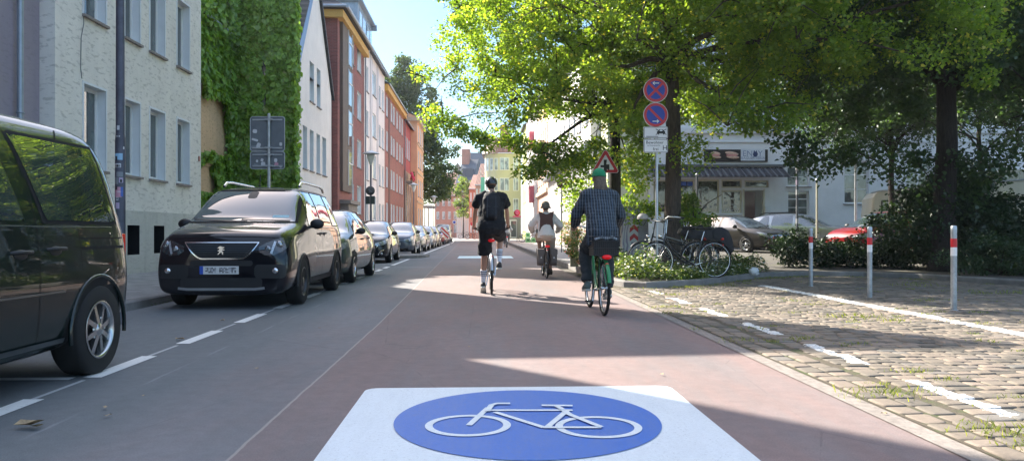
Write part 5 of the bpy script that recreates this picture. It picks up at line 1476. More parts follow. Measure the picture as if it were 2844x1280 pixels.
# squarer rear end
st = [s for s in st if s[0] < 3.6]+[(3.70,.24,1.12,1.865,.895,.855,.69),(3.94,.25,1.12,1.845,.893,.853,.70),(4.08,.27,1.11,1.74,.888,.85,.71),(4.15,.30,1.09,1.48,.88,.84,.73),(4.20,.33,1.05,1.22,.87,.83,.75),(4.24,.40,.90,1.02,.84,.80,.74)]
body, bv = car_body(LV, st, greenblack, t, (0.88, 3.68), 1.80, .335)
for s in (1, -1):
    wg = rnd(3.02,4.02,1.14,1.70,.07,-.14,-.13)
    project(bv, rnd(2.98,4.06,1.115,1.725,.08,-.14,-.13), 10, 'window_rubber', MAT['under'], t, 'side', s, .003)
    project(bv, wg, 10, 'window', MAT['car_glass'], t, 'side', s, .007)
    project(bv, rnd(1.95,2.78,1.13,1.66,.06,.10,-.12), 10, 'window', MAT['car_glass'], t, 'side', s, .006)
    project(bv, rnd(1.22,1.86,1.14,1.62,.06,.36,.02), 10, 'window', MAT['car_glass'], t, 'side', s, .006)
    m = MB()
    seam(bv, None, [(2.88,1.72),(2.90,1.1),(2.90,.34)], side=s, mb=m); seam(bv, None, [(2.0,1.10),(1.92,.34),(3.05,.32)], side=s, mb=m)
    seam(bv, None, [(3.42,1.10),(3.44,.78)], side=s, mb=m); seam(bv, None, [(3.45,1.72),(3.52,1.80)], side=s, mb=m, w=.01)
    m.build('panel_gap', MAT['under'], t, fixn=False)
    m = MB(); seam(bv, None, [(3.44,1.015),(4.12,1.015)], side=s, mb=m, w=.012); seam(bv, None, [(3.44,.945),(4.12,.945)], side=s, mb=m, w=.022); m.build('door_rail', MAT['under'], t, fixn=False)
    m = MB(); seam(bv, None, [(1.3,1.105),(3.0,1.098),(3.95,1.10)], side=s, mb=m, w=.010, off=.005); seam(bv, None, [(1.3,.66),(3.2,.655)], side=s, mb=m, w=.014, off=.006); m.build('chrome_strip', M('dull_trim', (.20,.22,.22), .25, .8), t, fixn=False)
    project(bv, [(y, .30, .335) for y in np.linspace(1.25, 3.25, 12)], 1, 'sill_trim', M('sill_trim', (.07,.08,.085), .3, .3), t, 'side', s, .012)
    handle(t, bv, 2.70, .93, s, w=.19); handle(t, bv, 3.10, .945, s, w=.19)
    m = MB(); m.ring((s*.893, 3.68, .33), .405, .016, 'x', 22, 8, a0=-.15, a1=pi+.15); m.build('arch_lip', greenblack, t)
    h = wheel(t, s*.80, 3.68, .335, .215, s, 8); wheel(t, s*.80, .88, .335, .215, s, 8)
    mirror_part(t, .86, 1.25, 1.08, s, MAT['black_plastic'], 1.1)
    m = MB(); m.box((min(s*.72,s*.84),4.17,.72),(max(s*.72,s*.84),4.235,1.05)); m.build('tail_lamp', MAT['red_plastic'], t, bevel=.01)
m = MB(); m.box((-.84,4.12,.30),(.84,4.27,.56)); m.build('rear_bumper', MAT['grey_pole'], t, bevel=.04)
project(bv, rnd(-.62,.62,1.1,1.52,.06,.04,-.04), 6, 'rear_window', MAT['car_glass'], t, 'rear', 1, .006)
project(bv, rnd(-.60,.60,1.22,1.62,.06,.06,-.06), 6, 'windscreen', MAT['car_glass'], t, 'front', 1, .006)
plate(t, (0,4.28,.44), 'MS NV 41', rear=True)
m = MB(); m.box((-.6,3.8,.2),(.6,4.1,.33)); m.build('exhaust', MAT['under'], t)

# ------------------------------------------------ black people carrier facing the camera
t = thing('family_van', 'glossy black people carrier with roof rails and blurred plate facing the camera', 'car', (-3.53, 10.62, 0), R(.5))
LV = 4.42
st = [(0.00,.24,.60,.76,.78,.74,.56),(0.03,.20,.74,.94,.86,.82,.66),(0.12,.19,.87,1.045,.90,.865,.73),(0.30,.19,.955,1.10,.915,.88,.76),(0.62,.20,1.03,1.165,.925,.875,.76),(0.90,.20,1.08,1.21,.925,.88,.765),(1.02,.20,1.10,1.26,.925,.885,.75),
      (1.22,.20,1.13,1.42,.925,.885,.72),(1.62,.20,1.16,1.68,.925,.89,.70),(1.86,.20,1.16,1.765,.925,.89,.69)]+[s for s in ST_VAN if s[0] > 2]
st = [(s[0],s[1],s[2],min(s[3],1.80),s[4],s[5],max(s[6],.0)) for s in st]
body, bv = car_body(LV, st, blackp, t, (0.89, 3.62), 1.85, .335)
def ws(name, a, lo, hi, r, sl, off, mat): return project(bv, rnd(-a, a, lo, hi, r, sl, -sl), 14, name, mat, t, 'front', 1, off)
ws('windscreen_rubber', .80, 1.195, 1.735, .04, .10, .003, MAT['under'])
nt = NT('windscreen_glass'); nt.base((.045,.065,.075)); nt.set(Roughness=.015, Specular_IOR_Level=1., Coat_Weight=.55, Coat_Roughness=.0, Coat_IOR=1.6)
ws('windscreen', .765, 1.215, 1.695, .04, .11, .007, nt.mat)
m = MB(); project(bv, rnd(-.07,.07,1.58,1.69,.03), 3, '', None, None, 'front', 1, .010, mb=m); m.build('sensor_housing', MAT['black_plastic'], t, fixn=False)
m = MB(); project(bv, rnd(.42,.66,1.27,1.31,.01), 2, '', None, None, 'front', 1, .010, mb=m); m.build('windscreen_sticker', M('pale_blue_sticker', (.25,.45,.50), .5), t, fixn=False)
m = MB(); seam(bv, None, [(-.70,1.24),(0,1.215),(.1,1.225)], 'front', mb=m, w=.02, off=.012); seam(bv, None, [(.0,1.24),(.70,1.225)], 'front', mb=m, w=.02, off=.012); m.build('wiper', MAT['black_plastic'], t, fixn=False)
# bonnet seam and creases
m = MB(); seam(bv, None, [(-.74,.98),(-.5,.995),(0,1.0),(.5,.995),(.74,.98)], 'front', mb=m, w=.010); m.build('panel_gap', MAT['under'], t, fixn=False)
# grille with chrome rim
def smile(w, zt, zb, n=28, k=.55):
    out = []
    for i in range(n+1):
        x = lerp(-w, w, i/n); u = abs(x)/w; lo = zb+(zt-zb)*max(0, (u-k)/(1-k))**1.6*.96; out.append((x, lo, zt))
    return out
project(bv, smile(.50, .925, .69), 6, 'grille_surround', MAT['chrome'], t, 'front', 1, .007)
g_ = project(bv, smile(.478, .912, .708), 6, 'grille', MAT['black_plastic'], t, 'front', 1, .012)
m = MB()
for z in (.74,.77,.80,.83,.86,.89): seam(bv, None, [(-.30-(z-.74)*.9,z),(.30+(z-.74)*.9,z)], 'front', mb=m, w=.008, off=.016)
m.build('grille_bars', M('grille_bars', (.03,.032,.036), .25, .6), g_, fixn=False)
h, n_, _, _ = bv.ray_cast(Vector((0,-3,.815)), Vector((0,1,0))); lion(t, (0, h.y-.02, .815), .115)
MAT['dark_lens'] = m_glass('dark_headlamp_lens', (.02,.021,.024), .02, 0)
hl_in = M('lamp_reflector', (.30,.31,.33), .15, .9, var=.3, vs=30)
for s in (1, -1):
    cols = dens([(s*.50,.80,.86),(s*.58,.745,.905),(s*.70,.745,.955),(s*.80,.79,.985),(s*.865,.86,.975)], 6)
    if s < 0: cols = cols[::-1]
    h1 = project(bv, cols, 8, 'headlight', MAT['dark_lens'], t, 'front', 1, .009)
    m = MB()
    for (xx, zz, rr) in ((s*.62,.83,.042),(s*.755,.885,.05)):
        hp, nn, _, _ = bv.ray_cast(Vector((xx,-3,zz)), Vector((0,1,0)))
        if hp: m.lathe([(.004,hp.y-.02),(rr*.55,hp.y-.024),(rr,hp.y-.012),(rr*1.15,hp.y+.02)], (xx,0,zz), 'y', 18)
    m.build('lamp_reflector', hl_in, h1)
    m = MB(); seam(bv, None, [(s*.665,.765),(s*.71,.93)], 'front', mb=m, w=.03, off=.013); m.build('daytime_light', M('led_strip', (.5,.52,.55), .3, .5, var=.5, vs=60), h1, fixn=False)
    # fog lamp recess
    fcols = rnd(.44,.86,.43,.62,.06); fcols = [(s*a, lo, hi) for a, lo, hi in fcols]; fcols = fcols if s > 0 else fcols[::-1]
    f1 = project(bv, fcols, 4, 'fog_lamp_recess', MAT['black_plastic'], t, 'front', 1, .005)
    hp, nn, _, _ = bv.ray_cast(Vector((s*.72,-3,.535)), Vector((0,1,0)))
    m = MB(); m.lathe([(.002,-.02),(.034,-.022),(.042,-.008),(.046,.02)], (s*.72,hp.y,.535), 'y', 18); m.build('fog_lamp', MAT['chrome'], f1)
    # sides
    for nm, a, b, lo, hi, s0, s1 in (('window',1.42,2.30,1.17,1.70,.30,.0),('window',2.40,3.32,1.17,1.71,.0,-.02),('window',3.42,4.05,1.18,1.70,.0,-.22)):
        project(bv, rnd(a-.02, b+.02, lo-.02, hi+.02, .06, s0, s1), 8, 'window_rubber', MAT['under'], t, 'side', s, .003)
        project(bv, rnd(a, b, lo, hi, .05, s0, s1), 8, nm, MAT['car_glass'], t, 'side', s, .007)
    m = MB(); seam(bv, None, [(1.30,1.12),(1.22,.9),(1.30,.32),(2.30,.30),(2.34,1.16)], side=s, mb=m); seam(bv, None, [(2.36,.30),(3.18,.32),(3.36,.72),(3.36,1.16)], side=s, mb=m); seam(bv, None, [(3.37,1.0),(4.25,1.0)], side=s, mb=m, w=.014); m.build('panel_gap', MAT['under'], t, fixn=False)
    handle(t, bv, 2.16, 1.04, s); handle(t, bv, 2.50, 1.04, s)
    m = MB(); seam(bv, None, [(1.42,1.155),(4.05,1.155)], side=s, mb=m, w=.012, off=.009); m.build('chrome_strip', MAT['chrome'], t, fixn=False)
    project(bv, [(y, .22, .36) for y in np.linspace(1.28, 3.24, 14)], 2, 'sill_trim', M('dark_sill', (.03,.03,.032), .6), t, 'side', s, .010)
    m = MB(); m.ring((s*.915, 3.62, .33), .405, .022, 'x', 22, 8, a0=-.1, a1=pi+.1); m.build('arch_lip', MAT['black_plastic'], t)
    m = MB(); m.ring((s*.915, .89, .33), .405, .022, 'x', 22, 8, a0=-.1, a1=pi+.1); m.build('arch_lip', MAT['black_plastic'], t)
    wheel(t, s*.815, .89, .335, .215, s, 5, 'steel'); wheel(t, s*.815, 3.62, .335, .215, s, 5, 'steel')
    mirror_part(t, .88, 1.42, 1.17, s, MAT['black_plastic'], .95)
    m = MB(); m.tube([(s*.60,2.0,1.80),(s*.60,2.12,1.865),(s*.60,2.4,1.885),(s*.60,3.6,1.885),(s*.60,3.85,1.86),(s*.60,3.95,1.80)], .022, 8); m.build('roof_rail', MAT['alloy'], t)
m = MB(); project(bv, rnd(-.42,.42,.60,.675,.03), 2, '', None, None, 'front', 1, .005, mb=m); project(bv, rnd(-.55,.55,.30,.44,.04), 2, '', None, None, 'front', 1, .005, mb=m); m.build('air_intake', MAT['black_plastic'], t, fixn=False)
m = MB(); seam(bv, None, [(-.58,.30),(-.45,.285),(.45,.285),(.58,.30)], 'front', mb=m, w=.035, off=.012); m.build('skid_strip', M('satin_strip', (.30,.31,.33), .35, .7), t, fixn=False)
hp, nn, _, _ = bv.ray_cast(Vector((0,-3,.545)), Vector((0,1,0))); plate(t, (-.02, hp.y-.022, .545), blocks=True)
m = MB(); m.tube([(-.02,1.95,1.80),(-.02,2.0,1.99)], .006, 6); m.ell((-.02,1.95,1.81), (.02,.04,.015), 8, 4); m.build('antenna', MAT['black_plastic'], t)
m = MB()
for s in (-.35,.38):
    m.box((s-.13,2.5,1.30),(s+.13,2.56,1.56)) 
m.v = m.v

# ------------------------------------------------ generic parked cars
PAINT = {}
def paint(name, col, metal=0.):
    if name not in PAINT: PAINT[name] = m_paint(name, col, metal=metal)
    return PAINT[name]
def simple_car(label, x, y, rz, L, H, W_, pnt, plate_s=None, front='bar', group=None, st=ST_HATCH, name='parked_car', belt=None, z=0, cat='car', rails=False, wr=.31, lamps=1, spokes=5):
    t = thing(name, label, cat, (x, y, z), rz, group)
    s_ = scale_st(st, L, H, W_); ya, yb = L*.205, L*.84
    if st is ST_VAN: ya, yb = L*.2, L*.82
    body, bv = car_body(L, s_, pnt, t, (ya, yb), W_, wr, 2)
    k = L/st[-1][0]; h0 = H/(max(q[3] for q in st)+.02); wk = W_/2/max(q[4] for q in st)
    van = st is ST_VAN
    yl = lambda v: v*k
    if not van: w0, w1, zlo, zhi, sl = 1.02, 1.9, .955, 1.40, .16
    else: w0, w1, zlo, zhi, sl = 1.1, 1.8, 1.24, 1.74, .09
    project(bv, rnd(-.70*wk, .70*wk, zlo*h0, zhi*h0, .05, sl, -sl), 8, 'windscreen', MAT['glass_screen'], t, 'front', 1, .006)
    project(bv, rnd(-.60*wk, .60*wk, (zlo+.1)*h0, (zhi-.03)*h0, .06, .1, -.1), 6, 'rear_window', MAT['car_glass'], t, 'rear', 1, .006)
    wins = ((1.22,2.02,.965,1.37,.42,.0),(2.10,2.85,.975,1.38,.0,-.05),(2.93,3.42,.99,1.35,.0,-.32)) if not van else ((1.45,2.3,1.17,1.70,.28,0),(2.4,3.3,1.17,1.71,0,0),(3.4,4.0,1.18,1.68,0,-.2))
    for s in (1, -1):
        for a, b, lo, hi, s0, s1 in wins:
            project(bv, rnd(yl(a), yl(b), lo*h0, hi*h0, .05, yl(s0), yl(s1)), 6, 'window', MAT['car_glass'], t, 'side', s, .006)
        m = MB(); z0 = .95*h0 if not van else 1.12*h0
        seam(bv, None, [(yl(1.12),z0),(yl(1.12),.3),(yl(2.04),.26),(yl(2.06),z0)], side=s, mb=m); seam(bv, None, [(yl(2.08),.26),(yl(2.8),.28),(yl(2.92),z0)], side=s, mb=m); m.build('panel_gap', MAT['under'], t, fixn=False)
        handle(t, bv, yl(1.9), z0-.12, s, w=.14); handle(t, bv, yl(2.75), z0-.11, s, w=.14)
        wheel(t, s*(W_/2-.105), ya, wr, .2, s, spokes); wheel(t, s*(W_/2-.105), yb, wr, .2, s, spokes)
        mirror_part(t, .80*wk, yl(1.25), z0+.04, s, MAT['black_plastic'] if pnt is not PAINT.get('silver') else pnt, .9)
        zc = (.66 if not van else .86)*h0
        cols = dens([(s*.40*wk,zc-.03,zc+.02),(s*.52*wk,zc-.065,zc+.05),(s*.66*wk,zc-.055,zc+.10),(s*.77*wk,zc+.02,zc+.14)], 5)
        cols = cols if s > 0 else cols[::-1]
        h1 = project(bv, cols, 5, 'headlight', MAT['headlamp'], t, 'front', 1, .008)
        m = MB(); hp, nn, _, _ = bv.ray_cast(Vector((s*.58*wk,-3,zc)), Vector((0,1,0)))
        if hp: m.lathe([(.003,hp.y-.018),(.03,hp.y-.02),(.045,hp.y-.01),(.05,hp.y+.02)], (s*.58*wk,0,zc), 'y', 14); m.build('lamp_reflector', hl_in, h1)
        project(bv, [(q, zc-.02, zc+.16) for q in np.linspace(L-.20, L-.06, 5)], 3, 'tail_lamp', MAT['red_plastic'], t, 'side', s, .006)
        if rails: m = MB(); m.tube([(s*.50*wk,yl(1.9),H-.03),(s*.50*wk,yl(2.05),H+.03),(s*.50*wk,yl(3.1),H+.01),(s*.50*wk,yl(3.3),H-.06)], .018, 6); m.build('roof_rail', MAT['black_plastic'], t)
    if front == 'rim':      # wide grille with chrome frame
        project(bv, smile(.50*wk, .62*h0, .34*h0), 5, 'grille_surround', MAT['chrome'], t, 'front', 1, .006)
        project(bv, smile(.475*wk, .605*h0, .36*h0), 5, 'grille', MAT['black_plastic'], t, 'front', 1, .011)
        hp, nn, _, _ = bv.ray_cast(Vector((0,-3,.70*h0)), Vector((0,1,0))); lion(t, (0, hp.y-.015, .70*h0), .11)
        for s in (1, -1):
            m = MB(); m.lathe([(.002,0),(.035,-.004),(.045,.01)], (s*.62*wk, bv.ray_cast(Vector((s*.62*wk,-3,.33)), Vector((0,1,0)))[0].y-.02, .33), 'y', 14); m.build('fog_lamp', MAT['alloy'], t)
            m = MB(); seam(bv, None, [(s*.50*wk,.28),(s*.56*wk,.40),(s*.70*wk,.46)], 'front', mb=m, w=.02, off=.01); m.build('chrome_strip', MAT['chrome'], t, fixn=False)
    elif front == 'plain':
        project(bv, rnd(-.55*wk,.55*wk,.22,.33,.04,-.05,.05), 3, 'air_intake', MAT['black_plastic'], t, 'front', 1, .006)
        m = MB(); seam(bv, None, [(-.42*wk,.70*h0),(.42*wk,.70*h0)], 'front', mb=m, w=.012); m.build('panel_gap', MAT['under'], t, fixn=False)
    elif front == 'star':
        project(bv, rnd(-.36*wk,.36*wk,.42,.64,.06,-.05,.05), 4, 'grille', MAT['black_plastic'], t, 'front', 1, .006)
        hp, nn, _, _ = bv.ray_cast(Vector((0,-3,.53)), Vector((0,1,0))); m = MB(); m.ring((0,hp.y-.02,.53), .085, .009, 'y', 24, 6)
        for a in (90, 210, 330): m.bar((0,hp.y-.02,.53), (.085*cos(R(a)),hp.y-.02,.53+.085*sin(R(a))), .014, .01)
        for z in (.48,.58): m.bar((-.33*wk,hp.y-.0,z),(-.1,hp.y-.015,z),.015); m.bar((.1,hp.y-.015,z),(.33*wk,hp.y-.0,z),.015)
        m.build('badge', MAT['chrome'], t)
        for s in (1,-1): project(bv, [(s*a, lo, hi) for a, lo, hi in rnd(.36*wk,.74*wk,.22,.36,.04)][::s], 3, 'air_intake', MAT['black_plastic'], t, 'front', 1, .006)
    elif front == 'rings':
        project(bv, rnd(-.34*wk,.34*wk,.30,.68*h0,.05,-.06,.06), 5, 'grille_surround', MAT['chrome'], t, 'front', 1, .006)
        project(bv, rnd(-.32*wk,.32*wk,.32,.66*h0,.05,-.06,.06), 5, 'grille', MAT['black_plastic'], t, 'front', 1, .011)
        hp, nn, _, _ = bv.ray_cast(Vector((0,-3,.60*h0)), Vector((0,1,0))); m = MB()
        for i in range(4): m.ring((-.105+i*.07,hp.y-.025,.60*h0), .042, .006, 'y', 20, 5)
        m.build('badge', MAT['chrome'], t)
        for s in (1,-1): project(bv, [(s*a, lo, hi) for a, lo, hi in rnd(.42*wk,.76*wk,.26,.42,.04)][::s], 3, 'air_intake', MAT['black_plastic'], t, 'front', 1, .006)
    else:
        project(bv, rnd(-.50*wk,.50*wk,(.40 if not van else .45),(.56 if not van else .7)*1.,.04), 4, 'grille', MAT['black_plastic'], t, 'front', 1, .006)
    pzv = {'rim':.45,'plain':.50,'star':.40,'rings':.42}.get(front, .42)*h0
    hp, nn, _, _ = bv.ray_cast(Vector((0,-3,pzv)), Vector((0,1,0)))
    if hp: plate(t, (0, hp.y-.03, pzv), plate_s)
    return t
nt = NT('light_windscreen'); nt.base((.03,.045,.055)); nt.set(Roughness=.02, Specular_IOR_Level=1., Coat_Weight=1., Coat_Roughness=.01, Coat_IOR=1.65); MAT['glass_screen'] = nt.mat
MAT['headlamp'] = M('headlamp_cluster', (.35,.36,.38), .12, .4, var=.5, vs=25, coat=1.)
GRP = 'cars parked in line along the left kerb'
simple_car('grey green estate car parked half hidden right behind the black people carrier', -3.55, 15.45, 0, 4.4, 1.60, 1.80, paint('grey_green_paint', (.035,.050,.046), 0), None, group=GRP, st=ST_HATCH, wr=.33)
simple_car('black hatchback with chrome framed grille and plate ending VI 208, third in the parked line', -3.98, 26.2, 0, 3.98, 1.50, 1.74, blackp, 'S·VI 208', 'rim', GRP)
simple_car('plain fronted grey hatchback with a big windscreen, behind the black hatchback in the line', -3.92, 35.3, 0, 4.26, 1.58, 1.80, paint('slate_grey_paint', (.085,.10,.13), .4), 'B 508', 'plain', GRP, wr=.34)
simple_car('silver grey saloon with a round star badge, behind the plain fronted grey hatchback', -3.92, 41.9, 0, 4.7, 1.48, 1.85, paint('warm_silver_paint', (.27,.265,.25), .7), None, 'star', GRP, wr=.33)
simple_car('bluish silver small car following the star badged saloon in the parked line', -3.9, 49.5, 0, 4.1, 1.5, 1.75, paint('blue_silver_paint', (.16,.20,.26), .6), None, 'bar', GRP)
simple_car('pale gold hatchback well down the parked line, before the striped board', -3.9, 55.6, 0, 4.2, 1.52, 1.76, paint('pale_gold_paint', (.34,.31,.25), .6), None, 'bar', GRP)
simple_car('dark red car far down the parked line beside the red and white striped board', -3.95, 65.5, 0, 4.2, 1.48, 1.76, paint('dark_red_paint', (.16,.012,.02)), None, 'bar', GRP)
simple_car('small silver car between the dark red car and the far tall van', -3.95, 72.2, 0, 4.2, 1.62, 1.78, paint('silver', (.42,.44,.46), .7), None, 'bar', GRP)
simple_car('tall pale grey van, last and farthest in the parked line', -4.2, 84., 0, 4.9, 1.98, 1.95, paint('pale_grey_paint', (.45,.48,.48), .3), None, 'bar', GRP, st=ST_VAN, name='parked_van', cat='van', wr=.34)
# the square: dark brown hatchback with rings, silver wagon, red car
def P2(px, Z): w = W(px, Z); return w
a = P2(2168, 28.6)
simple_car('dark brown grey hatchback with four ring badge parked before the shop', a[0], a[1], R(31), 4.3, 1.44, 1.78, paint('brown_grey_paint', (.030,.026,.022), 0), 'DE·LM 896', 'rings', z=gz(a[0],a[1])-.01, wr=.32)
a = P2(2385, 30.6)
simple_car('silver estate car with roof rails between the brown hatchback and the red car', a[0], a[1], R(56), 4.5, 1.55, 1.78, paint('silver', (.42,.44,.46), .7), None, 'bar', z=gz(a[0],a[1])-.01, rails=True, name='estate_car')
a = P2(2335, 24.5)
simple_car('red car with bright reflections on its windscreen, nose to the left behind the hedge', a[0], a[1], R(-68), 4.2, 1.56, 1.78, paint('red_paint', (.24,.012,.015)), None, 'bar', z=gz(a[0],a[1])-.01)
# camper van
a = W(2420, 30)
t = thing('camper_van', 'cream camper van with raised roof and small dark windows behind the red car', 'camper van', (a[0], a[1], gz(*a)), -YAW+R(-14))
cream = M('camper_cream', (.50,.48,.38), .35, var=.06, coat=.4, dirt=.3)
mb = MB(); S_ = [(0,.4),(-.02,1.3),(.05,2.1),(.22,2.35),(6.0,2.75),(6.0,.4)]
mb.poly([(x,0,z) for x, z in S_], 0, (0,2.1,0)); bd = mb.build('body', cream, t, bevel=.08)
mb = MB(); mb.poly([(1.9,.18,2.45),(2.6,.18,3.0),(6.0,.18,3.15),(6.0,.18,2.7)], 0, (0,1.7,0)); mb.build('roof', cream, t, bevel=.06)
mb = MB(); mb.poly([(2.55,.17,2.62),(2.85,.17,2.92),(5.2,.17,3.0),(5.2,.17,2.72)], 0, (0,-.02,0)); mb.build('roof_window', MAT['glass'], t)
for (x0, x1, z0, z1) in ((.35,1.05,1.2,2.0),(1.5,2.3,1.3,2.0),(3.4,4.6,1.3,2.0)):
    mb = MB(); mb.poly([(x,-.005,z) for x, z in rrect(x0,z0,x1,z1,.06)], 0, (0,-.015,0)); w = mb.build('window', MAT['black_plastic'], t)
    mb = MB(); mb.poly([(x,-.022,z) for x, z in rrect(x0+.05,z0+.05,x1-.05,z1-.05,.05)], 0, (0,-.004,0)); mb.build('pane', MAT['glass'], w)
mb = MB(); mb.tube([(.0,-.02,2.28),(.3,-.02,2.36),(6,-.02,2.78)], .025, 6); mb.build('awning_rail', MAT['galv'], t)
mb = MB(); mb.box((2.65,-.012,1.25),(3.2,0,2.1)); mb.build('hatch', M('camper_panel', (.44,.42,.33), .4), t)
for yy in (.25, 1.85):
    for xx in (1.1, 4.6):
        m = MB(); m.lathe([(.2,-.1),(.31,-.1),(.33,0),(.31,.1),(.2,.1)], (0,0,0), 'y', 24); w = m.build('wheel', MAT['black_rubber'], t, loc=(xx,yy,.33))
        m = MB(); m.lathe([(.001,-.09),(.19,-.07),(.2,.02)], (0,0,0), 'y', 20); m.build('rim', MAT['alloy'], w)
# ================================================================== bicycles and people
MAT['frame_black'] = m_paint('black_bike_frame', (.010,.010,.012)); MAT['frame_green'] = m_paint('green_bike_frame', (.02,.22,.07)); MAT['frame_silver'] = m_paint('silver_bike_frame', (.45,.47,.50), metal=.5)
MAT['leather'] = M('black_saddle', (.015,.014,.013), .5)
MAT['lamp_red'] = M('lit_red_lamp', (.75,.008,.012), .2, emis=.06, var=.02)
def cyl_between(mb, a, b, r, n=8, mi=0): mb.tube([a, b], r, n, mi)

def bike_wheel(parent, y, r, tyre=.021, spokes=28, rimmat='alloy', hub=.02, x=0):
    m = MB(); m.ring((0,0,0), r-tyre, tyre, 'x', 44, 8)
    w = m.build('wheel', MAT['black_rubber'], parent, loc=(x, y, r))
    m = MB(); m.ring((0,0,0), r-tyre*2.1, .011, 'x', 44, 6); m.build('rim', MAT[rimmat], w)
    m = MB()
    for i in range(spokes):
        a = 2*pi*i/spokes; s = 1 if i % 2 else -1; b = a+.35*(1 if (i//2) % 2 else -1)
        m.tube([(s*.028, hub*cos(b), hub*sin(b)), (0, (r-tyre*2.2)*cos(a), (r-tyre*2.2)*sin(a))], .0012, 3, cap=False)
    m.build('spokes', MAT['alloy'], w)
    m = MB(); m.lathe([(.001,-.05),(.02,-.045),(.028,-.03),(.016,-.01),(.016,.01),(.028,.03),(.02,.045),(.001,.05)], (0,0,0), 'x', 14); m.build('hub', MAT['alloy'], w)
    return w

def bicycle(name, label, x, y, rz, frame, r=.345, wb=1.08, bar='flat', saddle_z=.98, bar_z=1.06, barw=.30, step=False, fender=None, rack=True, basket=None, panniers=None, group=None, z=0, crank=0., light='rear_lamp', tyre=.021, kick=False, bb_z=.28, lean=0., rimmat='alloy', spokes=28, steer=0.):
    """wheels along +y, rear contact at the origin"""
    t = thing(name, label, 'bicycle', (x, y, z), rz, group)
    if lean: t.rotation_euler = (0, lean, rz)
    bike_wheel(t, 0, r, tyre, spokes, rimmat); fw = bike_wheel(t, wb, r, tyre, spokes, rimmat)
    bb = (0, .44, bb_z); seat = (0, .21, saddle_z-.06); sc_ = (0, .27, .66) if not step else (0, .26, .70); hd = (0, wb-.20, .86); hl = (0, wb-.16, .72); fx = (0, wb, r)
    m = MB(); R_ = .0165
    cyl_between(m, bb, (0, lerp(bb[1],seat[1],.72), lerp(bb[2],seat[2],.72)), .0155)
    if step:
        m.tube([hd, (0,wb-.32,.62), (0,.60,.36), bb], .019, 8); m.tube([(0,wb-.19,.80),(0,wb-.36,.52),(0,.62,.30),bb], .017, 8)
    else: cyl_between(m, hd, sc_, R_); cyl_between(m, hl, bb, .019)
    cyl_between(m, (0,wb-.215,.92), (0,wb-.155,.68), .02)
    for s in (-1, 1):
        cyl_between(m, (s*.045, .02, r), (s*.02, bb[1]-.05, bb[2]), .010); cyl_between(m, (s*.045, .02, r), (s*.012, sc_[1], sc_[2]), .009)
        m.tube([(s*.02, wb-.155, .68), (s*.05, wb-.12, .60), (s*.052, fx[1], r)], .012, 8)
    m.build('frame', MAT[frame], t)
    m = MB(); cyl_between(m, (0, lerp(bb[1],seat[1],.70), lerp(bb[2],seat[2],.70)), seat, .0125); m.build('seat_post', MAT['alloy'], t)
    m = MB(); m.ell((0, .14, saddle_z), (.085,.10,.035), 14, 8); m.ell((0, .26, saddle_z), (.035,.13,.028), 12, 8); m.ell((.05,.11,saddle_z+.005),(.045,.07,.035),10,6); m.ell((-.05,.11,saddle_z+.005),(.045,.07,.035),10,6)
    m.build('saddle', MAT['leather'], t)
    m = MB(); by = wb-.25
    cyl_between(m, (0,wb-.215,.90), (0,by,bar_z), .013)
    if bar == 'flat': P = [(-barw, by-.06, bar_z+.01), (-barw*.5, by+.0, bar_z), (0, by+.01, bar_z), (barw*.5, by, bar_z), (barw, by-.06, bar_z+.01)]
    elif bar == 'drop': P = [(-.21,by-.02,bar_z-.13),(-.21,by+.08,bar_z-.10),(-.21,by+.10,bar_z-.02),(-.2,by+.03,bar_z),(0,by,bar_z),(.2,by+.03,bar_z),(.21,by+.10,bar_z-.02),(.21,by+.08,bar_z-.10),(.21,by-.02,bar_z-.13)]
    else: P = [(-barw, by-.24, bar_z+.02), (-barw*.98, by-.10, bar_z+.03), (-barw*.6, by+.05, bar_z+.05), (0, by+.06, bar_z), (barw*.6, by+.05, bar_z+.05), (barw*.98, by-.10, bar_z+.03), (barw, by-.24, bar_z+.02)]
    m.tube(P, .011, 8); hb_ = m.build('handlebar', MAT['alloy'] if bar != 'flat' else MAT['black_plastic'], t)
    m = MB()
    for s in (0, -1):
        a, b = (P[0], P[1]) if s == 0 else (P[-1], P[-2]); q = Vector(a).lerp(Vector(b), .6 if bar != 'flat' else .75); m.tube([a, tuple(q)], .017, 8)
        m.bar(tuple(q), (a[0], a[1]+.03 if bar == 'flat' else a[1]+.03, a[2]-.04), .010)
    m.build('grip', MAT['black_rubber'], hb_)
    # crank, chainring, pedals
    m = MB(); m.ring((.035, bb[1], bb[2]), .085, .004, 'x', 28, 5); m.lathe([(.001,-.05),(.02,-.05),(.02,.05),(.001,.05)], (0,bb[1],bb[2]), 'x', 12)
    for i in range(5): a = 2*pi*i/5; m.bar((.035,bb[1],bb[2]), (.035,bb[1]+.083*cos(a),bb[2]+.083*sin(a)), .010, .004)
    for s in (-1, 1):
        e = (s*.085, bb[1]+s*.17*sin(crank), bb[2]+s*.17*cos(crank)); m.bar((s*.06,bb[1],bb[2]), e, .018, .012)
    m.build('crank', MAT['alloy'], t)
    for s in (-1, 1):
        e = (s*.085, bb[1]+s*.17*sin(crank), bb[2]+s*.17*cos(crank)); m = MB(); x0, x1 = sorted((s*.09, s*.185)); m.box((x0, e[1]-.04, e[2]-.010), (x1, e[1]+.04, e[2]+.010)); m.build('pedal', MAT['black_plastic'], t)
    m = MB()
    for dz in (.084, -.084): m.bar((.035, bb[1], bb[2]+dz), (.035, 0, r+dz*.45), .008, .004)
    m.build('chain', MAT['under'], t)
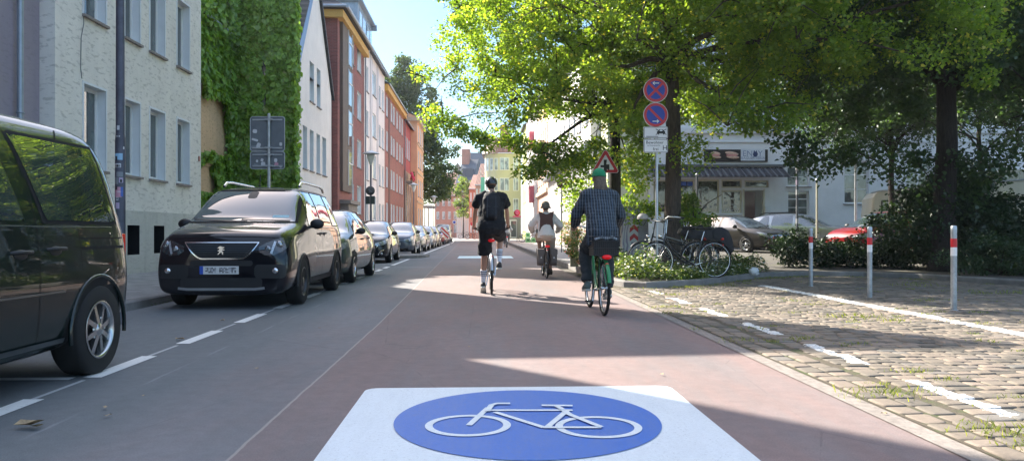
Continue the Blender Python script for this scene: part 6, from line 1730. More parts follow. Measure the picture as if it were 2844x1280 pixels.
    if fender:
        m = MB()
        for (yc, a0, a1) in ((0, .25, 2.9), (wb, .75, 2.75)):
            m = MB(); n = 20; vs = []
            for i in range(n+1):
                a = lerp(a0, a1, i/n)
                for xx, dr in ((-.026,-.008),(-.02,.004),(0,.008),(.02,.004),(.026,-.008)): vs.append((xx, yc+(r+.022+dr)*cos(a), r+(r+.022+dr)*sin(a)))
            m.add(vs, [(i*5+j,i*5+j+1,(i+1)*5+j+1,(i+1)*5+j) for i in range(n) for j in range(4)], 0, True)
            m.build('mudguard', MAT[fender], t, fixn=False)
    if rack:
        m = MB(); zr = 2*r+.06
        for s in (-1, 1):
            m.tube([(s*.06,-.16,zr),(s*.06,.22,zr)], .006, 6); m.tube([(s*.05,.0,r),(s*.06,-.06,zr)], .005, 6); m.tube([(s*.05,.02,r),(s*.06,.10,zr)], .005, 6)
        for yy in (-.16,-.03,.1,.22): m.tube([(-.06,yy,zr),(.06,yy,zr)], .005, 6)
        m.build('rack', MAT['black_plastic'], t)
    if light == 'rear_lamp':
        zl = 2*r+.05 if rack else saddle_z-.14
        m = MB(); m.ell((0, -.19 if rack else .08, zl), (.062,.025,.030), 14, 8); m.build('rear_lamp', MAT['red_plastic' if 'parked' in name or 'leaning' in name else 'lamp_red'], t)
        m = MB(); m.ell((0, -.20 if fender else -.02, r+.30), (.028,.012,.028), 12, 8); m.build('reflector', MAT['red_plastic'], t) if fender else None
    if basket:
        zr = 2*r+.07; m = MB()
        for z0, k in ((zr,.9),(zr+.09,.96),(zr+.18,1.0),(zr+.235,1.03)):
            X, Y1, Y2 = .175*k, -.17*k, .20*k; m.tube([(-X,Y1,z0),(X,Y1,z0),(X,Y2,z0),(-X,Y2,z0),(-X,Y1,z0)], .006, 5)
        m.box((-.16,-.155,zr),(.16,.185,zr+.01))
        for i in range(13): a = -.16+.32*i/12; m.tube([(a*.92,-.155,zr),(a*1.03,-.172,zr+.235)], .003, 4)
        m.box((-.155,-.155,zr+.01),(.155,-.150,zr+.17)); m.box((-.16,-.15,zr+.01),(-.155,.18,zr+.17)); m.box((.155,-.15,zr+.01),(.16,.18,zr+.17))
        m.build('basket', MAT['black_plastic'], t)
    if panniers:
        for s in (-1, 1):
            m = MB(); x0 = s*.07; x1 = s*.22
            prof = [(-.20,.66),(.16,.66),(.19,.58),(.17,.34),(.10,.30),(-.14,.30),(-.20,.36)]
            m.poly([(x0,y_,z_) for y_, z_ in prof], 0, (x1-x0,0,0)); pb = m.build('pannier', MAT[panniers], t, bevel=.03)
            m = MB(); m.poly([(min(x0,x1)-.01,-.212,.68),(max(x0,x1)+.01,-.212,.68),(max(x0,x1)+.01,-.212,.56),((x0+x1)/2,-.216,.50),(min(x0,x1)-.01,-.212,.56)], 0, (0,.42,0)); m.build('flap', MAT[panniers], pb, bevel=.012)
            m = MB(); m.poly([((x0+x1)/2-.02,-.222,.47),((x0+x1)/2+.02,-.222,.47),((x0+x1)/2,-.222,.52)], 0, (0,.004,0)); m.build('reflective_patch', MAT['galv'], pb)
    if kick: m = MB(); m.bar((-.05,.42,.27), (-.16,.34,.0), .014); m.build('kickstand', MAT['alloy'], t)
    m = MB(); m.ell((0, wb-.10, .86), (.035,.045,.035), 10, 6); m.build('front_lamp', MAT['chrome'], t)
    return t

# ---- human figure: overlapping lofts fused into one continuous surface
def loft(mb, rings, n=16):
    """rings: (centre, rx, ry, tilt) horizontal-ish ellipses along a spine; tilt rotates about x"""
    vs = []
    for c, rx, ry, ti in rings:
        for j in range(n):
            a = 2*pi*j/n; p = Vector((rx*cos(a), ry*sin(a), 0)); p.rotate(Matrix.Rotation(ti, 3, 'X')); vs.append(Vector(c)+p)
    k = len(rings)
    mb.add(vs, [(i*n+j, i*n+(j+1)%n, (i+1)*n+(j+1)%n, (i+1)*n+j) for i in range(k-1) for j in range(n)]+[tuple(reversed(range(n))), tuple(range((k-1)*n, k*n))], 0, True)
TXF = bpy.data.textures.new('folds', 'CLOUDS'); TXF.noise_scale = .11; TXF.noise_depth = 3
def fuse(mb, name, mat, parent, vox=.012, sm=4, fold=0.):
    o = mb.build(name, mat, parent)
    r = o.modifiers.new('r', 'REMESH'); r.mode = 'VOXEL'; r.voxel_size = vox; r.use_smooth_shade = True
    s = o.modifiers.new('s', 'SMOOTH'); s.iterations = sm; s.factor = .5
    if fold: dm = o.modifiers.new('d', 'DISPLACE'); dm.texture = TXF; dm.strength = fold; dm.mid_level = .5; dm.texture_coords = 'LOCAL'
    evaluated(o)
    o.data.materials.clear(); [o.data.materials.append(m) for m in (mat if isinstance(mat, (list, tuple)) else [mat])]
    o.data.polygons.foreach_set('use_smooth', [True]*len(o.data.polygons)); o.data.polygons.foreach_set('material_index', [0]*len(o.data.polygons))
    return o
def ik(a, b, l1, l2, bendv):
    a = Vector(a); b = Vector(b); d = b-a; L = min(d.length, (l1+l2)*.999); u = d.normalized(); x = (L*L+l1*l1-l2*l2)/(2*L); h = sqrt(max(0, l1*l1-x*x))
    bv_ = Vector(bendv); bv_ = (bv_-u*bv_.dot(u)).normalized(); return a+u*x+bv_*h
def hand_on_bar(mb, w, s, fwd=Vector((0,1,0)), down=-1):
    """palm resting on the grip, four fingers curling over it, thumb under; s = side"""
    w = Vector(w); pc = w+fwd*.045
    mb.tube([w, w+fwd*.03, w+fwd*.07], [.026,.034,.030], 8)
    for i in range(4):
        ox = (i-1.5)*.019; ln = (.88,1.,.95,.78)[i]; k = pc+Vector((ox,.035,.004)); 
        mb.tube([pc+Vector((ox*.8,.0,0)), k, k+Vector((0,.026*ln,-.012)), k+Vector((0,.030*ln,-.036*ln)), k+Vector((0,.010,-.052*ln))], [.0095,.0095,.009,.0085,.0075], 6)
    th = pc+Vector((-s*.030,-.012,-.006)); mb.tube([pc+Vector((-s*.015,-.02,0)), th, th+Vector((-s*.012,.022,-.018)), th+Vector((-s*.006,.040,-.030))], [.012,.0115,.010,.008], 6)
def shoe_mesh(mb, an, yaw=0, pitch=0., L=.27, s=1):
    M_ = Matrix.Rotation(yaw, 4, 'Z')@Matrix.Rotation(pitch, 4, 'X')
    sec = [(-.075,.030,.035,.045),(-.05,.036,.05,.055),(.0,.038,.055,.06),(.06,.040,.042,.045),(.11,.046,.030,.034),(.155,.042,.022,.026),(.185,.02,.014,.016)]
    vs = []; n = 12
    for y, rx, rz, zc in sec:
        for j in range(n):
            a = 2*pi*j/n; z = zc-.055+rz*sin(a)-.035; z = max(z, -.085); vs.append(Vector(an)+M_.to_3x3()@Vector((rx*cos(a), y, z)))
    k = len(sec); mb.add(vs, [(i*n+j, i*n+(j+1)%n, (i+1)*n+(j+1)%n, (i+1)*n+j) for i in range(k-1) for j in range(n)]+[tuple(reversed(range(n))), tuple(range((k-1)*n, k*n))], 0, True)
SKIN = M('skin', (.42,.24,.17), .55, var=.08, vs=12)

def person(label, x, y, z, rz, J, H=1., name='person', skin=SKIN, group=None):
    """J: joints in local space (+y is the way the figure faces). Builds the continuous body."""
    t = thing(name, label, 'person', (x, y, z), rz, group)
    mb = MB(); pel, wst, chs, shc, nk, hc = [Vector(J[k]) for k in ('pelvis','waist','chest','shoulder','neck','head')]
    sw = J.get('sw', .19)
    loft(mb, [(pel+Vector((0,0,-.10)),.12,.10,0),(pel,.165,.12,0),(wst,.145,.10,-.1),(chs,.165,.115,-.15),(shc+Vector((0,0,-.03)),.165,.10,-.2),(shc+Vector((0,0,.03)),.10,.075,-.2),(nk,.055,.058,-.1)])
    mb.tube([tuple(shc), tuple(nk), tuple(hc+Vector((0,-.01,-.06)))], [.065,.056,.055], 12)
    # head: skull, face, jaw, nose, ears
    mb.ell(hc+Vector((0,-.012,.02)), (.077,.096,.105), 18, 12); mb.ell(hc+Vector((0,.025,-.045)), (.060,.068,.072), 16, 10)
    mb.ell(hc+Vector((0,.098,-.022)), (.014,.020,.024), 8, 6); mb.ell(hc+Vector((0,.082,-.062)), (.024,.012,.008), 8, 6)
    for s in (-1, 1):
        mb.ell(hc+Vector((s*.079,-.005,-.012)), (.012,.020,.032), 8, 6); mb.ell(hc+Vector((s*.032,.078,.012)), (.022,.014,.009), 8, 5)
        sh = shc+Vector((s*sw,0,-.03)); el, wr = Vector(J['elbow'][0 if s < 0 else 1]), Vector(J['wrist'][0 if s < 0 else 1])
        mb.tube([tuple(shc+Vector((s*.08,0,0))), tuple(sh), tuple(sh.lerp(el,.35)), tuple(el), tuple(el.lerp(wr,.3)), tuple(wr)], [.060,.056,.048,.038,.040,.026], 12)
        hand_on_bar(mb, wr, s, (Vector(J.get('hand_dir', (0,1,-.15)))).normalized())
        hp = pel+Vector((s*.095,.0,-.03)); kn, an = Vector(J['knee'][0 if s < 0 else 1]), Vector(J['ankle'][0 if s < 0 else 1])
        mb.tube([tuple(hp), tuple(hp.lerp(kn,.3)), tuple(hp.lerp(kn,.75)), tuple(kn), tuple(kn.lerp(an,.28)), tuple(kn.lerp(an,.65)), tuple(an)], [.092,.083,.062,.055,.056,.043,.034], 12)
        pt = J.get('pitch', (0,0))[0 if s < 0 else 1]; shoe_mesh(mb, an, 0, pt)
    fuse(mb, 'body', skin, t, .0105, 3)
    return t
def sitting(seat_z, lean=.18, top=1.0, foot=((-.13,.50,.20),(.13,.38,.50)), bar=(.29,.80,1.06), sh_h=.55, sw=.19, pitch=(-.4,0), elbow_out=.5, thigh=.46, shank=.45):
    pel = Vector((0,.12,seat_z+.09)); J = dict(pelvis=pel, waist=pel+Vector((0,.03+lean*.2,.17)), chest=pel+Vector((0,.05+lean*.6,.36)), shoulder=pel+Vector((0,.04+lean,sh_h-.06)))
    J['neck'] = J['shoulder']+Vector((0,.01+lean*.1,.085)); J['head'] = J['neck']+Vector((0,.03,.115)); J['sw'] = sw
    J['wrist'] = [Vector((-bar[0],bar[1]-.09,bar[2]+.035)), Vector((bar[0],bar[1]-.09,bar[2]+.035))]
    J['elbow'] = [ik(J['shoulder']+Vector((s*sw,0,0)), J['wrist'][i], .31, .27, (s*elbow_out,-.25,-.8)) for i, s in enumerate((-1,1))]
    an = [Vector(f)+Vector((0,0,.09)) for f in foot]; J['ankle'] = an
    J['knee'] = [ik(pel+Vector((s*.095,0,-.03)), an[i], thigh, shank, (s*.12,1,.2)) for i, s in enumerate((-1,1))]
    J['pitch'] = pitch; return J
def shirt(t, J, mat, sleeve=.95, loose=.018, bottom=-.08, name='shirt', vox=.012, wide=0., belly=0.):
    mb = MB(); pel, wst, chs, shc, nk = [Vector(J[k]) for k in ('pelvis','waist','chest','shoulder','neck')]; g = loose; sw = J['sw']
    loft(mb, [(pel+Vector((0,-.01,bottom)),.185+g+wide,.135+g,0),(pel+Vector((0,0,.05)),.18+g+wide,.13+g+belly,0),(wst,.16+g+wide,.12+g+belly,-.1),(chs,.180+g+wide*.6,.125+g,-.15),(shc+Vector((0,0,-.07)),.185+g,.108+g,-.2),(shc+Vector((0,0,.0)),.155+g*.6,.092+g*.5,-.2),(shc+Vector((0,0,.045)),.09+g*.4,.075+g*.4,-.2),(nk+Vector((0,-.004,-.015)),.062,.066,-.1)], 20)
    for s in (-1, 1):
        i = 0 if s < 0 else 1; sh = shc+Vector((s*(sw-.005),0,-.04)); el, wr = Vector(J['elbow'][i]), Vector(J['wrist'][i])
        P = [shc+Vector((s*.08,0,-.005)), sh, sh.lerp(el,.4)]; Rr = [.064+g, .060+g, .056+g]
        if sleeve > .5: P += [el, el.lerp(wr,.45), el.lerp(wr,sleeve)]; Rr += [.050+g,.046+g,.036+g*.8]
        else: P += [sh.lerp(el,sleeve*1.75)]; Rr += [.062+g]
        mb.tube([tuple(p) for p in P], Rr, 14)
    return fuse(mb, name, mat, t, vox, 3, .045)
def trousers(t, J, mat, to=1.0, loose=.016, name='trousers', hipw=0.):
    mb = MB(); pel = Vector(J['pelvis']); g = loose
    loft(mb, [(pel+Vector((0,0,-.13)),.135+g,.115+g,0),(pel+Vector((0,-.02,-.03)),.178+g+hipw,.138+g,0),(pel+Vector((0,0,.06)),.165+g+hipw,.118+g,0)], 18)
    for s in (-1, 1):
        i = 0 if s < 0 else 1; hp = pel+Vector((s*.095,0,-.03)); kn, an = Vector(J['knee'][i]), Vector(J['ankle'][i])
        P = [hp, hp.lerp(kn,.35)]; Rr = [.100+g,.090+g]
        if to <= .5: P += [hp.lerp(kn, to*2)]; Rr += [.078+g*1.3]
        else: P += [hp.lerp(kn,.8), kn, kn.lerp(an,.35), kn.lerp(an,(to-.5)*2)]; Rr += [.070+g,.064+g,.062+g,.052+g]
        mb.tube([tuple(p) for p in P], Rr, 14)
    return fuse(mb, name, mat, t, .012, 3, .045)
def shoes(t, J, mat, sole, name='shoe', sc=.008):
    for i in (0, 1):
        mb = MB(); an = Vector(J['ankle'][i]); shoe_mesh(mb, an, 0, J['pitch'][i]); o = mb.build(name, mat, t, smooth_=True)
        c = Vector(an)+Vector((0,.04,-.03))
        for v in o.data.vertices: d = v.co-c; v.co = c+Vector((d.x*1.22, d.y*1.08, d.z*1.14))
        mb = MB(); M_ = Matrix.Rotation(J['pitch'][i], 3, 'X'); vs = []
        prof = [(-.09,.030),(-.06,.042),(.0,.044),(.07,.050),(.13,.054),(.18,.044),(.205,.018)]
        low = [Vector(an)+M_@Vector((x_, y_, -.105)) for y_, x_ in prof]+[Vector(an)+M_@Vector((-x_, y_, -.105)) for y_, x_ in prof[::-1]]
        mb.poly(low, 0, M_@Vector((0,0,.024))); mb.build('sole', sole, o)
def cap_half(mb, c, r, zmin, n=20, m=10):
    vs = []
    for i in range(m+1):
        p = (pi*.5+zmin)*i/m
        for j in range(n): a = 2*pi*j/n; vs.append((c[0]+r[0]*sin(p)*cos(a), c[1]+r[1]*sin(p)*sin(a), c[2]+r[2]*cos(p)))
    mb.add(vs, [(i*n+j, i*n+(j+1)%n, (i+1)*n+(j+1)%n, (i+1)*n+j) for i in range(m) for j in range(n)], 0, True)

# ---- first cyclist: black shirt, shorts, rucksack and helmet
bicycle('trekking_bicycle', 'slim bicycle with pale rear mudguard ridden by the helmeted cyclist in black', .185, 13.0, 0, 'frame_black', r=.345, wb=1.1, bar='flat', saddle_z=1.06, bar_z=1.12, barw=.31, fender='frame_silver', rack=False, crank=0.25, bb_z=.30)
J = sitting(1.06, .20, foot=((-.14,.42,.06),(.14,.50,.43)), bar=(.31,.85,1.13), sh_h=.60, sw=.225, pitch=(-.55,-.05), elbow_out=1.6, thigh=.50, shank=.47)
p1 = person('helmeted cyclist in black T-shirt and shorts with a black rucksack and striped white socks', .185, 13.0, 0, 0, J)
blk = M('black_jersey', (.007,.007,.009), .9, var=.25, vs=9, bump=.3, bs=18); blk2 = M('black_rucksack', (.006,.007,.010), .75, var=.35, vs=6, bump=.3, bs=24)
shirt(p1, J, blk, .34, .034, -.06, wide=.028); trousers(p1, J, blk, .46, .030, 'shorts', .01)
shoes(p1, J, M('dark_trainer', (.03,.03,.032), .7), M('pale_sole', (.5,.5,.46), .7))
n = NT('striped_sock'); tc = n.node('ShaderNodeTexCoord'); sp = n.node('ShaderNodeSeparateXYZ'); n.link(tc.outputs['Object'], sp.inputs[0])
def sock_mat(z0):
    n = NT('striped_white_sock'); tc = n.node('ShaderNodeTexCoord'); sp = n.node('ShaderNodeSeparateXYZ'); n.link(tc.outputs['Object'], sp.inputs[0]); m_ = None
    for k in range(3):
        q = n.math('LESS_THAN', n.math('ABSOLUTE', n.math('SUBTRACT', sp.outputs[2], z0-k*.030)), .007); m_ = q if m_ is None else n.math('MAXIMUM', m_, q)
    n.base(n.mix(m_, (.62,.66,.74), (.03,.05,.10))); n.set(Roughness=.9); return n.mat
for i in (0, 1):
    an, kn = Vector(J['ankle'][i]), Vector(J['knee'][i]); mb = MB(); q = an.lerp(kn, .52); mb.tube([tuple(an+Vector((0,0,-.02))), tuple(an.lerp(kn,.15)), tuple(an.lerp(kn,.38)), tuple(q)], [.042,.042,.054,.061], 14); mb.build('sock', sock_mat(an.lerp(kn,.44).z), p1)
hc = Vector(J['head'])
mb = MB(); cap_half(mb, hc+Vector((0,-.008,.025)), (.108,.135,.118), .16, 22, 10); hm = mb.build('helmet', M('black_helmet', (.012,.013,.016), .25, coat=.5), p1, fixn=False)
mb = MB()
for xx in (-.055,-.02,.02,.055): mb.tube([(hc.x+xx,hc.y+.06,hc.z+.125),(hc.x+xx*1.05,hc.y-.05,hc.z+.125),(hc.x+xx*1.1,hc.y-.11,hc.z+.06)], .007, 6)
mb.build('vent_rib', MAT['grey_pole'], hm)
mb = MB(); mb.tube([(hc.x+.085*sin(a), hc.y-.012-.112*cos(a), hc.z+.045) for a in np.linspace(-1.3,1.3,9)], .010, 6); mb.build('red_band', M('dull_red_band', (.18,.02,.03), .4), hm)
mb = MB(); mb.ell(hc+Vector((0,-.055,-.025)), (.070,.052,.055), 14, 10); mb.build('hair', M('short_dark_hair', (.035,.025,.02), .9, bump=.4), p1)
bx_ = Vector(J['chest'])+Vector((0,-.22,.0)); mb = MB()
loft(mb, [(bx_+Vector((0,.02,-.27)),.11,.06,0),(bx_+Vector((0,0,-.24)),.145,.09,0),(bx_+Vector((0,-.01,-.05)),.155,.105,0),(bx_+Vector((0,.02,.12)),.15,.09,0),(bx_+Vector((0,.05,.22)),.11,.06,0),(bx_+Vector((0,.06,.235)),.06,.03,0)], 16)
mb.ell(bx_+Vector((0,-.09,-.13)), (.115,.05,.10), 14, 8)
rk = fuse(mb, 'rucksack', blk2, p1, .012, 2, .03)
mb = MB(); mb.tube([(bx_.x-.11,bx_.y-.105,bx_.z-.02),(bx_.x+.11,bx_.y-.105,bx_.z-.02)], .006, 6); mb.tube([(bx_.x-.03,bx_.y+.04,bx_.z+.235),(bx_.x,bx_.y+.03,bx_.z+.265),(bx_.x+.03,bx_.y+.04,bx_.z+.235)], .008, 6)
for s in (-1,1): mb.bar((bx_.x+s*.07,bx_.y-.115,bx_.z+.16),(bx_.x+s*.075,bx_.y-.13,bx_.z-.2), .018, .005)
mb.build('webbing', M('webbing', (.03,.032,.04), .7), rk)
mb = MB()
for s in (-1, 1):
    sh = Vector(J['shoulder']); mb.tube([(s*.10,sh.y-.12,sh.z-.06),(s*.115,sh.y-.03,sh.z+.065),(s*.12,sh.y+.10,sh.z+.0),(s*.13,sh.y+.10,sh.z-.2)], .018, 8)
mb.build('shoulder_strap', blk2, rk)
mb = MB(); w_ = Vector(J['wrist'][1]); mb.ring((w_.x,w_.y-.02,w_.z), .030, .008, 'y', 16, 6); mb.build('wristband', blk2, p1)

# ---- second cyclist: green cap and plaid shirt
bicycle('green_city_bicycle', 'green city bicycle with black rear basket under the plaid shirted cyclist', 1.57, 9.72, R(1.5), 'frame_green', r=.35, wb=1.10, bar='swept', saddle_z=.94, bar_z=1.10, barw=.29, fender='frame_green', rack=True, basket=True, crank=.55, bb_z=.30, step=True)
J = sitting(.94, .16, foot=((-.15,.40,.30),(.15,.52,.20)), bar=(.29,.70,1.10), sh_h=.60, sw=.185, pitch=(-.1,-.25), elbow_out=.45, thigh=.47, shank=.46)
p2 = person('long haired cyclist in green knitted cap, plaid shirt and dark trousers', 1.57, 9.72, 0, R(1.5), J)
n = NT('plaid_shirt'); tc = n.node('ShaderNodeTexCoord'); sp = n.node('ShaderNodeSeparateXYZ'); n.link(tc.outputs['Object'], sp.inputs[0])
def stripe(o, per, w, ph=0): return n.math('LESS_THAN', n.math('ABSOLUTE', n.math('SUBTRACT', n.math('FRACT', n.math('ADD', n.math('MULTIPLY', o, 1/per), ph)), .5)), w)
xw = n.math('ADD', sp.outputs[0], n.math('MULTIPLY', n.noise(n.coord(), 6, 2), .02)); zw = n.math('ADD', sp.outputs[2], n.math('MULTIPLY', n.noise(n.coord(), 6, 2), .03))
c = n.mix(n.math('MULTIPLY', stripe(xw, .034, .15), .75), (.014,.023,.034), (.12,.145,.165)); c = n.mix(n.math('MULTIPLY', stripe(zw, .042, .07), .35), c, (.14,.16,.18)); c = n.mix(n.math('MULTIPLY', stripe(xw, .068, .05, .25), .5), c, (.01,.05,.12))
n.base(c); n.set(Roughness=.85); n.bump(n.noise(n.coord((1,1,.6)), 9, 4, .6), .6, .02)
shirt(p2, J, n.mat, .93, .024, -.14, wide=.012, belly=.03)
trousers(p2, J, M('dark_denim', (.022,.030,.035), .85, var=.3, vs=5, bump=.4, bs=14), .97, .022)
shoes(p2, J, M('grey_trainer', (.10,.14,.13), .7, var=.3, vs=20), M('white_sole', (.55,.55,.5), .7))
hc = Vector(J['head']); mb = MB(); cap_half(mb, hc+Vector((0,-.012,.045)), (.090,.112,.092), .20, 22, 10); o = mb.build('cap', M('green_knitted_cap', (.015,.22,.10), .95, bump=.5, bs=70), p2, fixn=False)
mb = MB(); mb.ring((hc.x,hc.y-.012,hc.z+.035), .0, .0, 'z', 4, 3) if False else mb.tube([(hc.x+.092*cos(a), hc.y-.012+.114*sin(a), hc.z+.030) for a in np.linspace(0,2*pi,25)], .011, 6); mb.build('cap_brim', M('green_knitted_rim', (.012,.17,.08), .95), o)
mb = MB(); rs = np.random.RandomState(4)
for i in range(60):
    a = rs.uniform(-2.6,-.5); x0 = hc.x+.082*cos(a); y0 = hc.y-.012+.098*sin(a); l = rs.uniform(.13,.22)
    mb.tube([(x0*.98,y0,hc.z+.03),(x0*1.06,y0-.02,hc.z-.05),(x0*1.12+rs.normal()*.01,y0-.025,hc.z-.05-l*.6),(x0*.95+rs.normal()*.015,y0-.02,hc.z-.05-l)], [.012,.012,.009,.004], 5)
mb.build('hair', M('long_grey_brown_hair', (.14,.105,.08), .85, var=.4, vs=40), p2, fixn=False)
# ---- carried in the basket
mb = MB(); mb.box((-.14,-.13,.80),(.13,.15,.95)); mb.ell((-.08,0,.97),(.08,.10,.04),10,6); mb.ell((.07,.03,.965),(.07,.09,.04),10,6)
bgo = thing('shopping_bag', 'dark shopping bag with pale folded top inside the rear basket', 'bag', (1.57, 9.72, 0), R(1.5)); mb.build('bag', M('dark_bag_fabric', (.02,.023,.026), .8, bump=.4, bs=12), bgo, bevel=.03)
mb = MB(); mb.tube([(-.14,-.12,.97),(-.05,-.13,1.0),(.0,-.13,.985),(.08,-.13,1.0),(.14,-.12,.97)], .016, 6); mb.build('folded_top', M('pale_blue_cloth', (.35,.42,.48), .8, bump=.4, bs=20), bgo)

# ---- third cyclist: white blouse, brown rucksack, bucket hat
MAT['pannier'] = M('grey_brown_pannier', (.085,.075,.072), .8, var=.2, bump=.2)
bicycle('pannier_bicycle', 'bicycle with two grey brown panniers ridden by the woman in the white blouse', 1.52, 17.6, 0, 'frame_black', r=.345, wb=1.06, bar='swept', saddle_z=.90, bar_z=1.05, barw=.28, fender='black_plastic', rack=True, panniers='pannier', crank=2.9, bb_z=.28, step=True, light='rear_lamp')
J = sitting(.90, .14, foot=((-.12,.46,.46),(.12,.42,.10)), bar=(.30,.68,1.05), sh_h=.53, sw=.17, pitch=(0,-.2), elbow_out=.9, thigh=.43, shank=.42)
p3 = person('cyclist in a white blouse, beige shorts and bucket hat with a dark brown rucksack', 1.52, 17.6, 0, 0, J)
shirt(p3, J, M('white_blouse', (.62,.58,.55), .85, bump=.5, bs=10), .9, .026, -.06, 'blouse'); trousers(p3, J, M('beige_shorts', (.46,.33,.24), .85, bump=.3, bs=12), .44, .022, 'shorts')
shoes(p3, J, M('brown_sandal', (.05,.035,.03), .6), MAT['black_rubber'], 'sandal')
hc = Vector(J['head']); mb = MB(); cap_half(mb, hc+Vector((0,-.008,.03)), (.098,.112,.100), .05, 20, 8)
mb.lathe([(.098,.02),(.128,-.035),(.122,-.04),(.094,.015)], (hc.x,hc.y-.008,hc.z), 'z', 20); mb.build('bucket_hat', M('olive_grey_hat', (.12,.12,.10), .9, bump=.3), p3, fixn=False)
mb = MB(); mb.ell(hc+Vector((0,-.05,-.05)), (.068,.05,.05), 12, 8); mb.build('hair', M('brown_hair', (.10,.06,.035), .9), p3)
bx_ = Vector(J['chest'])+Vector((0,-.19,-.02)); mb = MB()
mb.poly([(-.17,bx_.y,bx_.z-.27),(.17,bx_.y,bx_.z-.27),(.145,bx_.y,bx_.z+.05),(.18,bx_.y+.03,bx_.z+.22),(.0,bx_.y+.02,bx_.z+.14),(-.18,bx_.y+.03,bx_.z+.22),(-.145,bx_.y,bx_.z+.05)], 0, (0,.10,0))
rk = mb.build('rucksack', M('brown_rucksack', (.075,.035,.028), .8, bump=.3), p3, bevel=.025)
mb = MB()
for s in (-1, 1): sh = Vector(J['shoulder']); mb.tube([(s*.06,bx_.y+.02,bx_.z+.12),(s*.10,sh.y-.03,sh.z+.06),(s*.11,sh.y+.11,sh.z-.04)], .013, 6)
mb.build('shoulder_strap', blk2, rk)

# ---- fourth, far cyclist almost hidden by the first
bicycle('distant_bicycle', 'distant bicycle whose small red lamp shows beside the right arm of the black clad cyclist', 1.79, 52, 0, 'frame_black', r=.345, wb=1.06, bar='swept', crank=.8, spokes=12, fender='frame_silver')
J = sitting(.96, .16, foot=((-.13,.44,.12),(.13,.44,.42)), bar=(.30,.68,1.10), sh_h=.54)
p4 = person('distant cyclist in grey almost hidden by the cyclist in black', 1.79, 52, 0, 0, J)
shirt(p4, J, M('pale_grey_jacket', (.35,.36,.38), .8), .9, .02); trousers(p4, J, M('grey_trousers', (.12,.12,.13), .8), .97, .015)
hc = Vector(J['head']); mb = MB(); cap_half(mb, hc+Vector((0,-.01,.03)), (.09,.11,.10), .3, 14, 8); mb.build('hair', M('dark_brown_hair', (.04,.03,.02), .9), p4, fixn=False)

# ---- pedestrian with a cap on the left pavement
J = dict(pelvis=(0,0,.95), waist=(0,.01,1.10), chest=(0,.01,1.28), shoulder=(0,0,1.44), neck=(0,.01,1.53), head=(0,.035,1.66), sw=.19,
         elbow=[Vector((-.27,-.03,1.16)), Vector((.27,-.03,1.16))], wrist=[Vector((-.29,.07,.92)), Vector((.29,.07,.92))], knee=[Vector((-.10,.04,.50)), Vector((.10,.10,.50))], ankle=[Vector((-.11,-.08,.10)), Vector((.11,.12,.10))], pitch=(0,0), hand_dir=(0,.2,-1))
for k in ('pelvis','waist','chest','shoulder','neck','head'): J[k] = Vector(J[k])
a = W(984, 33); p5 = person('pedestrian in pale pink shirt and dark cap on the left pavement', a[0], a[1], .12, R(-30), J)
shirt(p5, J, M('pale_pink_shirt', (.50,.38,.40), .85, bump=.3, bs=10), .9, .022, -.1); trousers(p5, J, M('dark_trousers', (.03,.03,.04), .85), .97, .02); shoes(p5, J, MAT['leather'], MAT['black_rubber'])
hc = J['head']; mb = MB(); cap_half(mb, hc+Vector((0,-.01,.03)), (.088,.105,.09), .12, 16, 8); mb.poly([(.06,hc.y+.08,hc.z+.03),(.05,hc.y+.17,hc.z+.01),(-.05,hc.y+.17,hc.z+.01),(-.06,hc.y+.08,hc.z+.03)], 0, (0,0,.012)); mb.build('cap', M('dark_red_cap', (.05,.012,.015), .8), p5, fixn=False)

# ---- parked bicycles on the island
a = W(1986, 15.75); b = W(1814, 15.45)
ang = atan2(b[1]-a[1], b[0]-a[0])-pi/2
bicycle('parked_bicycle', 'dark step through bicycle leaning behind the sign pole, its whole side in view', a[0], a[1], ang, 'frame_black', r=.375, wb=1.27, bar='swept', saddle_z=1.02, bar_z=1.19, step=True, fender='black_plastic', rack=True, z=.12, crank=1.9, kick=True, lean=R(4), light='rear_lamp', group=None, tyre=.017)
a2 = W(1930, 16.35); b2 = W(1770, 15.95); ang2 = atan2(b2[1]-a2[1], b2[0]-a2[0])-pi/2
bicycle('parked_bicycle', 'parked bicycle behind the step through one, its front wheel farthest left', a2[0], a2[1], ang2, 'frame_black', r=.375, wb=1.24, bar='flat', saddle_z=1.04, bar_z=1.18, fender='black_plastic', rack=True, z=.12, crank=.4, lean=R(-5), tyre=.019)
a6 = W(1962, 17.0); b6 = W(1800, 16.5); ang6 = atan2(b6[1]-a6[1], b6[0]-a6[0])-pi/2
bicycle('parked_bicycle', 'grey framed parked bicycle, rearmost of the cluster and closest to the linden trunk', a6[0], a6[1], ang6, 'frame_silver', r=.36, wb=1.22, bar='swept', saddle_z=1.06, bar_z=1.22, fender='black_plastic', rack=True, z=.12, crank=1.1, lean=R(6), tyre=.019)
# black tarpaulin over the rear of the second bicycle
a3 = pz(1962, 650, 16.5)
cg = thing('bicycle_cover', 'crumpled black tarpaulin draped over the saddle and rear rack of the parked bicycles', 'bike cover', a3, -YAW)
mb = MB(); mb.poly([((px-1962)/FOC*16.5, -.17, (650-py)/FOC*16.5) for px, py in ((1884,648),(1890,634),(1908,630),(1935,640),(1975,636),(2000,630),(2018,640),(2028,662),(2034,694),(2024,706),(2012,690),(1990,676),(1955,668),(1915,664))], 0, (0,.34,0))
fuse(mb, 'cover', M('black_tarpaulin', (.008,.009,.013), .6, var=.3, bump=1., bs=9), cg, .018, 7)
mb = MB(); mb.tube([(.1,-.175,.12),(.1,-.185,0),(.12,-.17,-.15)], .006, 5); mb.build('strap', blk2, cg)
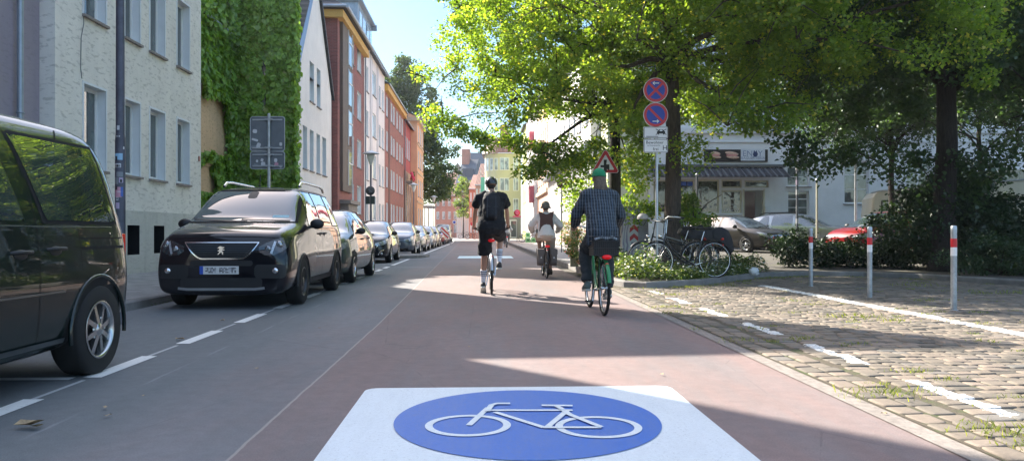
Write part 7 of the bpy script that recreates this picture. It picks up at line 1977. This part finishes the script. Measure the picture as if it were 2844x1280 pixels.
# spherical pale child helmet / saddle cover and bag on the second bicycle
a4 = pz(1785, 606, 16.4); hl = thing('bicycle_helmet', 'pale grey helmet hanging on the handlebar of the second parked bicycle', 'helmet', a4)
mb = MB(); cap_half(mb, (0,0,0), (.12,.14,.11), .15, 18, 8); mb.build('shell', M('pale_grey_shell', (.33,.31,.29), .5), hl, fixn=False)
mb = MB(); mb.tube([(-.1,0,-.02),(-.06,.02,-.14),(.02,.02,-.16),(.1,0,-.02)], .007, 5); mb.build('strap', blk2, hl)
# ================================================================== street furniture
def pole(mb, x, y, z0, z1, r, n=12, mi=0): mb.tube([(x,y,z0),(x,y,z1)], r, n, mi)
# bollards
b0 = None
for i, (px, Z, lb) in enumerate(((2252,14.8,'left, farthest bollard of the three red and white banded steel bollards'),(2415.5,12.3,'middle bollard of the three red and white banded steel bollards'),(2649,10.3,'right, nearest bollard of the three red and white banded steel bollards'))):
    a = W(px, Z)
    if b0 is None:
        t = thing('bollard', lb, 'bollard', (a[0], a[1], 0), 0, 'steel bollards on the cobbles'); b0 = t
        mb = MB(); mb.lathe([(.0385,0),(.038,1.08),(.038,1.135),(.030,1.148),(.001,1.15)], (0,0,0), 'z', 20); mb.lathe([(.06,0),(.055,.02),(.04,.022)], (0,0,0), 'z', 16)
        mb.build('post', M('scuffed_galvanised', (.40,.43,.46), .45, .7, var=.25, vs=14, dirt=.4), t)
        mb = MB(); mb.lathe([(.0395,.86),(.0395,.975)], (0,0,0), 'z', 20); mb.build('red_band', MAT['sign_red'], t)
        mb = MB(); mb.lathe([(.0393,.745),(.0393,.858)], (0,0,0), 'z', 20); mb.build('white_band', MAT['white_paint'], t)
    else:
        t = b0.copy(); COL.objects.link(t); t.location = (a[0], a[1], 0); t['label'] = lb
        for ch in [q for q in COL.objects if q.parent is b0]: c = ch.copy(); COL.objects.link(c); c.parent = t
# tall pole with stickers
a = W(334, 10.62); t = thing('street_light_pole', 'tall dark grey pole plastered with stickers, between the near van and the grey house', 'pole', (a[0], a[1], .12))
mb = MB(); mb.tube([(0,0,0),(0,0,2.2),(0,0,2.3),(0,0,9)], [.069,.066,.058,.045], 20); mb.build('post', M('weathered_pole_paint', (.085,.088,.115), .5, .15, var=.25, vs=6, dirt=.4), t)
stc = [M('sticker_'+n_, c, .5) for n_, c in (('pale_blue',(.25,.45,.62)),('white',(.55,.55,.57)),('black',(.02,.02,.02)),('lilac',(.45,.36,.50)),('grey',(.20,.22,.24)),('pink',(.5,.25,.32)),('blue',(.05,.12,.40)))]
def sticker(z, h, a0, a1, m):
    mb = MB(); n = 8; r = .0685 if z < 2.15 else .0615
    vs = [(r*cos(lerp(a0,a1,i/n)), r*sin(lerp(a0,a1,i/n)), zz) for i in range(n+1) for zz in (z, z+h)]
    mb.add(vs, [(2*i,2*i+2,2*i+3,2*i+1) for i in range(n)], 0, True); return mb.build('sticker', stc[m], t, fixn=False)
zp = lambda py: WZ(py, 10.6)-.12
for py, h, a0, a1, m in ((362,.06,-1.9,-1.3,1),(392,.07,-2.0,-1.2,1),(384,.03,-1.8,-1.4,4),(445,.09,-2.3,-.7,0),(447,.06,-2.2,-1.7,2),(466,.055,-2.3,-1.0,1),(465,.035,-2.2,-1.1,2),(492,.07,-1.9,-.6,4),(512,.09,-2.3,-1.5,4),(508,.07,-1.4,-.6,3),(507,.04,-1.2,-.8,2),(548,.14,-2.2,-.9,5),(546,.13,-1.1,-.6,6),(535,.02,-1.8,-.6,1),(528,.05,-2.2,-1.7,2),(557,.045,-2.0,-1.5,1),(555,.03,-1.9,-1.6,2),(580,.085,-2.1,-1.3,3),(415,.035,-.6,-.3,1)): sticker(zp(py), h, a0, a1, m)
# sign backs
a = W(747, 18.1); t = thing('road_sign', 'two grey sign backs with stickers on a pole behind the black people carrier', 'road sign', (a[0], a[1], .12), -YAW)
mb = MB(); pole(mb, 0, 0, 0, WZ(322,18.1)-.08, .035, 14); mb.ell((0,0,WZ(322,18.1)-.08), (.034,.034,.02)); mb.build('post', MAT['galv'], t)
for (y0, y1) in ((324, 419), (421, 469)):
    zt, zb_ = WZ(y0,18.1)-.12, WZ(y1,18.1)-.12; hx = .405
    mb = MB(); mb.poly([(x-.05,.05,z) for x, z in rrect(-hx,zb_,hx,zt,.06)], 0, (0,.012,0)); o_ = mb.build('panel', MAT['sign_grey'], t)
    mb = MB(); q = rrect(-hx,zb_,hx,zt,.06); mb.tube([(x-.05,.045,z) for x, z in q+[q[0]]], .009, 6); mb.build('rim', MAT['galv'], o_)
    for z in ((zt-.07), (zb_+.07)):
        mb = MB(); mb.box((-.09,-.045,z-.02),(.09,.031,z+.02)); mb.box((-.40,.03,z-.016),(.30,.05,z+.016)); mb.build('clamp', MAT['galv'], o_)
stl = []
for px, py, w_, h_, m in ((706,364,.10,.09,1),(706,388,.15,.05,1),(703,408,.14,.07,4),(716,404,.09,.13,1),(778,400,.06,.08,1),(712,447,.05,.06,1),(726,444,.06,.07,1),(729,455,.10,.10,1),(708,458,.09,.06,4),(764,445,.07,.09,1),(766,456,.09,.09,5),(778,462,.05,.06,1)):
    mb = MB(); x = (px-747)/FOC*18.1-.0; z = WZ(py,18.1)-.12; rr_ = random.uniform(-.4,.4)
    P = [(x+(dx*cos(rr_)-dz*sin(rr_)), .046, z+(dx*sin(rr_)+dz*cos(rr_))) for dx, dz in rrect(-w_/2,-h_/2,w_/2,h_/2,min(w_,h_)*.35)]
    mb.poly(P, 0, (0,.003,0)); mb.build('sticker', stc[m], t)

# no stopping sign with two plates
Zs = 16.; a = W(1824, Zs); t = thing('no_stopping_sign', 'pole with two round red and blue no stopping signs above two white plates', 'road sign', (a[0], a[1], .12), -YAW)
zs = lambda py: WZ(py, Zs)-.12
xo = (1820-1824)/FOC*Zs
mb = MB(); pole(mb, 0, 0, 0, zs(222), .030, 14); mb.build('post', M('bright_galvanised', (.50,.53,.56), .4, .75, var=.15), t)
def disc(cz, rr, x=0, kind='x', parent=t, th=.05):
    d = MB(); d.lathe([(.001,-.0),(rr,-.0),(rr,.012),(.001,.012)], (x,-th,cz), 'y', 40); o = d.build('sign_disc', MAT['white_paint'], parent)
    def flat(pts, y, mat, nm='sign_graphic'):
        m = MB(); m.poly([(x+p, -th-y, cz+q) for p, q in pts], 0, (0,-.002,0)); return m.build(nm, mat, o)
    circ = lambda r: [(r*cos(2*pi*i/40), r*sin(2*pi*i/40)) for i in range(40)]
    flat(circ(rr*.95), .0006, MAT['sign_red']); flat(circ(rr*.74), .003, MAT['sign_blue'])
    def barr(a0):
        c, s = cos(a0), sin(a0); w = rr*.095; l = rr*.76; return [(l*c-w*s, l*s+w*c), (-l*c-w*s, -l*s+w*c), (-l*c+w*s, -l*s-w*c), (l*c+w*s, l*s-w*c)]
    flat(barr(R(135)), .0055, MAT['sign_red'])
    if kind == 'x': flat(barr(R(45)), .0058, MAT['sign_red'])
    k = 1 if kind == '\\' else -1; zc = -rr*.52 if kind == '\\' else rr*.55; s = rr*.26
    ar = [(k*px_*s, zc+pz_*s) for px_, pz_ in ((-1,.14),(.55,.14),(.25,.50),(.50,.50),(1.05,0),(.50,-.50),(.25,-.50),(.55,-.14),(-1,-.14))]
    m = MB(); m.poly([(x+p, -th-.0085, cz+q) for p, q in ar], 0, (0,-.002,0)); m.build('arrow', MAT['white_paint'], o)
    return o
disc(zs(252), .258, xo, 'x'); disc(zs(320.5), .258, xo, '\\')
def plate_sign(z0, z1, hw, parent=t, x=xo):
    m = MB(); m.poly([(x+p,-.05,z) for p, z in rrect(-hw,z0,hw,z1,.028)], 0, (0,.012,0)); o = m.build('sign_plate', MAT['white_paint'], parent)
    q = rrect(-hw+.012,z0+.012,hw-.012,z1-.012,.022); m = MB(); m.tube([(x+p,-.052,z) for p, z in q+[q[0]]], .0045, 4); m.build('border', MAT['black'], o); return o
z1, z0 = zs(353), zs(385); o1 = plate_sign(z0, z1, .252)
mb = MB(); cz = (z0+z1)/2+.01; cx_ = xo+.11
body_ = [(-.085,-.035),(-.085,.012),(-.062,.018),(-.042,.052),(.042,.052),(.062,.018),(.085,.012),(.085,-.035),(.062,-.035),(.062,-.055),(.040,-.055),(.040,-.035),(-.040,-.035),(-.040,-.055),(-.062,-.055),(-.062,-.035)]
mb.poly([(cx_+p,-.055,cz+q) for p, q in body_], 0, (0,.004,0))
for s in (1,-1): mb.bar((cx_-.11,-.058,cz-s*.058),(cx_+.11,-.058,cz+s*.058), .003, .014)
mb.box((xo-.20,-.056,z0+.030),(xo+.05,-.052,z0+.040)); mb.build('car_symbol', MAT['black'], o1)
mb = MB(); mb.poly([(cx_+p*.72,-.0575,cz+.006+q*.6) for p, q in ((-.05,.018),(-.038,.06),(.038,.06),(.05,.018))], 0, (0,.002,0)); mb.build('car_window', MAT['white_paint'], o1)
z1, z0 = zs(387), zs(425); o2 = plate_sign(z0, z1, .252); ht = z1-z0
text_obj('lettering', 'Bewohner', .088, MAT['black'], o2, (xo-.02,-.0525,z0+ht*.74)); text_obj('lettering', 'mit Parkausweis Nr.', .034, MAT['black'], o2, (xo-.04,-.0525,z0+ht*.52))
text_obj('lettering', 'frei', .088, MAT['black'], o2, (xo+.0,-.0525,z0+ht*.25)); text_obj('lettering', 'H', .14, MAT['black'], o2, (xo+.19,-.0525,z0+ht*.33))

# triangular crossroads warning sign
Zt = 20.; a = W(1681, Zt); t = thing('warning_sign', 'red bordered triangular sign with a black crossroads arrow above the green cap', 'road sign', (a[0], a[1], .12), -YAW)
zt_ = lambda py: WZ(py, Zt)-.12
mb = MB(); pole(mb, 0, 0, 0, zt_(425), .03, 12); mb.build('post', MAT['galv'], t)
def tri(s, y, mat, nm, par, rr=.05):
    zb2, zt2 = zt_(481), zt_(412); c = zb2+(zt2-zb2)/3; P = []
    for ang_ in (90, 210, 330):
        vx, vz = cos(R(ang_)), sin(R(ang_)); R0 = (zt2-zb2)*2/3*s
        for k in (-60,-30,0,30,60): P.append((vx*(R0-2*rr*s)+rr*s*cos(R(ang_+k)), y, c+vz*(R0-2*rr*s)+rr*s*sin(R(ang_+k))))
    m = MB(); m.poly(P, 0, (0,.004,0)); return m.build(nm, mat, par)
o = tri(1., -.045, MAT['white_paint'], 'sign_panel', t); tri(.955, -.050, MAT['sign_red'], 'red_border', o); tri(.62, -.055, MAT['white_paint'], 'white_field', o, .03)
c_ = zt_(468); mb = MB(); mb.poly([(p, -.060, c_+q) for p, q in ((-.045,-.10),(.035,-.10),(.035,-.02),(.10,-.06),(.10,.10),(.02,.10),(.035,.22),(-.045,.22),(-.045,.08),(-.13,.08),(-.13,.02),(-.045,.02))], 0, (0,.004,0)); mb.build('crossroads_symbol', MAT['black'], o)

def round_sign(label, px, py, Z, r, mat, rim=None, name='road_sign', rect=None):
    a = W(px, Z); t = thing(name, label, 'road sign', (a[0], a[1], .12), -YAW); zc = WZ(py, Z)-.12
    mb = MB(); pole(mb, 0, 0, 0, zc+r*.8, .03, 10); mb.build('post', MAT['grey_pole'], t)
    mb = MB(); mb.lathe([(.001,0),(r,0),(r,.012),(.001,.012)], (0,-.045,zc), 'y', 28); o = mb.build('sign_disc', rim or mat, t)
    mb = MB(); mb.lathe([(.001,0),(r*.72,0),(r*.72,.002),(.001,.002)], (0,-.049,zc), 'y', 28); mb.build('sign_face', mat, o)
    return t, zc
m_dr = M('dull_brown_red_sign', (.10,.025,.03), .5); m_mg = M('magenta_red_sign', (.62,.03,.16), .45)
t, zc = round_sign('round dark brown red sign on a pole behind the third cyclist', 1560, 510, 36, .23, m_dr)
mb = MB()
for s in (1,-1): mb.bar((-.14,-.052,zc-s*.14),(.14,-.052,zc+s*.14), .003, .03)
mb.build('cross_mark', M('faded_mark', (.20,.06,.07), .5), t)
t, zc = round_sign('round bright magenta sign on the right pavement before the rounded green house', 1436, 591, 75, .31, m_mg, MAT['sign_red'])
mb = MB(); mb.box((-.42,-.04,zc-.42),(.42,-.02,zc-.30)); mb.build('plate', m_mg, t)
mb = MB(); mb.ring((0,-.055,zc), .12, .02, 'y', 20, 5); mb.build('ring_mark', M('pale_pink_mark', (.7,.35,.42), .5), t)
t, zc = round_sign('pale blue square parking sign before the far white shopfront', 1262, 617, 118, .3, MAT['sign_blue'], MAT['white_paint'])
t, zc = round_sign('small dark red round sign on the far right pavement end', 1311, 622, 112, .26, MAT['sign_red'])

# lamp posts with conical lanterns (three)
def lamp(label, px, pyt, Z, h, first=None):
    a = W(px, Z)
    if first: 
        t = first.copy(); COL.objects.link(t); t.location = (a[0], a[1], .12); t['label'] = label
        for ch in [q for q in COL.objects if q.parent is first]:
            c = ch.copy(); COL.objects.link(c); c.parent = t
            for g in [q for q in COL.objects if q.parent is ch]: d_ = g.copy(); COL.objects.link(d_); d_.parent = c
        return t
    t = thing('street_lamp', label, 'street lamp', (a[0], a[1], .12), 0, 'mushroom lamps along the left pavement')
    mb = MB(); mb.tube([(0,0,0),(0,0,.9),(0,0,1.0),(0,0,h-.55)], [.07,.07,.045,.035], 12); mb.build('post', MAT['grey_pole'], t)
    mb = MB(); mb.lathe([(.05,h-.62),(.07,h-.55),(.155,h-.30),(.17,h-.14),(.001,h-.13)], (0,0,0), 'z', 18); lt = mb.build('lantern', M('milky_lamp_glass', (.62,.63,.60), .25), t)
    mb = MB(); mb.lathe([(.36,h-.14),(.33,h-.11),(.15,h-.05),(.05,h),(.001,h+.01)], (0,0,0), 'z', 20); mb.lathe([(.36,h-.142),(.001,h-.142)], (0,0,0), 'z', 20); mb.build('lamp_shade', M('pale_lamp_cover', (.45,.47,.48), .4, .3), lt)
    return t
l0 = lamp('nearest of the three mushroom street lamps, before the white apartment house', 1030, 418, 32.3, WZ(418,32.3)-.12)
lamp('middle one of the three mushroom street lamps, before the orange stucco house', 1149, 508, 53.6, 0, l0); lamp('farthest of the three mushroom street lamps, under the big far tree', 1205, 544, 72, 0, l0)
# sign backs on the first lamp
a = W(1029, 32.1); t = thing('zone_sign', 'dark round sign above two dark square plates fixed to the nearest street lamp', 'road sign', (a[0]+.0, a[1]-.06, 0), -YAW)
mb = MB(); mb.lathe([(.001,0),(.19,0),(.19,.012),(.001,.012)], (0,0,WZ(530,32.1)), 'y', 28); o_ = mb.build('sign_disc', M('dark_grey_sign', (.06,.065,.07), .5), t)
mb = MB(); mb.bar((-.10,-.008,WZ(526,32.1)),(.08,-.008,WZ(534,32.1)), .004, .03); mb.bar((-.02,-.008,WZ(524,32.1)),(-.02,-.008,WZ(536,32.1)), .03, .004); mb.build('pale_mark', MAT['sign_grey'], o_)
for s in (-1, 1):
    mb = MB(); mb.box((min(s*.02,s*.19),0,WZ(567,32.1)),(max(s*.02,s*.19),.012,WZ(545,32.1))); mb.build('sign_plate', M('dark_green_sign', (.02,.04,.035), .5), t)
# direction signs farther down (poles with boxes)
for px, Z, lb in ((1180,88,'left pole of the pair with a flat top bar before the big far tree'),(1190,90,'right pole of the pair with a flat top bar before the big far tree')):
    a = W(px, Z); t = thing('sign_pole', lb, 'pole', (a[0], a[1], .12), -YAW); mb = MB(); pole(mb, 0, 0, 0, 4.0, .07, 8); mb.build('post', MAT['galv'], t)
    mb = MB(); mb.box((-.2,-.06,3.7),(.9,.02,4.0)); mb.build('top_bar', MAT['galv'], t)
# red/white striped board in the parked line
def chevron_mat(per, ang_, nm):
    n = NT(nm); tc = n.node('ShaderNodeTexCoord'); sp = n.node('ShaderNodeSeparateXYZ'); n.link(tc.outputs['Object'], sp.inputs[0])
    u = n.math('ADD', sp.outputs[2], n.math('MULTIPLY', n.math('ABSOLUTE', sp.outputs[0]) if ang_ == 0 else sp.outputs[0], .9)); k = n.math('GREATER_THAN', n.math('FRACT', n.math('MULTIPLY', u, 1/per)), .5)
    n.base(n.mix(k, (.62,.62,.60), (.52,.03,.03))); n.set(Roughness=.4); return n.mat
a = W(1232, 63.); t = thing('warning_board', 'leaning red and white striped board between the parked cars far down the line', 'board', (a[0], a[1], 0), -YAW)
mb = MB(); mb.poly([(-.35,0,1.35),(-.05,0,1.55),(.55,0,.75),(.25,0,.5)], 0, (0,.03,0)); mb.build('panel', chevron_mat(.34, 1, 'striped_board'), t)
mb = MB(); mb.bar((.1,.02,.9),(.1,.02,0), .04); mb.bar((.5,.02,.7),(.55,.02,0), .04); mb.build('leg', MAT['grey_pole'], t)
# graffiti covered cabinet with red white chevron
Zc = 19.3; a = W(1728, Zc); t = thing('utility_cabinet', 'white utility cabinet with purple grey scribbles and a red white chevron plate', 'cabinet', (a[0], a[1], .12), -YAW)
n = NT('scribbled_white'); wv = n.node('ShaderNodeTexWave', wave_type='BANDS'); n.link(n.coord((1.,1.,.35)), wv.inputs['Vector']); wv.inputs['Scale'].default_value = 3.2; wv.inputs['Distortion'].default_value = 14; wv.inputs['Detail'].default_value = 2; wv.inputs['Detail Scale'].default_value = 1.2
n.base(n.mix(n.ramp(wv.outputs['Fac'], [(.60,(0,0,0)),(.70,(.75,.75,.75))]), (.62,.60,.58), (.22,.17,.27))); n.set(Roughness=.6)
wcab = (1800-1728)/FOC*Zc; hcab = WZ(578,Zc)-.12
mb = MB(); mb.box((0,0,0),(wcab*.48,.35,hcab)); mb.build('side_door', n.mat, t)
n2 = M('grey_cabinet', (.34,.33,.36), .6, var=.3, vs=6); mb = MB(); mb.box((wcab*.48+.004,.0,0),(wcab,.35,hcab-.02)); mb.build('body', n2, t)
mb = MB(); mb.box((-.03,-.03,hcab),(wcab+.03,.38,hcab+.05)); mb.build('lid', MAT['sign_grey'], t)
x0, x1 = (1749-1728)/FOC*Zc, (1772-1728)/FOC*Zc; z0, z1 = WZ(672,Zc)-.12, WZ(622,Zc)-.12
mb = MB(); P = [(x0-(x0+x1)/2,0,0),(x1-(x0+x1)/2,0,0),(x1-(x0+x1)/2,0,z1-z0),(x0-(x0+x1)/2,0,z1-z0)]; mb.poly(P, 0, (0,.012,0)); o_ = mb.build('chevron_plate', chevron_mat(.22, 0, 'chevron'), t, loc=((x0+x1)/2,-.02,z0))
# small wooden insect hotel / planter post at the shrub
a = W(1595, 21); t = thing('planter_board', 'small pale board with dark patches standing in the flowering shrub', 'board', (a[0], a[1], .12), -YAW)
mb = MB(); mb.box((-.11,0,0),(.11,.06,1.05)); mb.build('board', M('pale_painted_wood', (.50,.46,.30), .8), t)
mb = MB(); mb.box((-.09,-.006,.55),(.09,.0,.72)); mb.box((-.09,-.006,.25),(.09,.0,.42)); mb.build('dark_patch', M('dark_patch', (.04,.05,.03), .8), t)
# slim posts in the square
for px, pyt, Z, r_, lb, m in ((2214,470,24,.035,'dark sticker covered post left of the silver estate car','grey_pole'),(2269,500,25,.032,'thin olive post between the silver car and the dark foliage','shop_frame'),(2377,440,27,.05,'grey steel post before the window and the cream camper','galv'),(1936,485,24.,.03,'slim green grey post before the baguette shop window','grey_pole')):
    a = W(px, Z); zb0 = gz(*a); t = thing('post', lb, 'post', (a[0], a[1], zb0)); h = WZ(pyt,Z)-zb0; mb = MB(); pole(mb, 0, 0, 0, h, r_, 10); mb.build('shaft', MAT[m], t)
    mb = MB(); mb.ell((0,0,h), (r_*1.5,r_*1.5,r_*1.5), 10, 6); mb.build('cap', MAT['galv'], t)
    if px == 2214:
        for z in (h-.5,h-.8,h-1.3,h-1.7): mb = MB(); mb.lathe([(r_+.003,z),(r_+.003,z+.16)], (0,0,0), 'z', 12); mb.build('sticker', stc[random.choice([1,3,4])], t)
# white ball (plastic bag) at the kerb
a = W(2094, 16.2); t = thing('plastic_bag', 'crumpled white plastic bag lying at the edge of the island plants', 'bag', (a[0], a[1], .15))
mb = MB(); rs = np.random.RandomState(2); vs = []; n_, m_ = 18, 12
for i in range(m_+1):
    p = pi*i/m_
    for j in range(n_): q = 2*pi*j/n_; k = 1+.12*sin(q*3+i)+.08*rs.normal()*sin(p); vs.append((.10*k*sin(p)*cos(q), .09*k*sin(p)*sin(q), .085+.085*k*cos(p)))
mb.add(vs, [(i*n_+j, i*n_+(j+1)%n_, (i+1)*n_+(j+1)%n_, (i+1)*n_+j) for i in range(m_) for j in range(n_)], 0, True); mb.build('bag', M('white_plastic_film', (.62,.66,.68), .4), t)
# crates and parked bikes on the far right pavement
gm = M('green_crate_plastic', (.22,.55,.26), .5); cr0 = None
for (px, lev, lb) in ((1466,0,'lower crate of the stack of two green crates on the far right pavement'),(1466,1,'upper crate of the stack of two green crates on the far right pavement'),(1481,0,'single green crate right of the stacked pair')):
    Zc = 70; a = W(px, Zc); z = .13+lev*.46
    t = thing('crate', lb, 'crate', (a[0], a[1], z), 0, 'green bottle crates'); w_, h_ = .42, .44
    mb = MB(); 
    for (x0_, x1_, y0_, y1_, z0_, z1_) in ((-w_/2,w_/2,-.2,-.17,0,.12),(-w_/2,w_/2,-.2,-.17,h_-.12,h_),(-w_/2,-w_/2+.08,-.2,-.17,.12,h_-.12),(w_/2-.08,w_/2,-.2,-.17,.12,h_-.12),(-w_/2,-w_/2+.03,-.17,.2,0,h_),(w_/2-.03,w_/2,-.17,.2,0,h_),(-w_/2+.03,w_/2-.03,.17,.2,0,h_),(-w_/2+.03,w_/2-.03,-.17,.17,.0,.03)): mb.box((x0_,y0_,z0_),(x1_,y1_,z1_))
    mb.build('walls', gm, t); mb = MB(); mb.box((-.1,-.165,.14),(.1,-.15,h_-.14)); mb.build('emblem', M('dark_green_mark', (.03,.2,.07), .6), t)
far = None
for (px, Z, rz_, lb) in ((1450,72,-80,'left of the two dark bicycles leaning at the far right pavement'),(1492,70,-70,'right dark bicycle behind the green crates'),(1300,108,80,'dark bicycle at the far end of the road before the terracotta house'),(1318,104,70,'pale bicycle farthest right in the row before the terracotta house')):
    a = W(px, Z); bicycle('leaning_bicycle', lb, a[0], a[1], R(rz_), 'frame_black', spokes=8, z=.13, group='bicycles parked on the far pavement', crank=1., lean=R(5))
a = W(1508, 66); t = thing('litter_bin', 'black square bin beside the green crates', 'bin', (a[0]-.3, a[1], .13)); mb = MB(); mb.box((-.3,-.2,.1),(.3,.2,1.15)); mb.build('body', MAT['black_plastic'], t, bevel=.04); mb = MB(); mb.box((-.33,-.23,1.15),(.33,.23,1.22)); mb.build('lid', MAT['black_plastic'], t, bevel=.02)
# fallen leaves and bits on the road
leafm = M('dry_leaf', (.36,.26,.15), .8, var=.4, vs=30)
for i, (X, Y, s) in enumerate(((78,1076,1.9),(92,1080,1.2),(452,856,1.6),(265,1030,.7),(270,1050,.6),(803,828,.7),(905,782,.9),(560,808,1.),(1180,875,.4),(1665,945,.7),(2225,1045,.6),(645,930,.5),(1455,870,.4),(360,1000,.4))):
    g = G(X*1.1044, Y*1.1044); mb = MB(); rs = np.random.RandomState(i); k = 7; P = [(0,0,.012)]
    for j in range(k): a_ = 2*pi*j/k; r_ = .028*s*rs.uniform(.5,1.2); P.append((r_*1.4*cos(a_), r_*sin(a_)*.7, .006+.022*s*rs.rand()))
    mb.add(P, [(0, j+1, (j+1)%k+1) for j in range(k)], 0, True); o = mb.build('fallen_leaf', leafm, None, loc=(g[0], g[1], .006), rz=rs.uniform(0,3))
    px_ = 'left lane' if X < 600 else ('middle of the road' if X < 1500 else 'right side of the road')
    lb = {0:'largest crumpled dry leaf at the bottom left of the road',1:'dry leaf piece touching the largest leaf at the bottom left',2:'dry leaf beside the dashed line, left of the road'}.get(i, 'small dry leaf scrap lying on the bare road surface')
    tag(o, lb, 'leaf', 'fallen leaves on the road')
# ================================================================== the air
mb = MB(); mb.box((-905,-305,-1.05),(905,1505,28)); hz = mb.build('haze', MAT['under'])
hm_ = bpy.data.materials.new('haze_air'); hm_.use_nodes = True; ht = hm_.node_tree; ht.nodes.clear()
pv = ht.nodes.new('ShaderNodeVolumePrincipled'); ou = ht.nodes.new('ShaderNodeOutputMaterial'); ht.links.new(pv.outputs[0], ou.inputs[1])
pv.inputs['Color'].default_value = (.9,.95,1,1); pv.inputs['Density'].default_value = .0004; pv.inputs['Anisotropy'].default_value = .2
hz.data.materials.clear(); hz.data.materials.append(hm_); tag(hz, 'thin pale summer haze over the whole street', 'haze', kind='stuff')
